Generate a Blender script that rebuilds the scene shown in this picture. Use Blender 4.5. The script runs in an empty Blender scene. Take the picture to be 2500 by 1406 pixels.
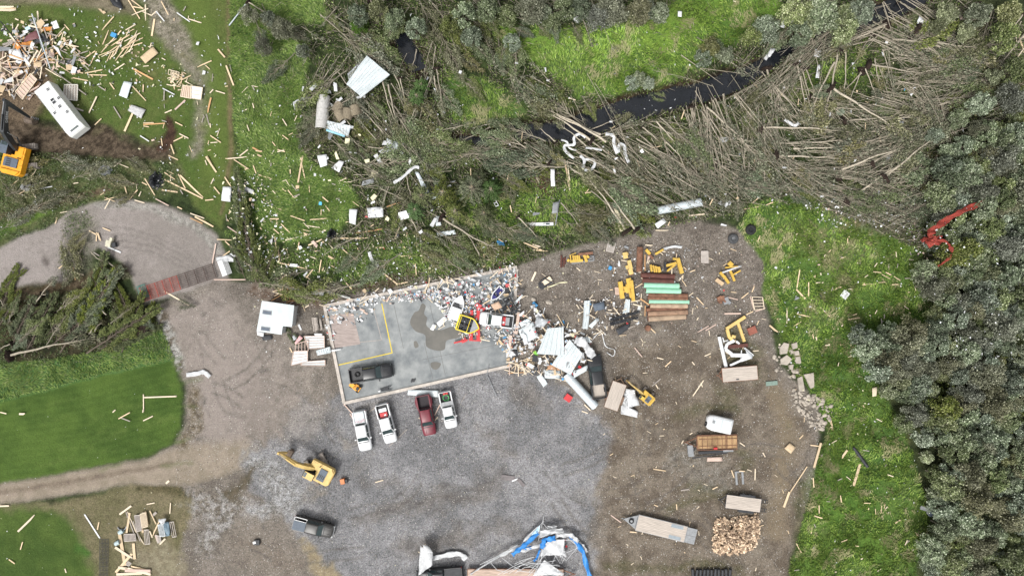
import bpy, math, random
import numpy as np
from mathutils import Vector, Matrix
R = math.radians
random.seed(7); rng = np.random.default_rng(7)
sc = bpy.context.scene; COL = sc.collection
S = 17.5; H = 95.0            # photo pixels per metre on the ground, height of the drone camera
# ------------------------------------------------------------------ camera, sky, sun
cam = bpy.data.cameras.new('camera'); co = bpy.data.objects.new('camera', cam); COL.objects.link(co)
cam.sensor_width = 36; cam.lens = 36 * H / (2500 / S); cam.clip_start = 1; cam.clip_end = 5000
co.location = (0, 0, H); co.rotation_euler = (0, 0, 0); sc.camera = co
world = bpy.data.worlds.new('World'); sc.world = world; world.use_nodes = True
nt = world.node_tree; bg = nt.nodes['Background']
sky = nt.nodes.new('ShaderNodeTexSky'); sky.sky_type = 'NISHITA'; sky.sun_disc = False
SUN_EL, SUN_AZ = 58, 215      # compass-like: sun stands to the lower left of the picture
sky.sun_elevation = R(SUN_EL); sky.sun_rotation = R(SUN_AZ); sky.dust_density = 4; sky.air_density = 1.2
hs = nt.nodes.new('ShaderNodeHueSaturation'); hs.inputs['Saturation'].default_value = .10
nt.links.new(sky.outputs[0], hs.inputs['Color']); nt.links.new(hs.outputs[0], bg.inputs[0]); bg.inputs[1].default_value = .135
sl = bpy.data.lights.new('sun', 'SUN'); sl.energy = 1.8; sl.angle = R(15); sl.color = (1, .97, .92)
so = bpy.data.objects.new('sun', sl); COL.objects.link(so)
az = R(SUN_AZ); el = R(SUN_EL)
sdir = Vector((math.sin(az) * math.cos(el), math.cos(az) * math.cos(el), math.sin(el)))
so.rotation_euler = sdir.to_track_quat('Z', 'Y').to_euler(); so.location = (0, 0, 60)
sc.view_settings.view_transform = 'Standard'; sc.view_settings.look = 'None'
sc.view_settings.exposure = 0.5; sc.view_settings.gamma = 1
sc.cycles.max_bounces = 5; sc.cycles.diffuse_bounces = 3; sc.cycles.glossy_bounces = 2
sc.cycles.transparent_max_bounces = 4
# ------------------------------------------------------------------ helpers
def lin(r, g, b):
    f = lambda c: (c / 255 / 12.92) if c / 255 <= .04045 else ((c / 255 + .055) / 1.055) ** 2.4
    return (f(r), f(g), f(b))
def P(px, py, z=0.0):
    k = (H - z) / H
    return Vector(((px - 1250) / S * k, (703 - py) / S * k, z))
def Zm(ox, oy, w, pts, W=2109):      # coordinates read off an enlargement of the photograph
    s = w / W
    return [tuple((p[i] * s + (ox if i % 2 == 0 else oy)) for i in range(len(p))) for p in pts]
def ang(p):     # p = (x0,y0,x1,y1) photo px -> world angle
    return math.atan2(-(p[3] - p[1]), p[2] - p[0])
MATS = {}
def M(key, col=None, rough=.7, metal=0, var=.18, sc_=2.5, rnd=0.0, bump=0, spec=.4, col2=None, st=(1, 1, 1)):
    if key in MATS: return MATS[key]
    m = bpy.data.materials.new(key); m.use_nodes = True; n = m.node_tree.nodes; l = m.node_tree.links
    b = n['Principled BSDF']; b.inputs['Roughness'].default_value = rough; b.inputs['Metallic'].default_value = metal
    b.inputs['Specular IOR Level'].default_value = spec
    tc = n.new('ShaderNodeTexCoord'); mp = n.new('ShaderNodeMapping'); mp.inputs['Scale'].default_value = st
    oi = n.new('ShaderNodeObjectInfo'); l.new(tc.outputs['Object'], mp.inputs[0])
    ns = n.new('ShaderNodeTexNoise'); ns.noise_dimensions = '4D'; ns.inputs['Scale'].default_value = sc_; ns.inputs['Detail'].default_value = 6
    ns.inputs['Roughness'].default_value = .7
    l.new(mp.outputs[0], ns.inputs['Vector']); mu = n.new('ShaderNodeMath'); mu.operation = 'MULTIPLY'; mu.inputs[1].default_value = 37
    l.new(oi.outputs['Random'], mu.inputs[0]); l.new(mu.outputs[0], ns.inputs['W'])
    rp = n.new('ShaderNodeValToRGB'); rp.color_ramp.elements[0].position = .3; rp.color_ramp.elements[1].position = .7
    c2 = col2 or tuple(min(1, c * (1 + var * .6)) for c in col)
    c1 = tuple(c * (1 - var * 1.6) for c in col) if not col2 else col
    rp.color_ramp.elements[0].color = (*c1, 1); rp.color_ramp.elements[1].color = (*c2, 1)
    l.new(ns.outputs['Fac'], rp.inputs[0]); out = rp.outputs[0]
    if rnd:
        h = n.new('ShaderNodeHueSaturation'); mr = n.new('ShaderNodeMapRange')
        mr.inputs[3].default_value = 1 - rnd; mr.inputs[4].default_value = 1 + rnd
        l.new(oi.outputs['Random'], mr.inputs[0]); l.new(mr.outputs[0], h.inputs['Value']); l.new(out, h.inputs['Color']); out = h.outputs[0]
    l.new(out, b.inputs['Base Color'])
    if bump:
        bp = n.new('ShaderNodeBump'); bp.inputs['Distance'].default_value = bump; bp.inputs['Strength'].default_value = .6
        l.new(ns.outputs['Fac'], bp.inputs['Height']); l.new(bp.outputs[0], b.inputs['Normal'])
    MATS[key] = m; return m
def attr_mat(key, rough=.65, rnd=.2, detail=0, spec=.25, hue=.0, trans=0):
    m = bpy.data.materials.new(key); m.use_nodes = True; n = m.node_tree.nodes; l = m.node_tree.links
    b = n['Principled BSDF']; b.inputs['Roughness'].default_value = rough; b.inputs['Specular IOR Level'].default_value = spec
    a = n.new('ShaderNodeAttribute'); a.attribute_name = 'Col'; out = a.outputs['Color']
    if rnd:
        oi = n.new('ShaderNodeObjectInfo'); h = n.new('ShaderNodeHueSaturation'); mr = n.new('ShaderNodeMapRange')
        mr.inputs[3].default_value = 1 - rnd; mr.inputs[4].default_value = 1 + rnd
        l.new(oi.outputs['Random'], mr.inputs[0]); l.new(mr.outputs[0], h.inputs['Value'])
        if hue:
            m2 = n.new('ShaderNodeMath'); m2.operation = 'MULTIPLY'; m2.inputs[1].default_value = 17.3
            m3 = n.new('ShaderNodeMath'); m3.operation = 'FRACT'; l.new(oi.outputs['Random'], m2.inputs[0]); l.new(m2.outputs[0], m3.inputs[0])
            m4 = n.new('ShaderNodeMapRange'); m4.inputs[3].default_value = .5 - hue; m4.inputs[4].default_value = .5 + hue
            l.new(m3.outputs[0], m4.inputs[0]); l.new(m4.outputs[0], h.inputs['Hue'])
            m5 = n.new('ShaderNodeMapRange'); m5.inputs[3].default_value = 1.25; m5.inputs[4].default_value = .55
            l.new(m3.outputs[0], m5.inputs[0]); l.new(m5.outputs[0], h.inputs['Saturation'])
        l.new(out, h.inputs['Color']); out = h.outputs[0]
    l.new(out, b.inputs['Base Color']); MATS[key] = m; return m
def link(o, parent=None, kind=None):
    COL.objects.link(o)
    if parent is not None: o.parent = parent
    if kind: o['kind'] = kind
    return o
AUTO = []                      # things whose label is written at the end from what lies beside them
LAND = {}
def tag(o, label, cat, group=None, land=None):
    if label: o['label'] = label
    o['category'] = cat
    if group: o['group'] = group
    return o
def auto(o, desc, cat, px, py, group=None, extra=''):
    o['category'] = cat
    if group: o['group'] = group
    AUTO.append((o, desc, px, py, extra)); return o
def thing(name, label, cat, px, py, z=0.0, a=0.0, group=None, zg=None):
    o = bpy.data.objects.new(name, None); link(o); p = P(px, py, z); o.location = (p.x, p.y, zg if zg is not None else gz(p.x, p.y)); o.rotation_euler = (0, 0, a)
    o.empty_display_size = .3
    return tag(o, label, cat, group)
class MB:
    def __init__(s): s.v = []; s.f = []; s.m = []; s.sm = []
    def add(s, vs, fs, mi=0, smooth=False):
        o = len(s.v); s.v += [tuple(v) for v in vs]
        for f in fs: s.f.append(tuple(i + o for i in f)); s.m.append(mi); s.sm.append(smooth)
        return s
    def box(s, c, d, rz=0, mi=0, rot=None, taper=1.0):
        x, y, z = d[0] / 2, d[1] / 2, d[2] / 2
        vs = [Vector((i * x * (taper if k > 0 else 1), j * y * (taper if k > 0 else 1), k * z)) for k in (-1, 1) for (i, j) in ((-1, -1), (1, -1), (1, 1), (-1, 1))]
        m = rot if rot is not None else Matrix.Rotation(rz, 3, 'Z')
        vs = [m @ v + Vector(c) for v in vs]
        return s.add(vs, [(3, 2, 1, 0), (4, 5, 6, 7), (0, 1, 5, 4), (1, 2, 6, 5), (2, 3, 7, 6), (3, 0, 4, 7)], mi)
    def bar(s, a, b, w, h, mi=0):
        a = Vector(a); b = Vector(b); d = b - a; L = d.length
        q = d.to_track_quat('X', 'Z').to_matrix()
        return s.box((a + b) / 2, (L, w, h), mi=mi, rot=q)
    def tube(s, a, b, r0, r1=None, n=8, mi=0, cap=True, open_=False):
        a = Vector(a); b = Vector(b); r1 = r0 if r1 is None else r1
        q = (b - a).to_track_quat('Z', 'Y').to_matrix(); vs = []
        for (c, r) in ((a, r0), (b, r1)):
            for i in range(n):
                t = 2 * math.pi * i / n; vs.append(c + q @ Vector((r * math.cos(t), r * math.sin(t), 0)))
        s.add(vs, [(i, (i + 1) % n, n + (i + 1) % n, n + i) for i in range(n)], mi, True)
        if cap: s.add(vs[:n], [tuple(range(n))[::-1]], mi); s.add(vs[n:], [tuple(range(n))], mi)
        return s
    def pipe(s, a, b, r, t=.03, n=20, mi=0, mi2=0):      # open-ended pipe with a wall
        a = Vector(a); b = Vector(b); q = (b - a).to_track_quat('Z', 'Y').to_matrix(); vs = []
        for (c, rr) in ((a, r), (b, r), (b, r - t), (a, r - t)):
            for i in range(n):
                th = 2 * math.pi * i / n; vs.append(c + q @ Vector((rr * math.cos(th), rr * math.sin(th), 0)))
        for k in range(4):
            k2 = (k + 1) % 4
            s.add(vs, [(k * n + i, k * n + (i + 1) % n, k2 * n + (i + 1) % n, k2 * n + i) for i in range(n)], mi2 if k == 2 else mi, k in (0, 2))
        return s
    def path(s, pts, r0, r1=None, n=5, mi=0):
        r1 = r0 if r1 is None else r1; k = len(pts) - 1; vs = []; pts = [Vector(p) for p in pts]
        for j, p in enumerate(pts):
            d = (pts[min(j + 1, k)] - pts[max(j - 1, 0)]); q = d.to_track_quat('Z', 'Y').to_matrix(); r = r0 + (r1 - r0) * j / k
            for i in range(n):
                t = 2 * math.pi * i / n; vs.append(p + q @ Vector((r * math.cos(t), r * math.sin(t), 0)))
        fs = [(j * n + i, j * n + (i + 1) % n, (j + 1) * n + (i + 1) % n, (j + 1) * n + i) for j in range(k) for i in range(n)]
        s.add(vs, fs, mi, True); s.add(vs[:n], [tuple(range(n))[::-1]], mi); s.add(vs[-n:], [tuple(range(n))], mi); return s
    def prism(s, pts, z0, z1, mi=0, top=None):
        n = len(pts)
        ar = sum(pts[i][0] * pts[(i + 1) % n][1] - pts[(i + 1) % n][0] * pts[i][1] for i in range(n))
        if ar < 0: pts = pts[::-1]
        vs = [(p[0], p[1], z0) for p in pts] + [(p[0], p[1], z1) for p in pts]
        s.add(vs, [tuple(range(n))[::-1]] + [(i, (i + 1) % n, n + (i + 1) % n, n + i) for i in range(n)], mi)
        s.add(vs[n:], [tuple(range(n))], mi if top is None else top); return s
    def loft(s, rings, mi=0, closed=True, cap=True, smooth=True):
        n = len(rings[0]); vs = [v for r in rings for v in r]; e = n if closed else n - 1
        s.add(vs, [(j * n + i, j * n + (i + 1) % n, (j + 1) * n + (i + 1) % n, (j + 1) * n + i) for j in range(len(rings) - 1) for i in range(e)], mi, smooth)
        if cap: s.add(rings[0], [tuple(range(n))[::-1]], mi); s.add(rings[-1], [tuple(range(n))], mi)
        return s
    def grid(s, fn, nu, nv, t=.02, mi=0, smooth=True):   # sheet: fn(u,v)->(x,y,z) with thickness t
        top = [Vector(fn(i / nu, j / nv)) for j in range(nv + 1) for i in range(nu + 1)]
        bot = [v - Vector((0, 0, t)) for v in top]; w = nu + 1; N = len(top)
        ff = [(j * w + i, j * w + i + 1, (j + 1) * w + i + 1, (j + 1) * w + i) for j in range(nv) for i in range(nu)]
        s.add(top + bot, ff, mi, smooth); o = len(s.v) - 2 * N
        ed = [(i, i + 1) for i in range(nu)] + [(nu + j * w, nu + (j + 1) * w) for j in range(nv)] + [(nv * w + i + 1, nv * w + i) for i in range(nu)] + [((j + 1) * w, j * w) for j in range(nv)]
        for f in ff: s.f.append(tuple(i + o + N for i in f[::-1])); s.m.append(mi); s.sm.append(smooth)
        for a, b in ed: s.f.append((b + o, a + o, a + o + N, b + o + N)); s.m.append(mi); s.sm.append(False)
        return s
    def torus(s, c, R0, r, n=20, k=8, mi=0, axis='Z', sq=1.0):
        rings = []
        for i in range(n):
            t = 2 * math.pi * i / n; ring = []
            for j in range(k):
                u = 2 * math.pi * j / k; rr = R0 + r * math.cos(u); z = r * math.sin(u) * sq
                p = (rr * math.cos(t), rr * math.sin(t), z)
                if axis == 'Y': p = (p[0], p[2], p[1])
                if axis == 'X': p = (p[2], p[0], p[1])
                ring.append(Vector(p) + Vector(c))
            rings.append(ring)
        rings.append(rings[0]); return s.loft(rings, mi, cap=False)
    def blob(s, c, r, n=8, k=5, mi=0, jit=0.0):
        rings = []; c = Vector(c); r = (r, r, r) if not hasattr(r, '__len__') else r
        for j in range(k + 1):
            ph = math.pi * j / k; ring = []
            for i in range(n):
                t = 2 * math.pi * i / n; q = 1 + random.uniform(-jit, jit)
                ring.append(c + Vector((r[0] * q * math.sin(ph) * math.cos(t), r[1] * q * math.sin(ph) * math.sin(t), -r[2] * q * math.cos(ph) )))
            rings.append(ring)
        return s.loft(rings, mi, cap=False)
    def obj(s, name, mats, parent=None):
        me = bpy.data.meshes.new(name); me.from_pydata(s.v, [], s.f)
        if not isinstance(mats, (list, tuple)): mats = [mats]
        for m in mats: me.materials.append(m)
        me.polygons.foreach_set('material_index', s.m); me.polygons.foreach_set('use_smooth', s.sm); me.update()
        return link(bpy.data.objects.new(name, me), parent)
def np_mesh(name, V, F, mat, colors=None, parent=None, linkit=True):
    V = np.asarray(V, np.float32); F = np.asarray(F, np.int32); me = bpy.data.meshes.new(name); k = F.shape[1]
    me.vertices.add(len(V)); me.vertices.foreach_set('co', V.ravel())
    me.loops.add(F.size); me.loops.foreach_set('vertex_index', F.ravel())
    me.polygons.add(len(F)); me.polygons.foreach_set('loop_start', np.arange(0, F.size, k, dtype=np.int32))
    me.update(calc_edges=True); me.materials.append(mat)
    if colors is not None:
        a = me.color_attributes.new('Col', 'FLOAT_COLOR', 'POINT'); c = np.ones((len(V), 4), np.float32); c[:, :3] = colors; a.data.foreach_set('color', c.ravel())
    o = bpy.data.objects.new(name, me)
    if linkit: link(o, parent)
    return o
def leaves(C, A, N, ln, wd):
    """rhomb leaves: centres C, long axes A, normals N, lengths, widths -> verts, faces"""
    A = A / (np.linalg.norm(A, axis=1, keepdims=True) + 1e-9); B = np.cross(N, A); B /= (np.linalg.norm(B, axis=1, keepdims=True) + 1e-9)
    ln = ln[:, None]; wd = wd[:, None]; n = len(C)
    V = np.stack([C - A * ln / 2, C + B * wd / 2, C + A * ln / 2, C - B * wd / 2], 1).reshape(-1, 3)
    return V, np.arange(4 * n).reshape(n, 4)
def copy_tree(o, parent=None):
    c = o.copy(); COL.objects.link(c)
    if parent is not None: c.parent = parent
    for ch in list(o.children): copy_tree(ch, c)
    return c
# ------------------------------------------------------------------ noise and masks (numpy)
_tab = {}
def vnoise(x, y, scale, seed=0, octv=4, pers=.55):
    x = np.asarray(x, float) / scale; y = np.asarray(y, float) / scale; tot = 0; amp = 1; s = 0
    for o in range(octv):
        k = seed * 10 + o
        if k not in _tab: _tab[k] = np.random.default_rng(k + 99).random((256, 256))
        T = _tab[k]; xi = np.floor(x).astype(int); yi = np.floor(y).astype(int); fx = x - xi; fy = y - yi
        fx = fx * fx * (3 - 2 * fx); fy = fy * fy * (3 - 2 * fy)
        g = lambda a, b: T[a & 255, b & 255]
        v = (g(xi, yi) * (1 - fx) + g(xi + 1, yi) * fx) * (1 - fy) + (g(xi, yi + 1) * (1 - fx) + g(xi + 1, yi + 1) * fx) * fy
        tot = tot + v * amp; s += amp; amp *= pers; x = x * 2.03 + 11.3; y = y * 2.03 + 5.7
    return tot / s
def sdist(X, Y, poly):
    poly = np.array(poly, float); d = np.full(X.shape, 1e9); ins = np.zeros(X.shape, bool); n = len(poly)
    for i in range(n):
        ax, ay = poly[i]; bx, by = poly[(i + 1) % n]; dx, dy = bx - ax, by - ay; L = dx * dx + dy * dy + 1e-9
        t = np.clip(((X - ax) * dx + (Y - ay) * dy) / L, 0, 1); d = np.minimum(d, np.hypot(X - ax - t * dx, Y - ay - t * dy))
        c = ((ay > Y) != (by > Y)) & (X < (bx - ax) * (Y - ay) / (by - ay + 1e-12) + ax); ins ^= c
    return np.where(ins, d, -d)
def pdist(X, Y, line):
    d = np.full(X.shape, 1e9)
    for i in range(len(line) - 1):
        ax, ay, wa = line[i]; bx, by, wb = line[i + 1]; dx, dy = bx - ax, by - ay; L = dx * dx + dy * dy + 1e-9
        t = np.clip(((X - ax) * dx + (Y - ay) * dy) / L, 0, 1); d = np.minimum(d, np.hypot(X - ax - t * dx, Y - ay - t * dy) - (wa + (wb - wa) * t))
    return -d
def sstep(v, soft): t = np.clip(v / (2 * soft) + .5, 0, 1); return t * t * (3 - 2 * t)
# ------------------------------------------------------------------ the ground: one relief, coloured by what grows or lies there
STEP = 4.0
core = lambda a, b: np.arange(a, b + .1, STEP)
xs = np.concatenate([[-30000, -9000, -3000, -1200, -600], core(-300, 2800), [3100, 3700, 5500, 11000, 32000]])
ys = np.concatenate([[-30000, -9000, -3000, -1000, -500], core(-240, 1648), [1900, 2400, 4500, 11000, 32000]])
GX, GY = np.meshgrid(xs, ys)
w1 = vnoise(GX, GY, 60, 1) - .5; w2 = vnoise(GX, GY, 60, 2) - .5; w3 = vnoise(GX, GY, 14, 3) - .5; w4 = vnoise(GX, GY, 14, 4) - .5
def warped(amp): return GX + w1 * amp * 1.6 + w3 * amp, GY + w2 * amp * 1.6 + w4 * amp
N8 = vnoise(GX, GY, 8, 5); N25 = vnoise(GX, GY, 25, 6); N80 = vnoise(GX, GY, 90, 7); N250 = vnoise(GX, GY, 260, 8, 3)
NS = {8: N8, 25: N25, 80: N80, 250: N250}
def L3(c): return np.array(lin(*c))
def cmix(c1, c2, n, lo=.38, hi=.62):
    t = np.clip((n - lo) / (hi - lo), 0, 1)[..., None]; return L3(c1) * (1 - t) + L3(c2) * t
C_ = cmix((40, 52, 26), (66, 80, 40), .6 * N25 + .4 * N8); DET = np.full(GX.shape, .45); REG = np.zeros(GX.shape, int)
MASK = {}
def gi_(px, py): return int(np.searchsorted(ys, py)), int(np.searchsorted(xs, px))
def layer(shape, c1, c2, n=25, soft=8, warp=10, det=.3, reg=None, name=None, amt=1.0, n2=8):
    global C_, DET
    X, Y = warped(warp)
    d = pdist(X, Y, shape) if len(shape[0]) == 3 else sdist(X, Y, shape)
    m = sstep(d, soft) * amt; nn = .6 * NS[n] + .4 * NS[n2]
    C_ = C_ * (1 - m[..., None]) + cmix(c1, c2, nn) * m[..., None]; DET = DET * (1 - m) + det * m
    if reg is not None: REG[m > .5] = reg
    if name: MASK[name] = np.maximum(MASK.get(name, 0), m)
    return m
LAWN, MEAD, YARD, ROAD = 1, 2, 3, 4
F_ = 'field'
# woodland floor at right, darker
layer([(2290, -200), (2800, -200), (2800, 1700), (2240, 1650), (2240, 1400), (2280, 1290), (2235, 1130), (2130, 900), (2100, 810), (2260, 800), (2230, 640), (2250, 480), (2330, 360)], (46, 54, 30), (72, 80, 44), soft=20, warp=14, det=.4)
# top left house lot, lawn and brown verge
layer([(-400, -300), (575, -300), (565, 200), (572, 470), (540, 560), (470, 500), (440, 420), (330, 330), (200, 290), (-400, 300)], (92, 104, 46), (76, 98, 34), n=80, det=.3, reg=LAWN, name='lawn')
layer([(-400, -300), (340, -300), (330, 40), (250, 25), (120, 10), (-400, 30)], (104, 98, 74), (128, 118, 96), soft=12, det=.35)
layer([(350, -80, 36), (395, 50, 34), (440, 110, 30), (480, 170, 26), (500, 230, 18), (492, 300, 14), (470, 380, 10)], (112, 108, 88), (142, 134, 118), n=8, soft=14, warp=18, det=.55)
layer([(557, -60, 5), (560, 200, 6), (562, 400, 5), (540, 520, 4)], (98, 92, 58), (120, 106, 74), soft=5, warp=5)
layer([(460, -60, 34), (520, 200, 26), (520, 420, 24)], (84, 108, 32), (98, 114, 44), n=80, soft=22, warp=14, det=.14, amt=.75)
layer([(-300, 100), (110, 130), (140, 220), (60, 330), (-300, 360)], (88, 74, 58), (120, 102, 80), soft=14, warp=20, det=.5)
layer([(30, 330, 30), (150, 345, 42), (260, 350, 44), (330, 372, 24), (400, 370, 26)], (62, 52, 40), (98, 84, 68), n=8, soft=18, warp=24, det=.5)
layer([(412, 290, 8), (425, 320, 12), (398, 360, 12)], (60, 44, 34), (82, 60, 46), n=8, soft=5, warp=12)
# strip of brush and tall weeds left of the turnaround
layer([(-400, 380), (200, 395), (440, 400), (460, 470), (250, 480), (120, 550), (0, 600), (-400, 700)], (64, 80, 38), (102, 104, 66), soft=12, warp=14, det=.5)
layer([(-40, 590, 14), (60, 540, 10), (150, 490, 8), (300, 455, 6)], (84, 116, 34), (104, 128, 44), soft=8, warp=10)
layer([(-100, 560, 9), (60, 515, 8), (170, 488, 9), (260, 462, 8), (330, 448, 5)], (98, 82, 62), (118, 102, 82), n=8, soft=6, warp=6, det=.5)
# gravel turnaround and roads
TURN = [(-500, 720), (-500, 640), (0, 604), (62, 574), (112, 556), (165, 520), (235, 492), (320, 487), (400, 500), (470, 530), (530, 575), (552, 625), (560, 690), (520, 700), (350, 742), (300, 640), (240, 600), (150, 690), (90, 694), (0, 705)]
layer(TURN, (140, 132, 126), (156, 147, 142), n=80, soft=7, warp=6, det=.16, reg=ROAD, name='road')
layer([(235, 500, 8), (360, 505, 8), (470, 545, 10), (530, 610, 12)], (130, 128, 120), (165, 163, 155), n=8, soft=8, warp=8, det=.6, amt=.7)
layer([(205, 560, 40), (185, 640, 36)], (96, 98, 78), (124, 118, 104), n=8, soft=20, warp=22, det=.5, amt=.8)
layer([(108, 634, 7), (112, 642, 6)], (96, 88, 84), (110, 100, 96), soft=8)
layer([(-200, 740, 14), (60, 716, 16), (140, 700, 14), (230, 680, 22), (300, 660, 16)], (74, 62, 44), (98, 84, 66), soft=12, warp=18, det=.5)
# conifer tangle bank and the left lawns
layer([(-500, 740), (120, 720), (330, 720), (385, 770), (420, 860), (300, 885), (-500, 900)], (42, 46, 28), (74, 66, 46), soft=12, warp=20, det=.5)
layer([(-500, 905), (120, 880), (300, 850), (395, 800), (425, 880), (443, 960), (442, 1040), (412, 1085), (340, 1118), (130, 1160), (0, 1182), (-500, 1230)], (78, 104, 32), (62, 88, 26), n=80, soft=5, warp=6, det=.2, reg=LAWN, name='lawn', n2=25)
layer([(-500, 900), (0, 892), (130, 880), (300, 850), (395, 800), (428, 880), (300, 905), (150, 945), (0, 982), (-500, 1100)], (72, 112, 52), (86, 122, 62), n=25, soft=4, warp=5, det=.4, name=F_)
# lower-left lawn with worn brown middle
layer([(-500, 1235), (150, 1222), (330, 1182), (450, 1178), (520, 1230), (470, 1330), (470, 1700), (-500, 1700)], (104, 100, 68), (124, 114, 86), n=80, soft=9, warp=14, det=.4, reg=YARD)
layer([(-500, 1245), (60, 1232), (160, 1250), (200, 1310), (235, 1400), (250, 1700), (-500, 1700)], (80, 102, 36), (64, 88, 29), n=80, soft=18, warp=20, det=.24, reg=LAWN, name='lawn', n2=25)
layer([(345, 1190, 12), (420, 1190, 20), (490, 1200, 22)], (72, 70, 44), (98, 90, 62), n=8, soft=10, warp=14, det=.5)
layer([(195, 1340, 10), (215, 1350, 8)], (70, 104, 34), (60, 100, 30), soft=8)
# the long yard
YP = [(385, 742), (545, 682), (600, 690), (700, 705), (1260, 650), (1300, 636), (1420, 600), (1500, 582), (1600, 548), (1700, 540), (1790, 560), (1850, 590), (1868, 650), (1862, 720), (1880, 800), (1900, 880), (1960, 945), (2000, 1000), (1995, 1090), (1990, 1150), (1968, 1250), (1935, 1330), (1918, 1420), (1900, 1700), (430, 1700), (440, 1330), (480, 1220), (440, 1190), (330, 1180), (0, 1228), (-500, 1280), (-500, 1225), (0, 1184), (130, 1163), (345, 1122), (420, 1090), (452, 1040), (452, 950), (432, 870), (395, 790)]
layer(YP, (112, 104, 95), (137, 128, 118), n=80, soft=7, warp=10, det=.5, reg=YARD, name='yard', n2=25)
layer([(-500, 1284), (-500, 1226), (0, 1184), (345, 1124), (455, 1085), (600, 1060), (650, 1120), (470, 1185), (330, 1180), (0, 1228)], (142, 130, 112), (158, 144, 127), soft=10, warp=6, det=.16, reg=ROAD, name='road')
layer([(-300, 1238, 6), (0, 1202, 5), (200, 1170, 6), (420, 1130, 5)], (122, 108, 94), (134, 120, 104), soft=5, warp=5, n=8)
layer([(400, 770), (540, 700), (700, 860), (740, 960), (700, 1050), (600, 1080), (480, 1080), (470, 960), (440, 860)], (136, 126, 118), (152, 141, 133), n=80, soft=26, warp=20, det=.18, reg=ROAD, name='road')
layer([(470, 950, 12), (478, 1040, 18), (440, 1090, 10)], (104, 92, 72), (138, 128, 114), n=8, soft=10, warp=12, det=.6)
layer([(395, 765, 14), (420, 850, 14), (440, 900, 10)], (98, 88, 74), (160, 158, 152), n=8, soft=8, warp=10, det=.7)
# crushed grey gravel in the middle
layer([(790, 985), (850, 930), (1245, 900), (1330, 930), (1420, 985), (1478, 1010), (1484, 1090), (1465, 1200), (1440, 1300), (1428, 1700), (1230, 1700), (830, 1700), (760, 1330), (690, 1250), (600, 1180), (580, 1120), (690, 1060), (740, 970)], (117, 117, 119), (145, 144, 146), n=80, soft=14, warp=34, det=.62, name='gravel', n2=25)
layer([(600, 1120, 14), (680, 1180, 30), (720, 1230, 30), (620, 1250, 20)], (164, 164, 165), (128, 126, 122), n=8, soft=18, warp=36, det=.8, amt=.85)
layer([(470, 1240, 20), (560, 1230, 30), (500, 1330, 26)], (160, 157, 154), (104, 96, 84), n=8, soft=20, warp=46, det=.85, amt=.85)
layer([(560, 1210, 12), (610, 1150, 10)], (84, 78, 62), (100, 90, 72), n=8, soft=12, warp=24)
for pl in ([(880, 1270, 10), (1000, 1230, 22), (1150, 1200, 20), (1230, 1160, 12)], [(980, 1330, 16), (1130, 1300, 18), (1260, 1300, 10)], [(1240, 900, 14), (1290, 970, 22), (1330, 1010, 12)], [(1190, 1060, 12), (1240, 1110, 14)], [(900, 1175, 8), (960, 1190, 8)]):
    layer(pl, (96, 89, 82), (118, 110, 102), n=25, soft=22, warp=44, det=.4, amt=.62)
layer([(745, 1320, 8), (780, 1370, 20), (810, 1420, 34)], (160, 146, 114), (138, 124, 98), n=8, soft=12, warp=24, det=.3)
layer([(600, 1330, 40), (700, 1400, 50)], (116, 104, 92), (132, 122, 110), n=25, soft=30, warp=40, det=.4, amt=.7)
layer([(330, 1350, 26), (430, 1400, 40), (390, 1340, 20)], (150, 142, 116), (126, 116, 94), n=8, soft=16, warp=30, det=.3, amt=.8)
layer([(560, 740), (700, 720), (820, 1000), (760, 1080), (660, 1080), (640, 900)], (120, 112, 104), (150, 140, 130), n=25, soft=30, warp=36, det=.35, amt=.6)
# upper yard litter and browner right side
layer([(1300, 640), (1480, 590), (1700, 545), (1800, 570), (1850, 600), (1860, 740), (1870, 850), (1700, 830), (1500, 820), (1300, 760)], (106, 97, 88), (128, 118, 108), n=25, soft=26, warp=26, det=.6, amt=.9)
layer([(1500, 830), (1850, 830), (1940, 950), (1980, 1080), (1940, 1300), (1900, 1700), (1440, 1700), (1470, 1250), (1490, 1000)], (102, 90, 76), (126, 114, 99), n=25, soft=24, warp=30, det=.48, amt=.85, n2=25)
layer([(1640, 790, 20), (1700, 860, 22), (1620, 900, 30)], (96, 86, 74), (110, 98, 86), n=25, soft=24, warp=24, amt=.7)
layer([(1890, 940, 18), (1930, 1060, 22), (1900, 1200, 22), (1890, 1290, 24)], (138, 122, 98), (126, 112, 90), n=25, soft=18, warp=22, det=.2, amt=.8)
for pl in ([(1760, 950, 16), (1800, 1010, 10)], [(1790, 1080, 10), (1840, 1120, 10), (1810, 1150, 8)], [(1680, 1190, 18), (1780, 1200, 12), (1640, 1240, 14)], [(1650, 1010, 10), (1780, 985, 10)], [(1960, 1190, 14), (1945, 1300, 16)], [(1480, 1385, 10), (1700, 1378, 12), (1800, 1390, 14)], [(1800, 810, 22), (1840, 850, 24), (1790, 880, 18), (1850, 910, 20)]):
    layer(pl, (70, 74, 42), (100, 94, 66), n=8, soft=14, warp=30, det=.5, amt=.7)
layer([(1660, 1130, 30), (1750, 1170, 30)], (140, 136, 128), (112, 104, 92), n=8, soft=24, warp=36, det=.7, amt=.6)
layer([(1500, 600, 20), (1340, 640, 20)], (120, 112, 102), (150, 142, 130), n=8, soft=20, warp=20, det=.7, amt=.5)
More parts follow.
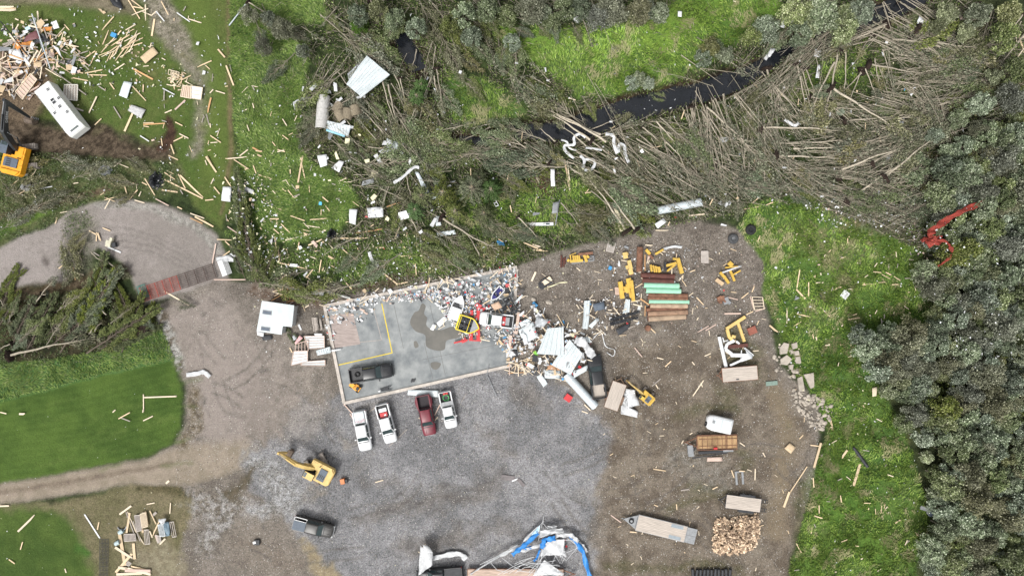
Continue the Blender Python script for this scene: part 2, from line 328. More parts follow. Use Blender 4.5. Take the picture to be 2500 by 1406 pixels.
# right-hand meadow
RM = [(1830, 500), (1960, 470), (2050, 530), (2180, 580), (2250, 610), (2262, 700), (2282, 780), (2225, 830), (2120, 860), (2135, 920), (2180, 1000), (2215, 1080), (2240, 1140), (2262, 1230), (2272, 1290), (2240, 1370), (2235, 1700), (1925, 1700), (1928, 1400), (1962, 1280), (1990, 1160), (2020, 1050), (1998, 985), (1940, 905), (1905, 820), (1862, 720), (1868, 640), (1800, 560)]
layer(RM, (92, 120, 42), (72, 106, 36), n=80, soft=7, warp=12, det=.35, reg=MEAD, name=F_, n2=25)
layer([(1960, 590, 22), (2060, 620, 22), (2120, 600, 20), (1930, 560, 16), (2100, 690, 20), (2020, 700, 16), (1980, 760, 30)], (128, 122, 84), (96, 112, 52), n=8, soft=20, warp=36, det=.5, amt=.8)
layer([(1920, 680, 22), (1900, 760, 18)], (50, 90, 44), (62, 100, 48), soft=20, warp=12, amt=.7)
layer([(2040, 1200, 60), (2100, 1350, 60), (2000, 1380, 30)], (90, 128, 30), (72, 108, 26), n=25, soft=40, warp=30, amt=.7)
# meadow between the creek and the top edge, other greens
TM = [(1150, 30), (1290, 80), (1420, 66), (1560, 50), (1640, 25), (1720, -60), (1930, -60), (1905, 40), (1800, 110), (1740, 150), (1640, 205), (1500, 243), (1410, 235), (1360, 200), (1300, 160)]
layer(TM, (104, 140, 36), (78, 112, 34), n=80, soft=12, warp=18, det=.35, reg=MEAD, name=F_, n2=25)
layer([(1400, 120, 26), (1500, 110, 34), (1600, 80, 40), (1690, 40, 40)], (122, 152, 40), (100, 136, 36), n=25, soft=26, warp=26, amt=.85)
layer([(560, -60), (800, -60), (800, 60), (700, 60), (760, 130), (740, 230), (720, 330), (760, 400), (850, 440), (880, 500), (820, 570), (700, 600), (610, 540), (585, 470), (575, 300), (562, 160)], (94, 120, 44), (74, 106, 38), n=80, soft=9, warp=14, det=.3, reg=MEAD, name=F_, n2=25)
layer([(1090, 180), (1180, 190), (1290, 270), (1230, 300), (1140, 310), (1090, 270)], (70, 104, 36), (86, 112, 50), soft=14, warp=18, det=.35, name=F_)
for pl in ([(700, 620), (1000, 590), (1250, 600), (1260, 640), (1050, 680), (850, 690), (700, 660)], [(1080, 470), (1200, 440), (1480, 470), (1560, 530), (1300, 590), (1130, 570)], [(1380, 440), (1450, 440), (1500, 500), (1440, 530), (1370, 480)], [(560, 560), (640, 560), (700, 640), (640, 680), (590, 620)], [(1950, 180), (2100, 120), (2180, 190), (2080, 230), (1960, 250)]):
    layer(pl, (56, 86, 32), (80, 96, 48), n=8, soft=18, warp=30, det=.45, name=F_, amt=.85)
layer([(1310, 400, 24), (1330, 450, 26)], (80, 56, 42), (104, 78, 60), n=8, soft=14, warp=14)
layer([(860, 700, 10), (960, 690, 16), (1020, 670, 10)], (82, 66, 48), (104, 88, 70), n=8, soft=8, warp=12)
layer([(620, 690), (780, 705), (800, 745), (720, 750), (690, 740), (600, 720)], (98, 80, 66), (130, 116, 104), n=8, soft=12, warp=14, det=.5)
layer([(2080, 40), (2300, 40), (2330, 330), (2000, 460), (1540, 500), (1500, 380), (1700, 290), (1900, 200)], (46, 62, 28), (74, 88, 46), n=8, soft=30, warp=30, det=.5, amt=.6)
layer([(1980, 500, 16), (2100, 540, 20), (2230, 560, 20), (2250, 640, 10)], (88, 82, 66), (128, 122, 108), n=8, soft=14, warp=16, det=.7, amt=.7)
# wheel ruts, stains and dark scuffs over the yard and the roads
rs_ = random.Random(5)
for i in range(34):
    x, y = rs_.choice([(rs_.uniform(600, 1440), rs_.uniform(1000, 1400)), (rs_.uniform(1480, 1930), rs_.uniform(860, 1400)), (rs_.uniform(480, 720), rs_.uniform(720, 1150))]); a = rs_.choice((-.35, -.2, 1.3, 1.1, .1)) + rs_.uniform(-.2, .2); L = rs_.uniform(40, 150); bw = rs_.uniform(-.4, .4)
    for off in (0, 26): layer([(x + L * t * math.cos(a + bw * t) - off * math.sin(a), y + L * t * math.sin(a + bw * t) + off * math.cos(a), 2.2) for t in (0, .33, .66, 1)], (88, 82, 76), (112, 106, 100), n=8, soft=4, warp=5, det=.4, amt=rs_.uniform(.35, .8))
for i in range(90):
    x, y = rs_.choice([(rs_.uniform(640, 1440), rs_.uniform(960, 1400)), (rs_.uniform(640, 1440), rs_.uniform(960, 1400)), (rs_.uniform(480, 740), rs_.uniform(720, 1120)), (rs_.uniform(1480, 1930), rs_.uniform(860, 1400))]); layer([(x, y, 1), (x + rs_.uniform(-22, 22), y + rs_.uniform(-8, 8), rs_.uniform(1, 5))], (72, 68, 64), (96, 92, 88), n=8, soft=6, warp=14, det=.5, amt=rs_.uniform(.3, .7))
for off in (0, 15, 30, 44): layer([(215, 560 + off, 1.2), (300, 556 + off, 1.2), (380, 575 + off, 1.2), (450, 612 + off, 1.2), (500, 660 + off * .6, 1.2)], (104, 97, 93), (122, 115, 110), n=8, soft=4, warp=5, amt=.65)
for i in range(26):
    x, y = rs_.uniform(10, 430), rs_.uniform(920, 1150); layer([(x, y, 2), (x + rs_.uniform(30, 90), y - rs_.uniform(2, 20), 3)], (98, 118, 48), (60, 84, 26), n=25, soft=8, warp=10, amt=.5, det=.25)
for i in range(60):
    x, y = rs_.choice([(rs_.uniform(1880, 2230), rs_.uniform(520, 1400)), (rs_.uniform(580, 840), rs_.uniform(180, 580)), (rs_.uniform(120, 520), rs_.uniform(20, 330)), (rs_.uniform(1300, 1700), rs_.uniform(60, 220))]); layer([(x, y, 2), (x + rs_.uniform(-24, 24), y + rs_.uniform(-12, 12), rs_.uniform(3, 10))], (118, 112, 70), (96, 104, 52), n=8, soft=10, warp=16, amt=rs_.uniform(.25, .6), det=.45)
for i in range(15):
    y0 = 930 + i * 17; layer([(-40, y0 + 46, 3.4), (200, y0 + 8, 3.4), (440, y0 - 56, 3.4)], (88, 114, 40), (76, 102, 34), n=80, soft=4, warp=4, det=.2, amt=.4 * (REG[gi_(200, y0)] == LAWN))
for i in range(34):
    x, y = rs_.choice([(rs_.uniform(640, 1440), rs_.uniform(960, 1400)), (rs_.uniform(1480, 1930), rs_.uniform(820, 1400)), (rs_.uniform(1300, 1840), rs_.uniform(640, 880))]); layer([(x, y, 3), (x + rs_.uniform(-60, 60), y + rs_.uniform(-24, 24), rs_.uniform(3, 14))], (152, 141, 124), (130, 122, 112), n=8, soft=18, warp=34, det=.4, amt=rs_.uniform(.3, .7))
# the creek bed
CREEK = [(2320, -90, 26), (2230, 0, 24), (2150, 30, 22), (2060, 75, 19), (1960, 108, 17), (1880, 152, 15), (1800, 196, 22), (1700, 228, 20), (1600, 252, 26), (1500, 285, 30), (1400, 318, 28), (1320, 322, 18), (1250, 318, 14), (1180, 345, 10), (1120, 340, 8)]
CREEK2 = [(960, 60, 14), (985, 100, 18), (1010, 140, 22), (1020, 170, 16)]
X, Y = warped(9); dcr = np.maximum(pdist(X, Y, CREEK), pdist(X, Y, CREEK2))
GR_ = C_ @ np.array([.3,.59,.11]); C_ = (GR_[..., None] * .14 + C_ * .86) * .88
mk = sstep(dcr + 14, 9)[..., None]; C_ = C_ * (1 - mk) + cmix((34, 28, 22), (58, 46, 34), N8) * mk
MASK['creek'] = sstep(dcr, 6)
# relief
Zg = (vnoise(GX, GY, 45, 11) - .5) * .35 * (1 - np.clip(MASK['yard'] + MASK['road'], 0, 1)) + (N25 - .5) * .05
Zg = Zg + (np.clip(MASK[F_], 0, 1)) * (N8 - .5) * .12 - .95 * sstep(dcr + 4, 12)
Zg[(GX < -300) | (GX > 2800) | (GY < -240) | (GY > 1648)] *= 0
WX = (GX - 1250) / S; WY = (703 - GY) / S
def gi(px, py):
    i = np.clip(np.searchsorted(xs, px), 1, len(xs) - 1); j = np.clip(np.searchsorted(ys, py), 1, len(ys) - 1); return i, j
def gz(x, y):
    px = x * S + 1250; py = 703 - y * S; i, j = gi(px, py)
    return Zg[j, i]
def msk(name, px, py):
    i, j = gi(px, py); return MASK[name][j, i]
def mk_ground():
    m = bpy.data.materials.new('soil_and_turf'); m.use_nodes = True; n = m.node_tree.nodes; l = m.node_tree.links; b = n['Principled BSDF']
    b.inputs['Roughness'].default_value = .95; b.inputs['Specular IOR Level'].default_value = .15
    a = n.new('ShaderNodeAttribute'); a.attribute_name = 'Col'; d = n.new('ShaderNodeAttribute'); d.attribute_name = 'Det'
    tc = n.new('ShaderNodeTexCoord')
    def noise(scale, det, rgh):
        t = n.new('ShaderNodeTexNoise'); t.inputs['Scale'].default_value = scale; t.inputs['Detail'].default_value = det; t.inputs['Roughness'].default_value = rgh; l.new(tc.outputs['Object'], t.inputs['Vector']); return t.outputs['Fac']
    def math_(op, x, y):
        t = n.new('ShaderNodeMath'); t.operation = op
        for i, q in enumerate((x, y)):
            if isinstance(q, (int, float)): t.inputs[i].default_value = q
            else: l.new(q, t.inputs[i])
        return t.outputs[0]
    f1 = noise(.9, 12, .82); f2 = noise(5.5, 3, .8); f3 = noise(2.4, 5, .8)
    v = n.new('ShaderNodeTexVoronoi'); v.inputs['Scale'].default_value = 7; l.new(tc.outputs['Object'], v.inputs['Vector'])
    vs = n.new('ShaderNodeSeparateColor'); l.new(v.outputs['Color'], vs.inputs[0])
    s = math_('ADD', math_('ADD', math_('MULTIPLY', math_('SUBTRACT', f3, .5), 2.2), math_('MULTIPLY', math_('SUBTRACT', f1, .5), 2.0)), math_('ADD', math_('MULTIPLY', math_('SUBTRACT', f2, .5), 4.2), math_('MULTIPLY', math_('SUBTRACT', vs.outputs[0], .5), .7)))
    k = math_('MAXIMUM', math_('ADD', math_('MULTIPLY', s, d.outputs['Fac']), 1.0), .12)
    mx = n.new('ShaderNodeVectorMath'); mx.operation = 'SCALE'; l.new(a.outputs['Color'], mx.inputs[0]); l.new(k, mx.inputs['Scale'])
    l.new(mx.outputs[0], b.inputs['Base Color'])
    bp = n.new('ShaderNodeBump'); bp.inputs['Distance'].default_value = .12; bp.inputs['Strength'].default_value = .5; l.new(s, bp.inputs['Height']); l.new(bp.outputs[0], b.inputs['Normal'])
    return m
GM = mk_ground()
nyv, nxv = GX.shape; V = np.stack([WX, WY, Zg], -1).reshape(-1, 3); cc = C_.reshape(-1, 3); dd = DET.reshape(-1)
idx = np.arange(nxv * nyv).reshape(nyv, nxv)
Q = np.stack([idx[1:, :-1], idx[1:, 1:], idx[:-1, 1:], idx[:-1, :-1]], -1).reshape(-1, 4); rf = REG[:-1, :-1].reshape(-1)
for r_, nm in enumerate(['ground', 'lawn', 'meadow', 'yard', 'road']):
    q = Q[rf == r_]; u, inv = np.unique(q, return_inverse=True)
    o = np_mesh(nm, V[u], inv.reshape(-1, 4), GM, cc[u]); o['kind'] = 'structure'; o.data.polygons.foreach_set('use_smooth', [True] * len(q))
    at = o.data.attributes.new('Det', 'FLOAT', 'POINT'); at.data.foreach_set('value', dd[u].astype(np.float32))
# creek water: a sheet lying in the bed
b = MB()
for line in (CREEK, CREEK2):
    pts = []; n_ = len(line)
    for sgn in (1, -1):
        seq = range(n_) if sgn == 1 else range(n_ - 1, -1, -1)
        for i in seq:
            p, q = line[max(i - 1, 0)], line[min(i + 1, n_ - 1)]; d = Vector((q[0] - p[0], q[1] - p[1])).normalized(); w = line[i][2] + 14
            w_ = P(line[i][0] - d.y * w * sgn, line[i][1] + d.x * w * sgn, 0); pts.append((w_.x, w_.y))
    m_ = n_ * 2
    for i in range(n_ - 1):
        b.add([(*pts[i], -.52), (*pts[i + 1], -.52), (*pts[m_ - 2 - i], -.52), (*pts[m_ - 1 - i], -.52)], [(0, 1, 2, 3)])
WATER = M('creek_water', (.012, .014, .018), rough=.12, var=.3, spec=.5, sc_=.6)
w_ = b.obj('water', WATER); w_['kind'] = 'structure'
# ------------------------------------------------------------------ vegetation
LEAF = attr_mat('leaf', rough=.6, rnd=.3, hue=.03); NEEDLE = attr_mat('needle', rough=.75, rnd=.2, hue=.01)
GRASSM = attr_mat('grass_blade', rough=.6, rnd=0); BARK = M('bark', (.24, .215, .165), rough=.9, var=.35, sc_=3, rnd=.25)
PALEBARK = M('pale_bark', (.42, .37, .29), rough=.85, var=.3, sc_=4, rnd=.25); TWIG = M('twig', (.30, .27, .20), rough=.9, var=.25, rnd=.25)
SOIL = M('root_soil', (.035, .022, .016), rough=1, var=.5, sc_=4, bump=.1); HEART = M('split_wood', (.62, .47, .28), rough=.8, var=.15)
DARKBARK = M('dark_bark', (.13, .105, .08), rough=.95, var=.3)
def unit(v): return v / (np.linalg.norm(v, axis=-1, keepdims=True) + 1e-9)
def leafcloud(C, size, spread, cols, up=.6, asp=.55, axis=None, sd=None):
    n = len(C); r = rng; N = unit(r.normal(size=(n, 3)) * (1 - up) + np.array([0, 0, up])); A = r.normal(size=(n, 3)) if axis is None else axis + r.normal(size=(n, 3)) * .45
    A = A - N * (A * N).sum(1, keepdims=True); ln = size * r.uniform(.6, 1.4, n); V, F = leaves(C, A, N, ln, ln * asp); return V, F, np.repeat(cols, 4, 0)
def colmix(n, pal, w, jit=.15):
    pal = np.array(pal); k = rng.choice(len(pal), n, p=np.array(w) / sum(w)); return pal[k] * (1 + rng.uniform(-jit, jit, (n, 1)))
WILLOW = [(.13, .17, .085), (.22, .26, .15), (.38, .42, .29), (.065, .09, .04)]
BIRCH = [(.09, .125, .04), (.15, .185, .07), (.27, .30, .16), (.04, .06, .02)]
OLIVE = [(.10, .108, .048), (.17, .172, .09), (.30, .295, .18), (.045, .05, .022)]
SPR = [(.09, .115, .036), (.14, .17, .055), (.22, .24, .095), (.04, .055, .02)]
def standing(name, hgt, rad, pal, n=3700, leaf=.27, wts=(4, 4, 2, 3)):
    root = bpy.data.objects.new(name, None); COL.objects.link(root)
    k = 30; cen = []; 
    for i in range(k):
        t = rng.uniform(0, 2 * math.pi); q = math.sqrt(rng.uniform(0, 1)) * rad * .8; z = hgt * (.93 - .45 * (q / rad) ** 1.6) * rng.uniform(.74, 1.06)
        cen.append((q * math.cos(t), q * math.sin(t), z, rad * rng.uniform(.15, .30)))
    cen = np.array(cen); w = cen[:, 3] ** 2; pick = rng.choice(k, n, p=w / w.sum()); d = unit(rng.normal(size=(n, 3))); d[:, 2] = np.abs(d[:, 2]) * rng.choice([1, 1, 1, -1], n)
    C = cen[pick, :3] + d * cen[pick, 3:4] * rng.uniform(.5, 1.3, (n, 1)); cl = colmix(n, pal, wts)
    tone = rng.uniform(.7, 1.35, k)[pick][:, None]
    V, F, c = leafcloud(C, leaf, 0, cl * tone, up=.5); np_mesh('crown', V, F, LEAF, c, root)
    b = MB(); b.path([(0, 0, -.2), (.1, .05, hgt * .35), (.05, .15, hgt * .65), (.1, .1, hgt * .9)], rad * .07, rad * .02, 7)
    for i in range(9):
        c0 = cen[i]; b.path([(.08, .08, hgt * .3), (c0[0] * .5, c0[1] * .5, c0[2] * .62), tuple(c0[:3])], rad * .03, .012, 5)
    b.obj('trunk', BARK, root); return root
def fallen(name, L, kind, seed):
    """a thrown tree lying along +X from its butt; scaled to length on placing"""
    r = np.random.default_rng(seed); rd = random.Random(seed); root = bpy.data.objects.new(name, None); COL.objects.link(root)
    bare = {'bare': .5, 'pole': .62, 'leafy': .22, 'brush': .1, 'spruce': .12}[kind]
    z0 = .35; curve = rd.uniform(-.5, .5)
    tp = lambda t: Vector((L * t, curve * math.sin(t * 2.6) + .06 * math.sin(t * 17), z0 + .25 * math.sin(t * 3) + (.25 if kind != 'pole' else .1)))
    pts = [tp(i / 10) for i in range(11)]; b = MB(); rb = {'bare': .13, 'pole': .16, 'leafy': .12, 'brush': .07, 'spruce': .14}[kind]
    b.path(pts, rb, .02, 6); b.obj('trunk', PALEBARK if kind in ('bare', 'pole') else DARKBARK if kind == 'spruce' else BARK, root)
    b = MB(); nb = {'bare': 26, 'pole': 14, 'leafy': 46, 'brush': 40, 'spruce': 60}[kind]; tips = []
    for i in range(nb):
        t = bare + (1 - bare) * (i + rd.random()) / nb; p = tp(min(t, .99)); sd = rd.choice((-1, 1))
        ln = (1.1 - t) * L * rd.uniform(.22, .42) * (1.15 if kind in ('leafy', 'brush') else 1)
        if kind == 'spruce': ln = L * .2 * (1.12 - t) + .35
        an = R(rd.uniform(12, 42)) if kind != 'spruce' else R(rd.uniform(28, 60)); up = rd.uniform(-.25, .5)
        q = p + Vector((ln * math.cos(an), sd * ln * math.sin(an), ln * up * .5)); mid = (p + q) / 2 + Vector((0, sd * ln * .07, .1)); q.z = max(q.z, .15)
        b.path([p, mid, q], .042 if kind != 'brush' else .03, .012, 4); tips.append((p, mid, q, ln))
        if rd.random() < .8:
            m2 = mid + Vector((ln * .35, sd * ln * rd.uniform(-.12, .3), rd.uniform(-.1, .25))); m2.z = max(m2.z, .15); b.path([mid, m2], .026, .01, 3); tips.append((mid, (mid + m2) / 2, m2, ln * .5))
    b.obj('branches', TWIG if kind != 'spruce' else DARKBARK, root)
    nl = {'bare': 900, 'pole': 500, 'leafy': 2300, 'brush': 1700, 'spruce': 9500}[kind]; ln_ = np.array([t[3] for t in tips]); k = r.choice(len(tips), nl, p=ln_ / ln_.sum())
    A = np.array([[*t[1]] for t in tips])[k]; B = np.array([[*t[2]] for t in tips])[k]; u = r.uniform(0 if kind != 'bare' else .3, 1.08, (nl, 1)); C = A + (B - A) * u
    C = C + r.normal(size=(nl, 3)) * ({'spruce': .10}.get(kind, .2)) * np.array([1, 1, .6]); C[:, 2] = np.maximum(C[:, 2], .06)
    if kind == 'spruce': cl = colmix(nl, SPR, (4, 4, 2, 3)); sz, ap, mt = .32, .28, NEEDLE
    else: cl = colmix(nl, OLIVE if kind in ('bare', 'pole', 'brush') else BIRCH, (4, 4, 2, 3)); sz, ap, mt = .25, .5, LEAF
    V, F, c = leafcloud(C, sz, 0, cl, up=.55, asp=ap, axis=unit(B - A)); np_mesh('crown', V, F, mt, c, root)
    root['L'] = L; return root
def clearL(o):
    if 'L' in o: del o['L']
STORE = {}
def proto(kind):
    if kind not in STORE:
        STORE[kind] = [fallen('fallen_spruce' if kind == 'spruce' else 'fallen_tree', 10, kind, 100 + 7 * i + len(kind)) for i in range(4 if kind != 'spruce' else 3)]
    return random.choice(STORE[kind])
USED = set(); NF = [0]
DESC = {'bare': ['bare pale fallen tree', 'stripped tan fallen tree'], 'pole': ['limbless grey fallen trunk', 'bare straight fallen trunk'], 'leafy': ['leafy fallen tree', 'green-crowned fallen tree'], 'brush': ['bushy broken treetop', 'olive broken treetop'], 'spruce': ['dark fallen spruce', 'dense green fallen spruce']}
def place_fallen(kind, x0, y0, x1, y1, z=0.0, roll=None, root_plate=False):
    p = P(x0, y0, .5); q = P(x1, y1, .5); L = (q - p).length; pr = proto(kind)
    if pr.name in USED: o = copy_tree(pr)
    else: o = pr; USED.add(pr.name)
    s = L / 10; wd = min(max(s, .62), 1.15)
    if kind in ('leafy', 'brush'): wd = max(s * .95, .4)
    if kind == 'spruce': wd = min(max(s * .8, .4), .85)
    o.scale = (s, wd * random.choice((-1, 1)), wd); o.location = (p.x, p.y, gz(p.x, p.y) + z); o.rotation_euler = (R(random.uniform(-18, 18)), R(random.uniform(-1.5, 1.0)), math.atan2(q.y - p.y, q.x - p.x) + (R(random.uniform(-16, 16)) if kind == 'spruce' else 0))
    if root_plate:
        b = MB(); b.blob((-.15, 0, .35), (.28, .75, .7), 12, 7, jit=.3)
        for i in range(12):
            t = rng.uniform(0, 6.28); b.path([(-.1, .3 * math.cos(t), .4 + .3 * math.sin(t)), (-.4, .9 * math.cos(t), .45 + .7 * math.sin(t))], .05, .01, 4)
        b.obj('root_plate', SOIL, o)
    auto(o, random.choice(DESC[kind]), 'fallen tree', (x0 + x1) / 2, (y0 + y1) / 2, 'trees thrown down by the storm'); NF[0] += 1
    return o
A4 = (1600, 0, 900)
lst4 = [(200, 620, 265, 1000), (260, 640, 300, 880), (325, 575, 400, 830), (290, 640, 420, 880), (395, 535, 455, 850), (515, 1010, 535, 675), (645, 390, 670, 800), (290, 620, 640, 1000), (775, 370, 480, 640), (800, 380, 860, 680), (830, 400, 880, 700), (1015, 370, 870, 720), (1040, 310, 920, 760), (1085, 290, 1050, 640), (1235, 200, 1150, 340), (1320, 140, 1000, 290), (1310, 150, 960, 340), (1300, 150, 1050, 260), (1180, 400, 1080, 700), (1190, 400, 1270, 600), (1000, 515, 1420, 780), (1010, 520, 1340, 700), (650, 480, 760, 700), (660, 480, 850, 740), (600, 745, 1190, 800), (690, 830, 1180, 790), (780, 860, 1170, 830), (690, 900, 1140, 910), (1020, 1000, 1500, 850), (1050, 1010, 1560, 780), (1230, 940, 1640, 740), (1300, 1020, 1680, 720), (1400, 1060, 1690, 880), (1090, 1160, 1520, 880), (940, 500, 1000, 780), (960, 640, 1100, 780), (1490, 180, 1990, 420), (1430, 160, 1700, 400), (1500, 390, 2100, 470), (1220, 380, 1620, 440), (1340, 230, 1900, 300), (1440, 240, 1730, 330), (1620, 620, 2000, 510), (1600, 610, 1900, 540), (1320, 0, 1400, 160), (1410, 0, 1530, 80), (2090, 90, 1930, 280), (1700, 60, 1880, 260), (1850, 20, 1900, 200), (0, 700, 200, 900), (60, 760, 260, 990), (350, 940, 640, 1010), (290, 900, 560, 1080), (320, 760, 390, 1150), (1080, 700, 1560, 700), (1280, 740, 1540, 690), (1150, 900, 1440, 800), (560, 640, 660, 940), (700, 620, 960, 780), (450, 540, 620, 760), (880, 560, 1100, 620), (1250, 340, 1290, 520), (1540, 60, 1700, 200), (1560, 470, 1880, 480), (860, 400, 930, 640), (600, 860, 900, 1060), (1180, 420, 1000, 640)]
LIST = [(random.choice(('bare', 'bare', 'pole')),) + t for t in Zm(*A4, lst4)]
for t in Zm(*A4, [(20, 680, 320, 960), (380, 1020, 700, 1080), (540, 900, 700, 1080), (150, 980, 330, 1080), (900, 420, 760, 600), (1000, 860, 1240, 820), (1060, 930, 1300, 860), (1250, 600, 1400, 660), (1560, 640, 1780, 560), (1700, 300, 1960, 380), (660, 120, 560, 260), (760, 60, 620, 200), (240, 210, 440, 330), (800, 140, 620, 320), (960, 1040, 1240, 1120), (1200, 1000, 1640, 980), (1500, 560, 1620, 720), (1650, 480, 1880, 400)]): LIST.append(('leafy',) + t)
A3 = (1100, 0, 600)
for t in Zm(*A3, [(1290, 1155, 650, 800), (1330, 1225, 720, 930), (1200, 1210, 700, 900), (1160, 1260, 880, 1060), (1060, 1406, 880, 1320), (840, 1400, 420, 1080), (340, 1095, 30, 1230), (900, 1220, 720, 1060), (1430, 1190, 1590, 1406), (1640, 1100, 1800, 1250), (2060, 930, 2100, 1180)]): LIST.append(('pole',) + t)
for t in Zm(*A3, [(680, 1300, 200, 1130), (820, 1210, 330, 1060), (610, 250, 560, 700), (490, 320, 420, 560), (410, 340, 460, 640), (90, 260, 350, 560), (60, 40, 330, 330), (840, 100, 910, 370), (1040, 190, 1130, 380), (50, 560, 110, 740), (1180, 1120, 620, 720), (1100, 1060, 560, 680), (1000, 0, 1100, 130), (740, 200, 860, 330), (300, 60, 420, 300), (1650, 1120, 2000, 1240), (1700, 1060, 2100, 1220), (1500, 1240, 1760, 1400), (180, 1240, 620, 1380), (60, 1330, 640, 1400), (1130, 820, 1240, 1030), (1930, 860, 1720, 780)]): LIST.append(('leafy',) + t)
LIST.append(('bare',) + Zm(*A3, [(1190, 1110, 1560, 980)])[0])
A2 = (550, 0, 600)
for t in Zm(*A2, [(1380, 0, 1140, 205), (1250, 20, 1430, 210), (1640, 420, 1580, 600), (1820, 600, 1880, 1000), (1800, 660, 1850, 820), (1780, 660, 1640, 950), (1430, 600, 1520, 860), (1510, 680, 1620, 1000), (1360, 690, 1500, 1100), (1400, 740, 1530, 1200), (1360, 1150, 1050, 860), (1000, 600, 880, 750), (1560, 1100, 1640, 900), (200, 30, 460, 220)]): LIST.append(('pole',) + t)
for t in Zm(*A2, [(1670, 0, 1880, 370), (1760, 0, 2100, 360), (460, 220, 720, 360), (930, 260, 1400, 420), (980, 300, 1500, 620), (1000, 240, 1500, 520), (850, 590, 740, 860), (1050, 620, 620, 960), (1230, 490, 1060, 760), (1400, 860, 1700, 1350), (1430, 900, 1800, 1400), (1480, 960, 1850, 1390), (1380, 980, 1640, 1400), (1500, 1000, 1900, 1300), (1350, 1000, 1560, 1380), (1100, 1400, 1700, 1350), (1400, 1080, 1200, 1330), (300, 60, 380, 260), (250, 160, 330, 420), (1520, 60, 1480, 330), (1300, 100, 1560, 260), (1900, 100, 2080, 520), (1860, 300, 2060, 700), (900, 900, 620, 1100), (800, 1050, 640, 1280), (900, 1180, 1200, 1400), (660, 960, 800, 1200), (1000, 1060, 780, 1240), (1180, 850, 960, 980), (1560, 1180, 2080, 1230), (1280, 380, 1500, 560), (820, 140, 1000, 280), (960, 60, 860, 200), (1980, 1150, 1700, 1260)]): LIST.append((random.choice(('leafy', 'brush', 'leafy')),) + t)
A5 = (1000, 350, 600)
for t in Zm(*A5, [(1590, 350, 1225, 85), (1850, 750, 1430, 200), (1930, 740, 1540, 270), (1300, 510, 1490, 780), (930, 640, 1150, 900), (860, 0, 1040, 80), (980, 0, 1240, 200), (290, 640, 870, 940), (600, 960, 430, 720), (0, 620, 80, 800), (1260, 215, 800, 180), (900, 130, 550, 60)]): LIST.append(('pole',) + t)
for t in Zm(*A5, [(480, 1110, 120, 890), (380, 1100, 100, 900), (1500, 230, 2109, 600), (1740, 290, 2109, 470), (1800, 500, 2109, 700), (1740, 210, 2109, 350), (1330, 210, 650, 160), (760, 280, 1050, 420), (700, 230, 960, 340), (1560, 400, 2000, 760), (1620, 560, 2050, 800), (1400, 480, 1700, 720), (1280, 600, 1760, 640), (1300, 640, 1600, 840), (540, 620, 800, 830), (660, 640, 900, 860), (180, 560, 300, 760), (20, 700, 260, 860), (0, 500, 200, 560), (1100, 640, 930, 840), (500, 0, 60, 140), (460, 120, 0, 240), (720, 40, 300, 120), (830, 260, 880, 540), (60, 30, 320, 330), (1500, 640, 1760, 860), (300, 860, 560, 1060), (1650, 200, 1900, 420), (1500, 120, 1850, 330)]): LIST.append((random.choice(('leafy', 'leafy', 'brush')),) + t)
for t in [(1180, 470, 1120, 440), (2150, 130, 2330, 60), (2200, 190, 2400, 130), (2240, 250, 2440, 230), (2100, 60, 2260, 150), (2330, 60, 2400, 180), (2180, 20, 2290, 90), (2420, 30, 2370, 170), (1905, 440, 1980, 500), (2000, 470, 2150, 520), (2060, 440, 2230, 500), (2150, 540, 2290, 480), (2190, 560, 2290, 520), (840, 60, 900, 130), (1000, 20, 930, 120), (640, 10, 690, 90), (720, 130, 640, 200), (1240, 20, 1330, 60), (1500, 5, 1560, 60), (1120, 190, 1180, 250), (900, 600, 820, 660), (980, 620, 870, 700), (1060, 560, 1180, 640), (880, 690, 720, 715), (760, 660, 640, 700), (1210, 550, 1330, 590), (1000, 470, 960, 560)]: LIST.append(('leafy',) + t)
# left: brush row above the turnaround, conifer heap on the bank, spruce hedge by the cattle guard
for t in [(20, 480, 150, 430), (0, 420, 120, 400), (130, 385, 240, 412), (260, 500, 330, 470), (60, 520, 170, 470), (180, 440, 300, 400), (300, 380, 370, 420), (340, 450, 250, 430), (0, 560, 90, 500), (230, 560, 160, 620), (150, 560, 195, 680), (200, 600, 150, 700), (420, 740, 480, 745), (0, 440, 60, 500), (120, 470, 210, 480)]: LIST.append(('brush',) + t)
for t in [(150, 860, 285, 650), (185, 845, 330, 690), (215, 860, 372, 725), (120, 850, 250, 700), (250, 850, 385, 780), (60, 870, 170, 740), (30, 850, 70, 720), (0, 760, 45, 650), (90, 860, 10, 780), (200, 800, 300, 640), (300, 860, 360, 720), (130, 800, 210, 700), (-10, 720, 42, 645), (40, 800, 130, 760), (320, 780, 250, 690), (100, 760, 60, 840), (-5, 800, 60, 720), (360, 800, 385, 740), (230, 740, 285, 650), (160, 780, 110, 830), (280, 830, 345, 800), (200, 840, 150, 770)]: LIST.append(('spruce',) + t)
for t in Zm(0, 560, 450, [(370, 750, 600, 480), (640, 850, 755, 620), (600, 840, 700, 660), (710, 770, 930, 530), (770, 1100, 820, 880), (895, 1040, 870, 830), (1090, 860, 960, 650), (0, 670, 70, 810), (240, 1080, 420, 950), (560, 990, 710, 965), (920, 1060, 1020, 950), (980, 1030, 1090, 930), (1040, 690, 1200, 450), (940, 230, 1100, 330), (620, 950, 630, 1080), (1060, 580, 1260, 420), (150, 1150, 0, 1230), (1090, 320, 1330, 470), (440, 660, 510, 640), (300, 820, 350, 700), (110, 860, 130, 960), (1100, 760, 980, 700)], 1861): LIST.append(('pole',) + t)
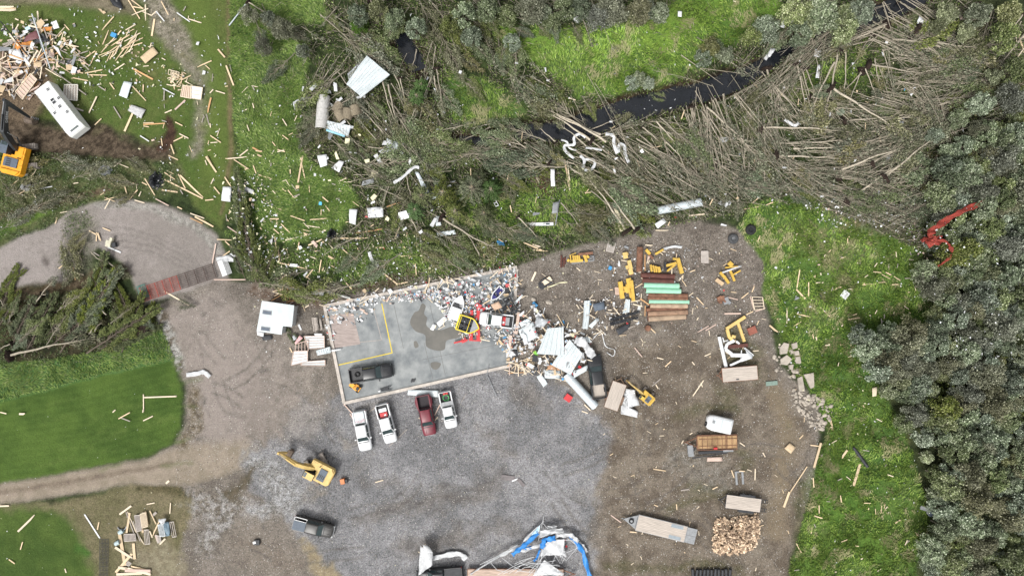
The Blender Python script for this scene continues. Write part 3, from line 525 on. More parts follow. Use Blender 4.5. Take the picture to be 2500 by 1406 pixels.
for t in [(598, 560, 568, 420), (630, 690, 590, 500), (625, 620, 580, 480), (650, 700, 590, 580), (640, 690, 670, 600), (610, 600, 560, 520), (690, 690, 620, 640), (600, 680, 570, 600), (745, 850, 700, 800)]: LIST.append(('spruce',) + t)
LIST.append(('pole', 35, 868, 257, 827))
for i, t in enumerate(LIST): place_fallen(*t, root_plate=(i < 60 and i % 3 == 0) or (t[0] == 'pole' and i % 6 == 0), z=random.uniform(0, .5) if t[0] != 'pole' else random.uniform(.3, .8))
for t in [(120, 840, 190, 740), (200, 820, 260, 740), (60, 830, 130, 770), (280, 790, 350, 740), (150, 760, 230, 700), (240, 700, 300, 650), (30, 790, 60, 720), (320, 820, 280, 760), (340, 760, 380, 800), (90, 800, 40, 850), (640, 690, 760, 715), (800, 735, 700, 712), (600, 640, 660, 690)]: place_fallen('leafy', *t, z=random.uniform(.6, 1.3))
# random fill along the fall direction, so the tangle closes as in the photograph
def fill(poly, n, kind_w, dirf, Lr, keepout=lambda x, y: False):
    poly_ = np.array(poly); x0, y0 = poly_.min(0); x1, y1 = poly_.max(0); k = 0
    while k < n:
        x = random.uniform(x0, x1); y = random.uniform(y0, y1)
        if sdist(np.array([x]), np.array([y]), poly)[0] < 0 or keepout(x, y): continue
        a = R(dirf(x, y) + random.uniform(-25, 25)); L = random.uniform(*Lr); kd = random.choices(list(kind_w), list(kind_w.values()))[0]
        place_fallen(kd, x, y, x + L * math.cos(a), y + L * math.sin(a), z=random.uniform(0, .4)); k += 1
def wet(x, y): return msk('creek', x, y) > .1 or msk(F_, x, y) > .35
# big tangles (directions in photo degrees, 0 = right, 90 = down)
fill([(860, 100), (1000, 60), (1240, 60), (1290, 200), (1080, 200), (1100, 330), (1300, 340), (1450, 350), (1420, 430), (1080, 450), (900, 470), (850, 420), (740, 380), (760, 180)], 34, {'leafy': 3, 'brush': 2, 'bare': 1}, lambda x, y: 50 if x < 1100 else 20, (60, 130), wet)
fill([(1500, 330), (1640, 290), (1800, 230), (2000, 130), (2250, 60), (2400, 200), (2350, 330), (2000, 450), (1550, 490)], 14, {'bare': 3, 'leafy': 3}, lambda x, y: 70 if x < 1900 else 20, (80, 150), wet)
# ------------------------------------------------------------------ standing wood on the right, willows by the creek
kinds = [('willow_tree', standing('willow_tree', 7.5, 2.5, WILLOW), 'silvery willow'), ('willow_tree', standing('willow_tree', 6.5, 2.1, WILLOW, wts=(5, 2, 1, 3)), 'dark willow'), ('alder_tree', standing('alder_tree', 7, 2.3, BIRCH), 'green alder'), ('alder_tree', standing('alder_tree', 6, 1.9, [(.13, .15, .07), (.2, .22, .12), (.33, .35, .22), (.06, .075, .03)]), 'olive alder'), ('willow_tree', standing('willow_tree', 8, 2.8, [(.13, .14, .085), (.2, .205, .14), (.32, .33, .24), (.07, .075, .045)], n=4600, wts=(4, 3, 1, 4)), 'brownish willow'), ('alder_tree', standing('alder_tree', 5, 1.7, WILLOW, n=3100, wts=(2, 4, 4, 2)), 'pale alder')]
used_k = set()
def stand(k, px, py, s=1.0, g='standing trees of the wood'):
    nm, pr, ds = kinds[k]
    o = pr if k not in used_k else copy_tree(pr); used_k.add(k); hh = 5.5 * s; p = P(px, py, hh); o.location = (p.x, p.y, -.05); o.rotation_euler = (0, 0, random.uniform(0, 6.28)); o.scale = (s, s, s * random.uniform(.85, 1.15))
    auto(o, ('small ' if s < .8 else 'broad ' if s > 1.1 else '') + ds, 'tree', px, py, g); return o
WOOD = [(2330, 360), (2420, 300), (2520, 280), (2520, 1430), (2290, 1430), (2285, 1340), (2322, 1280), (2300, 1180), (2280, 1100), (2238, 1010), (2190, 940), (2160, 870), (2170, 810), (2290, 820), (2300, 740), (2270, 690), (2290, 620), (2310, 520)]
pts = []; tries = 0
while tries < 14000 and len(pts) < 290:
    tries += 1; x = random.uniform(2110, 2530); y = random.uniform(270, 1440)
    if sdist(np.array([x]), np.array([y]), WOOD)[0] < -6: continue
    if any((x - a) ** 2 + (y - b_) ** 2 < 29 ** 2 for a, b_ in pts): continue
    pts.append((x, y))
pts += [(2130, 845), (2150, 905), (2190, 960), (2165, 880), (2215, 870), (2110, 820), (2222, 1040)]
for x, y in pts:
    stand(random.choices(range(6), (4, 4, 2, 2, 3, 3))[0], x, y, random.uniform(.5, .92) if y > 330 else random.uniform(.42, .7))
for x, y, k, s in [(1740, 105, 3, .8), (1775, 130, 3, .7), (1720, 140, 1, .6), (1880, 70, 0, .8), (1840, 90, 2, .7), (2020, 30, 0, 1.0), (2060, 60, 0, .9), (1990, 60, 5, .9), (1950, 20, 0, .9), (1960, 75, 1, .8), (2110, 20, 0, .8), (2080, 15, 5, .7), (1620, 15, 5, .9), (1590, 10, 5, .8), (1560, 25, 4, .7), (1500, 25, 4, .8), (1460, 40, 4, .7), (1420, 20, 2, .7), (1380, 15, 1, .8), (1330, 20, 5, .7), (1350, 45, 1, .6), (1300, 10, 4, .8), (1565, 185, 5, .7), (1590, 195, 5, .6), (1545, 200, 1, .5), (1240, 30, 1, .7), (1190, 15, 1, .8), (1130, 30, 1, .8), (1100, 60, 2, .7), (1150, 80, 1, .7), (870, 30, 1, .7), (920, 20, 3, .8), (960, 40, 2, .7), (1010, 60, 1, .7), (2330, 20, 3, .9), (2400, 30, 3, .9), (2450, 90, 2, .9), (2480, 170, 2, .8), (2370, 70, 3, .7), (2490, 20, 3, .9), (2440, 180, 3, .7), (2480, 240, 4, .8), (2300, 60, 3, .6), (2400, 250, 0, .7), (2350, 290, 0, .6), (2290, 330, 0, .5), (2060, 270, 5, .35), (1250, 95, 1, .6), (650, 40, 3, .6), (690, 70, 4, .6), (640, 110, 4, .5), (600, 30, 4, .5), (735, 120, 3, .55)]:
    stand(k, x, y, s, 'scattered standing trees')
# broken spruces still standing, seen from above
def snag(px, py, s, green):
    root = thing('spruce_tree', None, 'spruce tree', px, py, 3); b = MB(); b.path([(0, 0, 0), (.1, .05, 2.5), (.15, 0, 4.6)], .17, .1, 7)
    for i in range(5): t = rng.uniform(0, 6.28); b.path([(.15, 0, 4.4), (.15 + .15 * math.cos(t), .15 * math.sin(t), 5.1)], .05, .01, 4, mi=1)
    b.obj('trunk', [BARK, HEART], root); b = MB(); tips = []
    for lv in range(9):
        for i in range(9):
            t = rng.uniform(0, 6.28); z = 1.2 + lv * .38; L = (2.6 - lv * .17) * rng.uniform(.75, 1.1); b.path([(0, 0, z), (L * .5 * math.cos(t), L * .5 * math.sin(t), z + .1), (L * math.cos(t), L * math.sin(t), z - .35)], .03, .008, 4); tips.append((z, L, t))
    b.obj('branches', TWIG, root); n = 7000 if green else 3200; T = np.array(tips)[rng.integers(0, len(tips), n)]; u = rng.uniform(.25, 1.05, n) ** .7
    C = np.stack([T[:, 1] * u * np.cos(T[:, 2]), T[:, 1] * u * np.sin(T[:, 2]), T[:, 0] + .1 - .45 * u * u], 1) + rng.normal(size=(n, 3)) * .1
    ax = np.stack([np.cos(T[:, 2]), np.sin(T[:, 2]), -.2 * np.ones(n)], 1); pal = [(.06, .12, .03), (.09, .17, .04), (.12, .2, .06), (.04, .08, .02)] if green else SPR
    V, F, c = leafcloud(C, .27, 0, colmix(n, pal, (4, 4, 2, 3)), up=.6, asp=.3, axis=ax); np_mesh('crown', V, F, NEEDLE, c, root); root.scale = (s, s, s)
    auto(root, 'bright green standing spruce' if green else 'snapped standing spruce', 'spruce tree', px, py, 'snapped spruces still standing')
for a in [(1028, 477, .75, 0), (1080, 470, .85, 0), (1152, 460, 1.0, 0), (1168, 432, .6, 0), (1198, 462, .75, 1), (1010, 510, .6, 1), (1180, 520, .7, 0), (1110, 515, .7, 0), (1015, 230, .6, 1), (1025, 200, .5, 1), (870, 55, .6, 1), (620, 660, .5, 0)]: snag(*a)
# ------------------------------------------------------------------ stuff: grass, brushwood, leaf litter
def scatter(n, x0, y0, x1, y1, prob):
    X = rng.uniform(x0, x1, n); Y = rng.uniform(y0, y1, n); k = rng.uniform(0, 1, n) < prob(X, Y); return X[k], Y[k]
def to_world(X, Y, z): k = (H - z) / H; return (X - 1250) / S, (703 - Y) / S
def blades(name, X, Y, ln, wd, dirf, pal, wts, lean=.5, tone=None, dry=0):
    n = len(X); wx, wy = to_world(X, Y, 0); z = gz(wx, wy); a = dirf(X, Y) + rng.normal(size=n) * .45; L = ln * rng.uniform(.6, 1.4, n)
    A = np.stack([np.cos(a), np.sin(a), lean + rng.uniform(-.1, .3, n)], 1); A = unit(A); N = unit(np.stack([-np.sin(a) * .4 - np.cos(a) * .5, np.cos(a) * .4 - np.sin(a) * .5, np.ones(n)], 1)); N = unit(N - A * (A * N).sum(1, keepdims=True))
    C = np.stack([wx, wy, z + L * .5 * A[:, 2]], 1); V, F = leaves(C, A, N, L, wd * rng.uniform(.7, 1.3, n)); c = colmix(n, pal, wts, .2)
    if tone is not None: c = c * tone[:, None]
    if dry: q = np.clip((vnoise(X, Y, 30, 71, 4) - .56) * 7, 0, .8)[:, None] * dry; c = c * (1 - q) + np.array([.30, .275, .15]) * q
    o = np_mesh(name, V, F, GRASSM, np.repeat(c, 4, 0)); o['kind'] = 'stuff'; return o
fdir = lambda X, Y: 2.6 + (vnoise(X, Y, 70, 21, 3) - .5) * 7
X, Y = scatter(520000, 540, -20, 2300, 1430, lambda X, Y: np.clip(msk(F_, X, Y) - .15, 0, 1) * .95 * (1 - msk('creek', X, Y)) * (X > 1000) * np.clip((vnoise(X, Y, 34, 24, 4) - .3) * 5, .12, 1))
tn = .35 + 1.3 * vnoise(X, Y, 26, 22, 4) + .9 * np.exp(-((X - 1530) ** 2 / 160 ** 2 + (Y - 100) ** 2 / 50 ** 2)); yel = np.clip((vnoise(X, Y, 120, 23, 3) - .45) * 4, 0, 1)
o = blades('grass', X, Y, .58, .09, fdir, [(.10, .17, .025), (.15, .23, .038), (.22, .29, .07), (.045, .085, .02)], (4, 4, 1.5, 3), tone=tn, dry=1); o['label'] = 'long flattened green grass of the meadow and the creek side'
X, Y = scatter(260000, -20, -20, 1000, 1000, lambda X, Y: np.clip(msk(F_, X, Y) - .15, 0, 1) * .95)
tn = .5 + 1.1 * vnoise(X, Y, 30, 22, 4)
o = blades('grass', X, Y, .42, .09, fdir, [(.11, .175, .035), (.16, .225, .055), (.22, .26, .10), (.055, .10, .025)], (4, 4, 1, 3), tone=tn); o['label'] = 'shorter green grass of the left clearing'
TANG = [(570, -20), (2300, -20), (2520, 60), (2520, 360), (2330, 400), (2260, 620), (1960, 500), (1830, 520), (1700, 540), (1400, 600), (1260, 650), (800, 730), (640, 700), (560, 560), (720, 620), (850, 560), (860, 460), (740, 400), (700, 240), (570, 150)]
def ptang(X, Y):
    m = (sdist(X, Y, TANG) > 0) * 1.0; g = msk(F_, X, Y); return m * np.clip(1 - .93 * g, 0, 1) * (1 - .92 * msk('creek', X, Y)) * np.clip(vnoise(X, Y, 40, 31, 4) * 3 - .75, .03, 1)
def bdir(X, Y): return -np.where(X < 1150, R(45), np.where(X < 1500, R(25), np.where(X < 1900, R(65), R(20)))) + (vnoise(X, Y, 90, 33, 3) - .5) * 3
X, Y = scatter(60000, 540, -20, 2520, 760, ptang)
o = blades('brushwood', X, Y, 1.3, .06, bdir, [(.30, .27, .2), (.42, .38, .29), (.16, .14, .10), (.06, .055, .035)], (3, 1.5, 3, 3), lean=.2); o['label'] = 'tangle of broken twigs over the blown-down wood'
X, Y = scatter(190000, 540, -20, 2520, 760, ptang); n = len(X); wx, wy = to_world(X, Y, 0)
cl = colmix(n, OLIVE + [(.08, .14, .03), (.13, .20, .05), (.2, .27, .1), (.035, .06, .015)], (2, 2, 1, 3, 4, 4, 1, 4)) * (.12 + 1.35 * vnoise(X, Y, 16, 35, 4))[:, None]
V, F, c = leafcloud(np.stack([wx, wy, gz(wx, wy) + rng.uniform(.03, .95, n) * vnoise(X, Y, 22, 35, 3)], 1), .25, 0, cl, up=.5); o = np_mesh('undergrowth', V, F, LEAF, c); o['kind'] = 'stuff'; o['label'] = 'low leaves and torn foliage between the fallen trees'
BANK = [(-20, 360), (200, 380), (430, 400), (450, 470), (330, 485), (230, 490), (165, 520), (112, 560), (60, 575), (-20, 610)]
BANK2 = [(-20, 700), (140, 730), (330, 740), (385, 780), (410, 850), (300, 880), (-20, 900)]
def pb(X, Y): return np.clip((sdist(X, Y, BANK) > 0) * .8 + (sdist(X, Y, BANK2) > 0) * .7 + sstep(pdist(X, Y, [(190, 545, 34), (175, 640, 34)]) , 12) * .55, 0, 1) * np.clip(vnoise(X, Y, 26, 37, 4) * 3.4 - 1.1, 0, 1)
X, Y = scatter(120000, -20, 350, 480, 900, pb); n = len(X); wx, wy = to_world(X, Y, 0); cl = colmix(n, [(.07, .11, .03), (.11, .15, .05), (.2, .2, .14), (.045, .07, .025)], (4, 3, 1, 3))
V, F, c = leafcloud(np.stack([wx, wy, gz(wx, wy) + rng.uniform(.03, .4, n)], 1), .17, 0, cl, up=.5); o = np_mesh('undergrowth', V, F, LEAF, c); o['kind'] = 'stuff'; o['label'] = 'weeds and torn leaves beside the gravel turnaround'
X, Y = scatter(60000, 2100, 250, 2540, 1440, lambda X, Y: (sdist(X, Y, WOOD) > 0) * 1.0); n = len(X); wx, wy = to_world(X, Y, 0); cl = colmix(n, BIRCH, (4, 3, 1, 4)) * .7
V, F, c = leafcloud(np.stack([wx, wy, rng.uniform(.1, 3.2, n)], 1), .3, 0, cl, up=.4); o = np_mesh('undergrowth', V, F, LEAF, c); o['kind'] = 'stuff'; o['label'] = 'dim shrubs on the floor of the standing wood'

# the long thin stems of the blown-down thicket, far too many to count: each follows the nearest fallen tree
seg_ = np.array([[t[1], t[2], t[3], t[4]] for t in LIST if t[0] in ('bare', 'pole', 'leafy') and t[1] > 700 and t[2] < 700], float); mx = (seg_[:, 0] + seg_[:, 2]) / 2; my = (seg_[:, 1] + seg_[:, 3]) / 2
b = MB(); SC_, SA_ = [], []; k = 0; rr_ = random.Random(11)
while k < 1150:
    x = rr_.uniform(720, 2480); y = rr_.uniform(-10, 690)
    if k % 3: x = rr_.uniform(1440, 2330); y = rr_.uniform(60, 540)
    X1, Y1 = np.array([x]), np.array([y])
    if sdist(X1, Y1, TANG)[0] < 4 or msk(F_, x, y) > .5 or (x > 2240 and y > 330) or (msk('creek', x, y) > .05 and x < 1930): continue
    if rr_.random() < .75 and vnoise(X1, Y1, 34, 61, 3)[0] < .5: continue
    i = int(np.argmin((mx - x) ** 2 + (my - y) ** 2)); a = math.atan2(-(seg_[i, 3] - seg_[i, 1]), seg_[i, 2] - seg_[i, 0]) + rr_.gauss(0, .14); L = rr_.uniform(4, 10.5) if x > 1440 else rr_.uniform(2.5, 6); p = P(x, y, 0); g = max(gz(p.x, p.y), -.3)
    ex_ = [(x + S * L * q * math.cos(a), y - S * L * q * math.sin(a)) for q in (-.4, -.2, .3, .6)]
    if any(msk(F_, *e) > .4 or (msk('creek', *e) > .05 and e[0] < 1930) for e in ex_) and rr_.random() < .8: continue
    if any(sdist(np.array([e[0]]), np.array([e[1]]), TANG)[0] < 0 for e in ex_): continue
    d = Vector((math.cos(a), math.sin(a), 0)); n_ = Vector((-d.y, d.x, 0)); cv = rr_.uniform(-.5, .5); z0 = rr_.uniform(.35, 1.3); p.z = 0
    f = lambda t: p + d * (L * (t - .4)) + n_ * (cv * t * t) + Vector((0, 0, g + z0 + .25 * math.sin(3 * t)))
    r0 = rr_.choice((.025, .03, .035, .045, .07)); b.path([f(t / 4) for t in range(5)], r0, .018, 4, mi=rr_.choice((0, 0, 0, 1)))
    for j in range(rr_.randint(2, 7)):
        t = rr_.uniform(.35, .95); q = f(t); l2 = L * rr_.uniform(.1, .28); e = (d + n_ * rr_.uniform(-.55, .55)).normalized(); q2 = q + e * l2 + Vector((0, 0, rr_.uniform(-.1, .3))); b.path([q, (q + q2) / 2 + Vector((0, 0, .06)), q2], .02, .008, 3, mi=rr_.choice((0, 1, 2)))
        if rr_.random() < .7:
            for _ in range(rr_.randint(5, 16)): SC_.append(q.lerp(q2, rr_.uniform(.2, 1.1)) + Vector((rr_.gauss(0, .16), rr_.gauss(0, .16), rr_.gauss(0, .08)))); SA_.append(e)
    k += 1
o = b.obj('thicket_stems', [PALEBARK, TWIG, BARK]); o['kind'] = 'stuff'; o['label'] = 'mass of thin flattened stems filling the blown-down wood'
V, F, c = leafcloud(np.array(SC_), .26, 0, colmix(len(SC_), OLIVE, (4, 4, 2, 2)), up=.6, axis=np.array(SA_)); o = np_mesh('thicket_leaves', V, F, LEAF, c); o['kind'] = 'stuff'; o['label'] = 'leaves still hanging on the flattened stems'
# ------------------------------------------------------------------ materials of the made things
WHITE = M('white_paint', (.66, .67, .68), rough=.35, var=.06, sc_=1.2); WHITEM = M('white_sheet_metal', (.57, .62, .635), rough=.4, var=.09, sc_=1.5, rnd=.1); BLACKP = M('black_paint', (.02, .021, .024), rough=.28, var=.3, sc_=1.5, spec=.5)
CHAR = M('charcoal_paint', (.05, .048, .046), rough=.35, var=.25); MAROON = M('maroon_paint', (.16, .022, .035), rough=.35, var=.2, sc_=1.5); GLASS = M('tinted_glass', (.028, .05, .052), rough=.08, var=.3, spec=.7)
RUB = M('black_rubber', (.022, .022, .023), rough=.9, var=.3, sc_=6); STEEL = M('grey_steel', (.28, .29, .30), rough=.5, metal=.3, var=.2); GALV = M('galvanised_steel', (.62, .68, .71), rough=.42, metal=.3, var=.12, sc_=3)
YEL = M('yellow_paint', (.62, .40, .07), rough=.5, var=.2, sc_=2, rnd=.08); PALEY = M('faded_yellow_paint', (.66, .47, .17), rough=.55, var=.2, sc_=2.2); ORA = M('orange_yellow_paint', (.80, .36, .02), rough=.45, var=.12)
RED = M('red_paint', (.55, .035, .04), rough=.45, var=.2); RUSTY = M('rusty_steel', (.24, .12, .075), rough=.85, var=.45, sc_=1.6, bump=.02, rnd=.12); DRUST = M('dark_red_rust', (.115, .045, .035), rough=.8, var=.3, sc_=1.6); TANRUST = M('sandy_rust', (.45, .33, .23), rough=.85, var=.3, sc_=1.2, rnd=.1)
MINT = M('mint_paint', (.30, .58, .42), rough=.55, var=.12, sc_=1.3); DGREY = M('dark_grey_plastic', (.035, .037, .042), rough=.6, var=.3); DSLATE = M('slate_panel', (.10, .125, .16), rough=.6, var=.2)
PINE = M('fresh_pine', (.70, .54, .355), rough=.8, var=.16, sc_=2, rnd=.14, st=(.4, 4, 4)); PALEPINE = M('pale_pine', (.72, .61, .46), rough=.8, var=.12, sc_=2, rnd=.1, st=(.4, 4, 4)); ORPINE = M('orange_pine', (.56, .33, .16), rough=.8, var=.15, sc_=2, rnd=.15, st=(.4, 4, 4)); GREYW = M('weathered_wood', (.36, .32, .285), rough=.9, var=.25, sc_=2, rnd=.1, st=(.4, 4, 4))
DECK = M('deck_boards', (.50, .44, .385), rough=.9, var=.2, sc_=1.4, st=(.5, 5, 1)); OSB = M('board_panel', (.56, .43, .28), rough=.85, var=.15, sc_=6); CREAM = M('cream_foam', (.72, .68, .46), rough=.8, var=.1, rnd=.1)
CONC = M('concrete', (.10, .115, .125), rough=.7, var=.3, sc_=.45, col2=(.315, .325, .32), bump=.01); CURB = M('pale_curb', (.52, .47, .42), rough=.85, var=.3, sc_=1.2); STONE = M('broken_concrete', (.40, .355, .30), rough=.9, var=.2, sc_=2, rnd=.15)
BLUE = M('blue_tarp', (.03, .23, .62), rough=.5, var=.2); BLUEP = M('blue_plastic', (.06, .28, .55), rough=.45, var=.15); TARP = M('white_tarp', (.58, .59, .60), rough=.6, var=.22, sc_=2.2, rnd=.06); GREYT = M('translucent_grey_sheet', (.42, .44, .46), rough=.5, var=.2); BTARP = M('black_tarp', (.022, .024, .028), rough=.4, var=.3)
PINKB = M('pinkish_studs', (.58, .44, .37), rough=.8, var=.15); NAVY = M('navy_paint', (.03, .03, .16), rough=.3, var=.15); GREEN = M('green_hose', (.12, .42, .16), rough=.5, var=.15); WOODFL = M('worn_plank_floor', (.36, .30, .275), rough=.9, var=.25, sc_=1.0, st=(1, 6, 1))
LBLUE = M('pale_blue_trim', (.25, .5, .62), rough=.5, var=.1); BROWN = M('brown_fibre', (.2, .13, .09), rough=.9, var=.3); PAVE = M('faded_marking', (.5, .5, .48), rough=.9, var=.3); YLINE = M('yellow_line_paint', (.66, .5, .03), rough=.7, var=.12, sc_=4); PUD = M('puddle_water', (.10, .097, .088), rough=.1, var=.3, sc_=.5, spec=.5, col2=(.165, .155, .135)); DOOR = M('red_plastic', (.6, .05, .03), rough=.5, var=.2); TEALG = M('green_gate_paint', (.06, .2, .16), rough=.6, var=.2)
def text(s, size, mat, parent, mtx, name='lettering', ext=.004):
    cu = bpy.data.curves.new('t', 'FONT'); cu.body = s; cu.size = size; cu.extrude = ext; cu.align_x = 'CENTER'; cu.align_y = 'CENTER'; t = bpy.data.objects.new('t', cu); COL.objects.link(t)
    bpy.context.view_layer.update(); me = bpy.data.meshes.new_from_object(t.evaluated_get(bpy.context.evaluated_depsgraph_get())); bpy.data.objects.remove(t)
    me.materials.clear(); me.materials.append(mat); me.transform(mtx); return link(bpy.data.objects.new(name, me), parent)
def local(o, pts, z):       # photo px -> the thing's own coordinates (things with no rotation)
    return [tuple((P(x, y, z) - Vector((o.location.x, o.location.y, 0))).xy) for x, y in pts]
def cen(pts): return sum(p[0] for p in pts) / len(pts), sum(p[1] for p in pts) / len(pts)
# ------------------------------------------------------------------ pickup trucks
def wheel(parent, x, y, r=.4, w=.26, z=None):
    z = r if z is None else z; b = MB(); pr = [(-w / 2, r * .62), (-w / 2, r * .9), (-w * .36, r), (w * .36, r), (w / 2, r * .9), (w / 2, r * .62)]
    rings = [[Vector((x + q[1] * math.cos(t), y + q[0], z + q[1] * math.sin(t))) for t in [2 * math.pi * i / 18 for i in range(18)]] for q in pr]
    b.loft(rings, cap=False); wl = b.obj('wheel', RUB, parent); c = MB(); c.tube((x, y - w * .4, z), (x, y + w * .4, z), r * .63, n=14); c.obj('rim', STEEL, wl); return wl
def pickup(label, fx, fy, rx, ry, paint, group=None, dually=False, ext=False, bedmat=None, z0=0, cover=None, W=1.0, shell=None):
    a = ang((rx, ry, fx, fy)); p = P((fx + rx) / 2, (fy + ry) / 2, 1.0); o = bpy.data.objects.new('pickup_truck', None); link(o); o.location = (p.x, p.y, z0); o.rotation_euler = (0, 0, a); tag(o, label, 'pickup truck', group)
    L = (P(fx, fy, 1) - P(rx, ry, 1)).length; k = L / 5.8; o.scale = (k, max(k, .93) * W, 1); bedmat = bedmat or BLACKP
    b = MB(); st = [(2.92, .70, .48, .80), (2.88, .84, .42, .98), (2.7, .93, .36, 1.04), (2.2, .98, .34, 1.10), (1.62, 1.0, .34, 1.17), (.9, 1.0, .34, 1.18), (-1.02, 1.0, .34, 1.20)]
    b.loft([[Vector(q) for q in [(x, -w, z0_), (x, -w * 1.0, z1 - .2), (x, -w + .07, z1 - .04), (x, -w * .55, z1 + .02), (x, 0, z1 + .05), (x, w * .55, z1 + .02), (x, w - .07, z1 - .04), (x, w, z1 - .2), (x, w, z0_)]] for x, w, z0_, z1 in st], closed=True)
    b.obj('body', paint, o)
    b = MB(); b.box((2.1, -.42, 1.17), (.9, .035, .03)); b.box((2.1, .42, 1.17), (.9, .035, .03)); b.box((1.66, 0, 1.2), (.10, 1.5, .04), mi=1); b.obj('hood_trim', [paint, DGREY], o)
    # cab
    xb = -.95 if not ext else -.55; b = MB(); bt = [(1.5, .93, 1.13), (.78, .74, 1.80), (.6, .74, 1.86), (xb + .25, .74, 1.88), (xb + .05, .74, 1.80), (xb - .12, .93, 1.13)]
    b.loft([[Vector((x, -w, 1.12)), Vector((x, -w, min(z, 1.2))), Vector((x, -(w if z < 1.3 else .72), z)), Vector((x, 0, z + (.03 if z > 1.3 else 0))), Vector((x, (w if z < 1.3 else .72), z)), Vector((x, w, min(z, 1.2))), Vector((x, w, 1.12))] for x, w, z in [(1.5, .93, 1.14), (.74, .9, 1.80), (xb + .05, .9, 1.80), (xb - .12, .93, 1.14)]], closed=True)
    b.obj('cab', paint, o)
    b = MB(); b.loft([[Vector((x, y, 1.80 + .07 * (1 - (y / .76) ** 2) * e)) for y in (-.745, -.55, -.2, .2, .55, .745)] + [Vector((x, y, 1.775)) for y in (.745, 0, -.745)] for x, e in ((.76, .3), (.5, 1), (xb + .3, 1), (xb + .04, .3))], closed=True); b.obj('roof', paint, o)
    off = .012
    b = MB(); b.add([(1.46 + off, -.84, 1.19), (1.46 + off, .84, 1.19), (.82 + off, .68, 1.755), (.82 + off, -.68, 1.755)], [(0, 1, 2, 3)]); b.add([(1.46, -.84, 1.17), (1.46, .84, 1.17), (.82, .68, 1.735), (.82, -.68, 1.735)], [(3, 2, 1, 0)]); b.obj('windshield', GLASS, o)
    b = MB(); b.add([(xb - .13, -.74, 1.22), (xb + .01, -.62, 1.74), (xb + .01, .62, 1.74), (xb - .13, .74, 1.22)], [(3, 2, 1, 0)]); b.obj('rear_window', GLASS, o)
    for s in (-1, 1):
        for x0, x1 in ((1.18, .32), (.22, xb + .12)):
            b = MB(); v = [(x0, s * .935, 1.2), (x0 - (.42 if x0 > 1 else 0), s * .775, 1.74), (x1, s * .775, 1.74), (x1, s * .935, 1.2)]; b.add(v, [(0, 1, 2, 3) if s > 0 else (3, 2, 1, 0)]); b.obj('side_window', GLASS, o)
        b = MB(); b.box((1.12, s * 1.13, 1.2), (.14, .24, .2)); b.box((1.14, s * 1.0, 1.16), (.06, .14, .05)); b.obj('mirror', DGREY if paint != WHITE else paint, o)
        b = MB(); b.box((2.83, s * .72, .86), (.2, .26, .17)); b.obj('headlight', GLASS, o); b = MB(); b.box((-2.89, s * .93, .98), (.06, .12, .3)); b.obj('taillight', RED, o)
    # bed
    bx0, bx1 = (-.98 if not ext else -.7), -2.86; b = MB(); cx = (bx0 + bx1) / 2; lx = bx0 - bx1
    for s in (-1, 1): b.box((cx, s * .92, .86), (lx, .15, .78)); b.box((cx, s * .92, 1.262), (lx, .17, .03))
    b.box((bx0 - .05, 0, .95), (.09, 1.69, .62)); 
    if dually:
        for s in (-1, 1): b.loft([[Vector((x, s * .99, .5)), Vector((x, s * (1.0 + e), .5)), Vector((x, s * (1.0 + e), .95)), Vector((x, s * (1.0 + e * .6), 1.12)), Vector((x, s * .99, 1.14))][::s] for x, e in ((-1.15, .0), (-1.4, .17), (-1.8, .25), (-2.3, .25), (-2.6, .14), (-2.8, 0))], closed=True)
    b.obj('bed', paint, o)
    b = MB(); b.box((cx, 0, .62), (lx, 1.68, .06));
    for i in range(8): b.box((cx, -.7 + i * .2, .66), (lx - .12, .06, .02))
    b.obj('bed_floor', bedmat, o)
    b = MB(); b.box((-2.9, 0, .92), (.07, 1.82, .62)); b.obj('tailgate', paint, o); b = MB(); b.box((-3.02, 0, .55), (.14, 1.86, .2)); b.obj('rear_bumper', STEEL if paint != BLACKP else DGREY, o)
    b = MB(); b.box((2.93, 0, .55), (.16, 1.76, .24)); b.obj('front_bumper', STEEL if paint != BLACKP else DGREY, o)
    for x in (1.85, -1.85):
        for s in (-1, 1): wheel(o, x, s * (.88 if not (dually and x < 0) else 1.06), .41, .26 if not (dually and x < 0) else .4)
    if cover: b = MB(); b.box((cx, 0, 1.30), (lx - .04, 1.84, .05)); b.box((cx, 0, 1.33), (.03, 1.8, .02)); b.obj('bed_cover', cover, o)
    return o, k
def bedpt(o, k, x, y): m = Matrix.Rotation(o.rotation_euler.z, 3, 'Z'); return Vector(o.location) + m @ Vector((x * k, y, 0))
def cargo(name, label, cat, o, k, x, y, z, build, mats):
    b = MB(); build(b); c = b.obj(name, mats); p = bedpt(o, k, x, y); c.location = (p.x, p.y, z); c.rotation_euler = o.rotation_euler; tag(c, label, cat); return c
g_tr = 'pickup trucks parked below the concrete slab'
t, k = pickup('black crew cab pickup parked on the bare concrete slab', 956, 903, 854, 919, BLACKP); cargo('tyre', 'spare tyre lying in the bed of the black pickup on the slab', 'tyre', t, k, -1.9, .1, .78, lambda b: b.torus((0, 0, 0), .28, .11), RUB)
t, k = pickup('leftmost parked white pickup, its bed covered by a sheet with pink lettering', 893, 1099, 876, 1004, WHITE, g_tr)
b = MB(); b.grid(lambda u, v: (-2.75 + 1.65 * u, -.72 + 1.44 * v, 1.31 + .02 * math.sin(u * 9 + v * 7)), 8, 8, .03); c = b.obj('bed_sheet', WHITEM); p = bedpt(t, k, 0, 0); c.location = (p.x, p.y, 0); c.rotation_euler = t.rotation_euler; tag(c, 'white sheet with pink lettering covering the leftmost parked pickup bed', 'sheet')
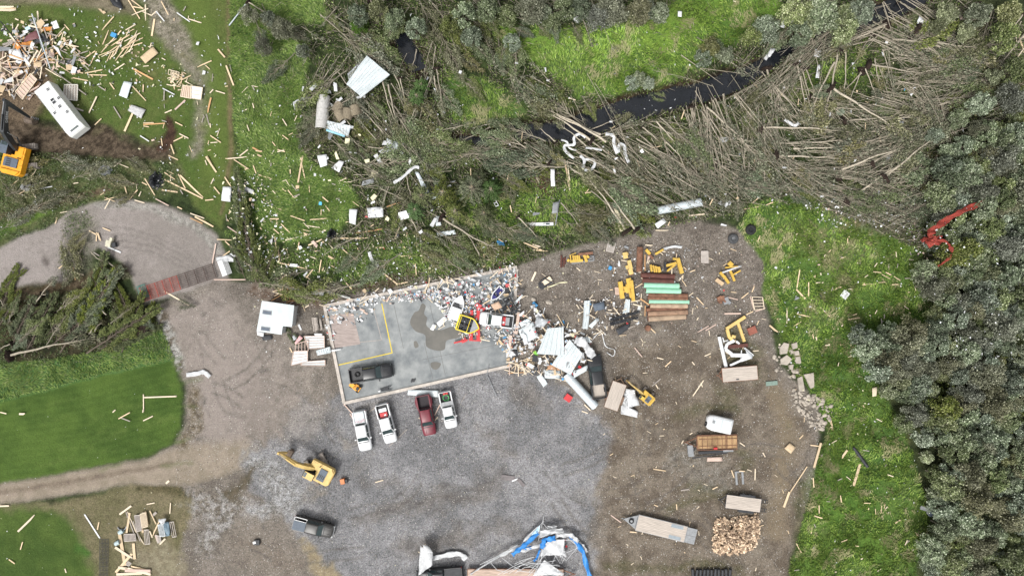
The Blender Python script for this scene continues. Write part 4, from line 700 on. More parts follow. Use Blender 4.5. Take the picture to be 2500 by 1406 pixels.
text('ntaff', .62, M('pink_lettering', (.58, .38, .42), rough=.8, var=.1), c, Matrix.Translation((-1.42, 0, 1.352)) @ Matrix.Rotation(R(90), 4, 'Z') @ Matrix.Diagonal((1.25, 1, 1, 1)), 'lettering')
b = MB(); b.bar((-2.2, .35, 1.34), (-1.55, -.1, 1.34), .05, .02); b.bar((-1.9, .1, 1.342), (-1.7, -.25, 1.342), .08, .02); b.obj('scuff', GREYT, c)
t, k = pickup('white pickup with a red box and white lid in its open black bed', 955, 1080, 931, 988, WHITE, g_tr)
cargo('tool_chest', 'red and white chest in the bed of the second parked white pickup', 'chest', t, k, -1.65, 0, .66, lambda b: (b.box((.22, 0, .25), (.62, 1.0, .5)), b.box((-.42, 0, .26), (.5, 1.05, .5), mi=1), b.box((.3, .2, .52), (.2, .3, .05), mi=1)), [RED, WHITE])
pickup('maroon pickup with double rear wheels and an empty open bed', 1050, 1062, 1031, 966, MAROON, g_tr, dually=True, bedmat=M('bed_liner_plum', (.035, .028, .033), rough=.7, var=.2))
t, k = pickup('white pickup with a coiled green hose in its bed, rightmost of the parked row', 1103, 1044, 1085, 957, WHITE, g_tr, ext=True, W=.95)
def hose(b):
    for i in range(5): b.torus((.02 * i, .015 * i, .03 + .06 * i), .36 + .04 * (i % 3), .03, 24, 6)
cargo('hose_coil', 'bright green hose coiled in the bed of the rightmost parked pickup', 'hose', t, k, -2.0, 0, .68, hose, GREEN)
cargo('fuel_can', 'red can at the tail of the rightmost parked pickup bed', 'can', t, k, -2.62, 0, .66, lambda b: (b.box((0, .25, .2), (.24, .3, .4)), b.box((0, -.1, .2), (.24, .3, .4)), b.tube((0, .2, .4), (0, .05, .46), .025)), RED)
cargo('tool_box', 'grey lidded toolbox across the bed behind the rightmost parked cab', 'toolbox', t, k, -1.05, 0, .78, lambda b: (b.box((0, 0, .3), (.52, 1.6, .45)), b.box((0, 0, .54), (.56, 1.64, .04)), b.box((-.27, 0, .4), (.03, .2, .05))), STEEL)
t, k = pickup('dark grey pickup with a blue-black bed cover at the lower left', 812, 1299, 717, 1274, CHAR)
b = MB(); b.box((-1.95, -.22, 1.32), (1.8, 1.3, .05)); b.box((-1.95, -.22, 1.35), (.04, 1.26, .02)); b.obj('bed_cover', DSLATE, t)
cargo('bed_rack', 'white rectangular rack frame on the dark grey pickup bed edge', 'rack', t, k, -1.9, .72, 1.31, lambda b: [b.box(c, s) for c, s in (((0, .22, .05), (1.7, .06, .06)), ((0, -.22, .05), (1.7, .06, .06)), ((.85, 0, .05), (.06, .5, .06)), ((-.85, 0, .05), (.06, .5, .06)))], WHITE)
t, k = pickup('black pickup half buried by roof sheets at the right end of the rubble', 1450, 868, 1464, 972, BLACKP, bedmat=DECK)
t, k = pickup('white pickup lodged in the rubble with red gear in its bed', 1172, 776, 1252, 786, WHITE, z0=.45)
cargo('gear_box', 'bright red machine in the bed of the white pickup in the rubble', 'machine', t, k, -1.35, 0, 1.1, lambda b: (b.box((0, 0, .2), (.5, 1.2, .42)), b.box((.05, .2, .45), (.25, .3, .12), mi=1), b.tube((0, -.4, .4), (0, -.4, .6), .12)), [RED, WHITE])
cargo('crate', 'grey crate behind the red machine in the rubble pickup', 'crate', t, k, -1.95, 0, 1.1, lambda b: (b.box((0, 0, .2), (.5, 1.05, .4)), b.box((0, 0, .42), (.54, 1.1, .03))), STEEL)
# ------------------------------------------------------------------ excavators
def track(parent, cx, cy, L, w, h, a):
    b = MB(); m = Matrix.Rotation(a, 3, 'Z'); n = 30; r = h / 2; per = []
    for i in range(n):
        t = 2 * math.pi * i / n; x = (L / 2 - r) * (1 if math.cos(t) >= 0 else -1) + r * math.cos(t); per.append((x, r + r * math.sin(t)))
    b.loft([[m @ Vector((x, y, z)) + Vector((cx, cy, 0)) for x, z in per] for y in (-w / 2, w / 2)], cap=True)
    for i in range(int(L / .19)): x = -L / 2 + .15 + i * .19; b.box(m @ Vector((x, 0, h + .015)) + Vector((cx, cy, 0)), (.10, w * 1.04, .04), a)
    tr = b.obj('track', M('muddy_track', (.27, .24, .215), rough=.9, var=.35, sc_=4), parent); c = MB()
    for i in range(6): x = -L / 2 + r + i * (L - 2 * r) / 5; q = m @ Vector((x, 0, r * .75)) + Vector((cx, cy, 0)); q2 = m @ Vector((x, w / 2 + .03, r * .75)) + Vector((cx, cy, 0)); c.tube(q, q2, r * .5, n=10)
    c.obj('roller', DGREY, tr); return tr
def excavator(label, px, py, head, thead, body, boomm, s=1.0, prof=None, arm=None, cabm=None, name='excavator', grill=DSLATE, dgrey_cab=False):
    o = thing(name, label, 'excavator', px, py, 1.5, head); o.scale = (s, s, s); ta = thead - head; g = Matrix.Rotation(ta, 3, 'Z') @ Vector((0, 1.25, 0))
    for q in (1, -1): track(o, g.x * q, g.y * q, 4.2, .62, .95, ta)
    b = MB(); b.tube((0, 0, .5), (0, 0, 1.1), .75, n=20); b.box((0, 0, .55), (1.6, 1.9, .35), ta); b.obj('undercarriage', DGREY, o)
    b = MB(); b.prism([(1.25, -1.35), (1.25, -.1), (-2.1, -.1), (-2.45, -.5), (-2.45, -1.0), (-2.1, -1.35)], 1.1, 2.0); b.prism([(.1, -.1), (.1, 1.35), (-2.1, 1.35), (-2.45, 1.0), (-2.45, -.5), (-2.1, -.1)], 1.102, 1.95); b.prism([(-1.9, -1.25), (-1.9, 1.25), (-2.35, .9), (-2.35, -.9)], 1.95, 2.2); b.box((.75, -.85, 2.03), (.7, .6, .08)); b.obj('upper_body', body, o)
    b = MB(); b.box((-.95, .1, 2.08), (1.15, 1.75, .14)); 
    for i in range(4): b.box((-1.35 + i * .26, .35, 2.165), (.14, .6, .02), mi=1)
    b.obj('engine_cover', [grill, DGREY], o)
    b = MB(); b.tube((-.2, -1.0, 2.0), (-.2, -1.0, 2.6), .07, n=8); b.obj('exhaust_pipe', DGREY, o)
    b = MB(); b.bar((1.2, -1.3, 2.35), (-1.2, -1.3, 2.35), .04, .04)
    for i in range(4): b.bar((1.15 - i * .75, -1.3, 2.0), (1.15 - i * .75, -1.3, 2.35), .04, .04)
    b.obj('handrail', body, o)
    cb = cabm or body; b = MB(); b.box((.75, .85, 1.95), (1.65, 1.0, 1.7), taper=.96); c = b.obj('cab', DGREY, o); b = MB(); b.box((.68, .85, 2.835), (1.5, .95, .07)); b.obj('roof', cb, c)
    b = MB(); b.box((1.2, .85, 2.885), (.42, .7, .02)); b.obj('window', GLASS, c); b = MB(); b.box((1.59, .85, 2.2), (.03, .8, .95)); b.box((.75, 1.36, 2.25), (1.2, .02, .8)); b.obj('windshield', GLASS, c)
    prof = prof or [(.7, 1.7), (3.0, 3.9), (6.0, 3.3)]; y = -.12
    def beam(pts, ws, hs, m, nm):
        b = MB(); rings = []
        for i, (x, z) in enumerate(pts):
            q0 = pts[max(i - 1, 0)]; q1 = pts[min(i + 1, len(pts) - 1)]; d = Vector((q1[0] - q0[0], 0, q1[1] - q0[1])).normalized(); n = Vector((-d.z, 0, d.x)); c = Vector((x, y, z)); w = ws[i] / 2; h = hs[i] / 2
            rings.append([c - n * h + Vector((0, -w, 0)), c - n * h + Vector((0, w, 0)), c + n * h + Vector((0, w, 0)), c + n * h + Vector((0, -w, 0))])
        b.loft(rings, smooth=False); return b.obj(nm, m, o)
    (x0, z0), (x1, z1), (x2, z2) = prof; beam([(x0, z0), ((x0 + x1) / 2, (z0 + z1) / 2 + .15), (x1, z1), ((x1 + x2) / 2, (z1 + z2) / 2 + .05), (x2, z2)], [.5, .5, .48, .42, .36], [.5, .75, .85, .6, .36], boomm, 'boom')
    b = MB()
    for q in (-.38, .38): b.tube((x0 + .5, y + q, z0 - .25), (x0 + 1.5, y + q, z0 + 1.0), .09, n=8); b.tube((x0 + 1.4, y + q, z0 + .95), (x1 - .1, y + q, z1 - .1), .05, n=8, mi=1)
    b.tube((x1, y, z1 + .5), (x1 + (x2 - x1) * .55, y, z1 + (z2 - z1) * .55 + .5), .1, n=8); b.tube((x1 + (x2 - x1) * .5, y, z1 + (z2 - z1) * .5 + .5), (x2 + .15, y, z2 + .38), .055, n=8, mi=1); b.obj('hydraulic_cylinder', [boomm, STEEL], o)
    ax, az_ = arm or (x2 - .3, 1.0); beam([(x2 + .2, z2 + .45), (x2, z2), (ax, az_)], [.3, .36, .28], [.3, .55, .28], boomm if not dgrey_cab else boomm, 'arm')
    b = MB(); bw = .55; prf = [(0, .1), (.35, .25), (.75, 0), (.85, -.45), (.55, -.85), (.1, -.95), (.35, -.6), (.45, -.3), (.3, -.1)]
    b.loft([[Vector((ax - u, y + q, az_ + v - .1)) for u, v in prf] for q in (-bw, bw)], smooth=False)
    bu = b.obj('bucket', M('worn_bucket_steel', (.16, .12, .09), rough=.7, var=.4), o); b = MB()
    for i in range(5): q = y - bw + .11 + i * (2 * bw - .22) / 4; b.prism([(ax - .02, q - .06), (ax - .02, q + .06), (ax + .26, q + .03), (ax + .26, q - .03)], az_ - 1.1, az_ - 1.02)
    b.obj('tooth', STEEL, bu); return o
hd = ang((772, 1148, 672, 1096))
ex = excavator('yellow excavator with its boom stretched to the left on the grey gravel', 775, 1149, hd, math.atan2(-.9, .45), PALEY, PALEY, .93, prof=[(.6, 1.8), (3.0, 3.4), (5.9, 2.6)], arm=(5.35, 1.15))
ex2 = excavator('orange and black excavator cut by the left edge beside the collapsed house', 42, 382, R(76), R(6), ORA, M('black_boom_paint', (.035, .038, .042), rough=.45, var=.25), 1.08, prof=[(.8, 1.9), (2.6, 4.6), (6.0, 5.4)], arm=(5.2, 1.2), grill=DSLATE, cabm=DSLATE)
text('DEERE', .5, WHITE, ex2, Matrix.Translation((4.3, -.36 - .012, 5.02)) @ Matrix.Rotation(math.atan2(.8, 3.4), 4, Vector((0, -1, 0))) @ Matrix.Rotation(R(90), 4, 'X'), 'lettering')
mx_ = excavator('small yellow excavator half covered by white tarpaulin right of the black pickup', 1578, 970, ang((1585, 975, 1525, 925)), R(50), YEL, PALEY, .52, prof=[(.8, 1.6), (3.2, 3.6), (6.0, 3.2)], arm=(6.6, 1.2), name='mini_excavator')
# ------------------------------------------------------------------ trailers
def planks(b, x0, x1, y0, y1, z, n, along='x', t=.05, gap=.015):
    for i in range(n):
        if along == 'x': w = (y1 - y0) / n; b.box(((x0 + x1) / 2, y0 + w * (i + .5), z + random.uniform(-.004, .004)), (x1 - x0, w - gap, t))
        else: w = (x1 - x0) / n; b.box((x0 + w * (i + .5), (y0 + y1) / 2, z + random.uniform(-.004, .004)), (w - gap, y1 - y0, t))
    return b
def trailer(label, hx, hy, tx, ty, wpx, deckm=DECK, frame=DGREY, tongue=1.5, ramps=None, group=None, z=.8, along='x', nw=2, box=False, name='flatbed_trailer', wheels_out=True, nplk=9):
    a = ang((tx, ty, hx, hy)); o = thing(name, label, 'trailer', (hx + tx) / 2, (hy + ty) / 2, z, a, group); L = (P(hx, hy, z) - P(tx, ty, z)).length; W = wpx / S * (H - z) / H
    b = MB(); planks(b, -L / 2, L / 2, -W / 2, W / 2, z, nplk, along); b.obj('deck', deckm, o)
    b = MB(); zz = z - .12
    for s in (-1, 1): b.box((0, s * (W / 2 + .03), zz + .04), (L + .1, .06, .16)); b.bar((L / 2, s * W * .38, zz - .05), (L / 2 + tongue, 0, zz - .15), .1, .12)
    for x in (-L / 2 - .03, L / 2 + .03, 0): b.box((x, 0, zz + (0 if x == 0 else .04) - (.06 if x == 0 else 0)), (.08, W, .1 if x == 0 else .16))
    b.tube((L / 2 + tongue, 0, zz - .3), (L / 2 + tongue, 0, zz + .2), .06); b.box((L / 2 + tongue + .15, 0, zz - .12), (.3, .1, .1)); b.obj('frame', frame, o)
    for s in (-1, 1):
        for i in range(nw):
            x = -L * .1 - (i - (nw - 1) / 2) * .9; wheel(o, x, s * (W / 2 + .2 if wheels_out else W / 2 - .2), .36, .22)
        if wheels_out: b = MB(); b.box((-L * .1, s * (W / 2 + .2), z - .02), (nw * .9 + .2, .28, .04)); b.box((-L * .1 + nw * .45 + .16, s * (W / 2 + .2), z - .14), (.05, .28, .25)); b.box((-L * .1 - nw * .45 - .16, s * (W / 2 + .2), z - .14), (.05, .28, .25)); b.obj('fender', frame, o)
    if ramps == 'pair':
        for s in (-1, 1):
            b = MB(); b.box((-L / 2 - .62, s * W * .34, z - .15), (.06, W * .26, .05))
            for q in (-1, 1): b.bar((-L / 2 - .06, s * W * .34 + q * W * .12, z - .05), (-L / 2 - 1.05, s * W * .34 + q * W * .12, z - .3), .06, .08)
            for i in range(4): b.box((-L / 2 - .2 - i * .25, s * W * .34, z - .1 - i * .055), (.05, W * .24, .05))
            b.obj('ramp', frame, o)
    if ramps == 'plate': 
        for s in (-1, 1): b = MB(); b.box((-L / 2 - .75, s * W * .25, z + .02), (1.35, W * .485, .06)); b.box((-L / 2 - .75, s * W * .25, z + .055), (1.3, .04, .02)); b.obj('ramp', STEEL, o)
    return o, L, W
o, L, W = trailer('long flatbed trailer with grey steel ramps and a spare wheel on its tongue', 1556, 1275, 1674, 1304, 38, ramps='plate', tongue=1.9, nw=3, frame=STEEL, nplk=10, wheels_out=False)
b = MB(); b.box((-L * .30, W * .36, .832), (1.7, W * .22, .012)); b.box((-L * .30, -W * .36, .832), (1.7, W * .22, .012)); b.obj('traction_plate', M('blue_grey_plate', (.27, .31, .34), rough=.5, var=.15), o)
b = MB(); b.torus((L / 2 + .85, 0, .85), .26, .1, 18, 8); b.tube((L / 2 + .85, 0, .8), (L / 2 + .85, 0, .9), .17, n=12, mi=1); b.obj('spare_wheel', [RUB, STEEL], o)
b = MB(); b.prism([(L / 2 + .1, -W * .45), (L / 2 + .1, W * .45), (L / 2 + 1.5, .25), (L / 2 + 1.9, 0), (L / 2 + 1.5, -.25)], .60, .64); b.obj('tongue_plate', STEEL, o)
trailer('short black trailer with a plank deck and two open ramps above the firewood', 1070, 0, 0, 0, 30) if False else trailer('short black trailer with a plank deck and two folded ramps above the firewood', 1773, 1223, 1857, 1234, 32, frame=DGREY, ramps='pair', tongue=.8, nw=2, nplk=8)
o, L, W = trailer('rusty open-frame trailer with brown planks on the right side of the yard', 1702, 1080, 1799, 1078, 30, deckm=M('brown_planks', (.42, .27, .14), rough=.9, var=.4, sc_=1.5, st=(1, .5, 1)), frame=RUSTY, tongue=1.5, nw=1, along='y', nplk=22, name='rusty_trailer', wheels_out=False)
b = MB()
for s in (-1, 1): b.box((0, s * (W / 2 + .18), .95), (L + .05, .08, .08)); b.box((-.1, s * (W * .28), .86), (L * .95, .06, .06))
for i in range(9): b.box((-L / 2 + i * L / 8, 0, .88), (.05, W + .3, .05))
b.box((-L * .22, 0, .9), (.1, W, .08)); b.obj('rail', RUSTY, o); b = MB(); b.box((.3, W / 2 - .05, 1.0), (.5, .25, .15)); b.obj('toolbox', RED, o)
o, L, W = trailer('wooden box-top trailer beside the bent white frame at the yard edge', 1764, 916, 1849, 909, 33, frame=RUSTY, tongue=.5, nw=2, nplk=7, wheels_out=False, name='box_trailer', z=1.1); b = MB(); b.box((L * .08, W * .38, 1.135), (.4, .16, .02)); b.box((0, 0, .75), (L * .98, W * .97, .55), mi=1); b.obj('side_panel', [DGREY, DRUST], o)
o, L, W = trailer('tilted plank trailer beside the small yellow excavator', 1513, 935, 1491, 998, 34, frame=BROWN, tongue=.6, nw=1, nplk=9, name='utility_trailer'); 
o, L, W = trailer('plank deck trailer under the torn tent at the bottom edge', 1375, 1402, 1142, 1402, 26, deckm=M('bleached_deck', (.55, .42, .34), rough=.9, var=.35, sc_=1.2, st=(.4, 5, 1)), frame=RUSTY, nw=3, nplk=8, name='gooseneck_trailer', wheels_out=False)
t, k = pickup('black pickup at the bottom edge hitched to the tent-covered trailer', 1018, 1412, 1128, 1402, BLACKP, ext=True, cover=DGREY)
# white slide-in camper shell, travel trailer
o = thing('camper_trailer', 'long white camper trailer with dark roof vents beside the collapsed house', 'camper trailer', 143, 266, 2.2, ang((108, 222, 178, 312)), zg=0); o.scale = (1, 1, .75); Lc = 7.8; Wc = 2.5
b = MB(); rr = [(-Lc / 2, 1.2, .6, 2.8), (-Lc / 2 + .05, 1.25, .5, 2.95), (Lc / 2 - 1.0, 1.25, .5, 2.98), (Lc / 2 - .15, 1.25, .55, 2.55), (Lc / 2, 1.2, .8, 2.2)]
b.loft([[Vector(q) for q in ((x, -w, z0), (x, -w, z1 - .1), (x, -w + .1, z1), (x, 0, z1 + .05), (x, w - .1, z1), (x, w, z1 - .1), (x, w, z0))] for x, w, z0, z1 in rr], smooth=False); b.obj('body', M('camper_white', (.72, .73, .70), rough=.5, var=.07, sc_=1), o)
for x, y, sx, sy in ((-2.9, .5, .32, .32), (-1.2, .1, .75, .45), (-1.1, .95, .32, .35), (-.1, .35, .35, .35), (1.1, .7, .32, .3), (.2, -.75, .3, .28)):
    b = MB(); b.box((x, y, 3.05), (sx + .12, sy + .12, .06)); b.box((x, y, 3.10), (sx, sy, .08), mi=1); b.box((x, y, 3.145), (sx * .12, sy, .02)); b.obj('roof_vent', [WHITE, DGREY], o)
b = MB(); b.box((Lc / 2 - .52, 0, 2.79), (.28, 1.3, .03), rot=Matrix.Rotation(R(27), 3, 'Y')); b.obj('window', GLASS, o); b = MB(); b.box((-.6, -.45, 3.06), (1.3, .03, .02)); b.box((0, -1.22, 2.98), (Lc - 1.2, .03, .05)); b.box((0, 1.22, 2.98), (Lc - 1.2, .03, .05)); b.obj('roof_seam', STEEL, o)
b = MB(); b.box((0, 0, .42), (Lc - .3, 1.9, .16)); b.bar((-Lc / 2, .5, .42), (-Lc / 2 - 1.1, 0, .42), .1, .1); b.bar((-Lc / 2, -.5, .42), (-Lc / 2 - 1.1, 0, .42), .1, .1); b.obj('chassis', DGREY, o)
for s in (-1, 1): wheel(o, .2, s * 1.12, .36, .22); wheel(o, 1.1, s * 1.12, .36, .22)
o = thing('truck_topper', 'small white tent trailer with rounded nose above the rusty trailer', 'camper', 1757, 1036, 1.3, ang((1788, 1043, 1726, 1029)), zg=0)
b = MB(); b.loft([[Vector(q) for q in ((x, -w, .45), (x, -w, z - .15), (x, -w * .86, z), (x, w * .86, z), (x, w, z - .15), (x, w, .45))] for x, w, z in ((-1.75, 1.02, 1.35), (-1.7, 1.05, 1.5), (.9, 1.05, 1.5), (1.5, .92, 1.35), (1.75, .6, 1.0))]); b.obj('body', WHITE, o)
b = MB(); b.box((-.2, 0, 1.52), (2.5, 1.55, .04)); b.box((-.2, 0, 1.545), (.03, 1.5, .02), mi=1); b.obj('roof_panel', [WHITEM, STEEL], o); b = MB(); b.box((.95, -.2, 1.56), (.35, .4, .08)); b.obj('roof_vent', STEEL, o); b = MB(); b.torus((1.75, .35, .9), .26, .1, 16, 8, axis='X'); b.obj('spare_wheel', RUB, o); wheel(o, -.3, 1.0, .32, .2); wheel(o, -.3, -1.0, .32, .2)
# ------------------------------------------------------------------ the slab and what is painted or lies on it
SLAB = [(792, 747), (1262, 652), (1249, 892), (840, 984)]
o = thing('concrete_slab', 'bare concrete floor slab of the destroyed workshop with pale curbs', 'slab', 1035, 818, .15); o.location.z = 0; b = MB(); b.prism(local(o, SLAB, .15), -.1, .15); b.obj('floor', CONC, o)
b = MB(); pl = [Vector((*q, 0)) for q in local(o, SLAB, .3)]
for i, (p, q) in enumerate(((0, 1), (2, 3), (3, 0))):
    d = (pl[q] - pl[p]); e = d.normalized() * (.0 if i else .0); b.bar(pl[p] + Vector((0, 0, .17 + .004 * i)) - e, pl[q] + Vector((0, 0, .17 + .004 * i)) + e, .42, .3)
d = (pl[2] - pl[1]); b.bar(pl[1] + Vector((0, 0, .18)) + d * .02, pl[1] + d * .42 + Vector((0, 0, .18)), .42, .3); b.obj('curb', CURB, o)
b = MB(); ln = lambda x0, y0, x1, y1, w, z=.152, mi=0: b.bar(Vector((*local(o, [(x0, y0)], .15)[0], z)), Vector((*local(o, [(x1, y1)], .15)[0], z)), w, .004, mi)
ln(932, 741, 957.5, 861, .13); ln(958, 861, 826, 891, .13, .1535); b.obj('yellow_line', YLINE, o)
b = MB()
for t in ((962, 745, 985, 850), (1018, 760, 1027, 795), (1035, 835, 1057, 925), (1073, 850, 1087, 915), (1050, 745, 1060, 790), (935, 868, 936, 888)): ln(*t, .05)
ln(1030, 878, 1240, 836, .04, .1535); b.obj('floor_joint', M('joint_line', (.13, .13, .125), rough=.9, var=.2), o)
b = MB(); b.prism(local(o, [(806, 770), (862, 764), (880, 840), (816, 850)], .15), .15, .165)
c_ = b.obj('plank_floor_patch', WOODFL, o)
b = MB(); 
for t in ((912, 755, 932, 830), (868, 836, 932, 830), (915, 755, 905, 758)): ln(*t, .09, .16)
b.obj('floor_batten', M('grey_batten', (.38, .34, .31), rough=.9, var=.2), o)
def puddle(pts, lab):
    c = cen(pts); o_ = thing('puddle', lab, 'puddle', *c, .15); o_.location.z = .1535
    q = local(o_, pts, .15); n = len(q); sm = []
    for i in range(n):
        p0, p1, p2, p3 = (Vector((*q[(i + j) % n], 0)) for j in (-1, 0, 1, 2))
        for u in (0, .25, .5, .75): sm.append((.5 * ((2 * p1) + (-p0 + p2) * u + (2 * p0 - 5 * p1 + 4 * p2 - p3) * u * u + (-p0 + 3 * p1 - 3 * p2 + p3) * u ** 3)).xy)
    b = MB(); b.prism(sm, 0, .003); m = b.obj('water_film', PUD, o_); return o_
puddle(Zm(780, 650, 370, [(950, 345), (985, 370), (970, 440), (1000, 480), (990, 540), (1030, 580), (1130, 590), (1230, 560), (1330, 600), (1290, 660), (1180, 690), (1160, 770), (1080, 780), (990, 740), (980, 640), (890, 600), (840, 520), (880, 430), (920, 410)], 1406), 'large dark puddle across the middle of the slab')
puddle(Zm(780, 650, 370, [(1030, 900), (1070, 885), (1125, 900), (1110, 940), (1075, 958), (1040, 940)], 1406), 'small round puddle near the lower slab edge')
puddle(Zm(780, 650, 370, [(875, 700), (900, 695), (920, 740), (895, 758), (880, 745)], 1406), 'smallest puddle left of the big one on the slab')
# ------------------------------------------------------------------ sheets, roofs, tarpaulins
def sheet(name, label, cat, c4, z, mat, rib=0, amp=.06, t=.03, nx=None, ny=None, group=None, tilt=0.0, sd=1, parent=None):
    """a sheet of metal, board or cloth between four photo corners (tl, tr, br, bl)"""
    c = cen(c4); o = thing(name, label, cat, *c, z, 0, group); q = local(o, c4, z); g = gz(o.location.x, o.location.y); rs = random.Random(sd); ph = [rs.uniform(0, 6) for _ in range(4)]
    lu = (Vector(q[1]) - Vector(q[0])).length; lv = (Vector(q[3]) - Vector(q[0])).length; nx = nx or max(4, int(lu / (.06 if rib else .3))); ny = ny or max(3, int(lv / .35)); nx = min(nx, 140)
    tl, tr, br, bl = [Vector(v) for v in q]
    def fn(u, v):
        p = tl * (1 - u) * (1 - v) + tr * u * (1 - v) + br * u * v + bl * (1 - u) * v; zz = z - g + amp * (math.sin(u * 5 + ph[0]) * math.cos(v * 4 + ph[1]) + .6 * math.sin(u * 11 + v * 7 + ph[2])) + tilt * (u - .5)
        if rib: k = (u * lu / rib) % 1; zz += .09 if k < .3 else 0
        return (p.x + .02 * math.sin(9 * v + ph[3]), p.y, zz)
    b = MB(); b.grid(fn, nx, ny, t, smooth=not rib); m = b.obj('panel' if cat in ('sheet', 'roof') else 'cloth', mat, o); return o
def ribbon(name, label, cat, pts, w, mat, z=.4, amp=.15, group=None, twist=.5, sd=1, seg=6, ragged=.25):
    c = cen(pts); o = thing(name, label, cat, *c, z, 0, group); q = [Vector((*p, 0)) for p in local(o, pts, z)]; rs = random.Random(sd); P_ = []; n = len(q)
    for i in range(n - 1):
        p0, p1, p2, p3 = q[max(i - 1, 0)], q[i], q[i + 1], q[min(i + 2, n - 1)]
        for s in range(seg): u = s / seg; P_.append(.5 * ((2 * p1) + (-p0 + p2) * u + (2 * p0 - 5 * p1 + 4 * p2 - p3) * u * u + (-p0 + 3 * p1 - 3 * p2 + p3) * u ** 3))
    P_.append(q[-1]); N = len(P_); wd = [w * rs.uniform(1 - ragged, 1 + ragged) for _ in range(N)]; f = [rs.uniform(-1, 1) for _ in range(N)]
    def fn(u, v):
        i = min(int(round(u * (N - 1))), N - 1); d = (P_[min(i + 1, N - 1)] - P_[max(i - 1, 0)]).normalized(); s = v - .5; ww = wd[i]
        return P_[i] + Vector((-d.y, d.x, 0)) * s * ww + Vector((0, 0, z + amp * math.sin(i * .9 + v * 3) + twist * s * f[i] * .6))
    b = MB(); b.grid(fn, N - 1, 4, .025); b.obj('cloth', mat, o); return o
g_sh = 'roof sheets strewn over the site'
sheet('roof_sheet', 'big white ribbed roof sheet lying on the thrown trees', 'roof', [(895, 136), (952, 184), (884, 239), (845, 205)], 1.9, WHITEM, .5, .08, tilt=.3, group=g_sh)
sheet('roof_sheet', 'torn grey corner of roofing left of the big white sheet in the trees', 'roof', [(893, 140), (880, 150), (858, 220), (848, 180)], 1.2, GREYT, 0, .1)
o = thing('storage_tank', 'white split tank with a rusty open end among the fallen trees', 'tank', 786, 272, 1.2, ang((789, 225, 783, 300))); b = MB(); b.pipe((-2.2, 0, .9), (2.3, 0, .8), .85, .05, 20, 0, 1)
for i in range(6): b.torus((-1.9 + i * .8, 0, .9 - .02 * i), .86, .03, 20, 4, axis='X')
b.obj('shell', [M('dull_white_shell', (.48, .47, .45), rough=.6, var=.2), DRUST], o)
sheet('roof_sheet', 'white sheet with a blue edge at the mouth of the split tank', 'roof', [(775, 290), (857, 308), (850, 333), (798, 318)], 1.0, WHITEM, .5, .05); 
sheet('edging_strip', 'pale blue edging strip below the sheet at the split tank', 'strip', [(797, 315), (843, 331), (841, 335), (796, 320)], 1.05, LBLUE, 0, .02)
sheet('roof_sheet', 'light grey sheet leaning left of the split tank', 'roof', [(715, 250), (754, 229), (762, 243), (720, 270)], 1.0, M('dull_zinc', (.5, .51, .53), rough=.5, var=.1), .5, .05)
for i, (x, y) in enumerate([(826, 262), (848, 278), (868, 270), (832, 282)]):
    o = thing('round_bale', None, 'bale', x, y, .8, R(60 + 20 * i)); b = MB(); b.tube((-.6, 0, .75), (.6, 0, .75), .75, n=18); b.torus((-.62, 0, .75), .55, .16, 18, 6, axis='X'); b.torus((.62, 0, .75), .55, .16, 18, 6, axis='X'); b.obj('bale_roll', M('old_straw', (.25, .21, .15), rough=1, var=.35, sc_=6, bump=.05), o); auto(o, 'brown weathered round bale', 'bale', x, y, 'round bales in the fallen trees')
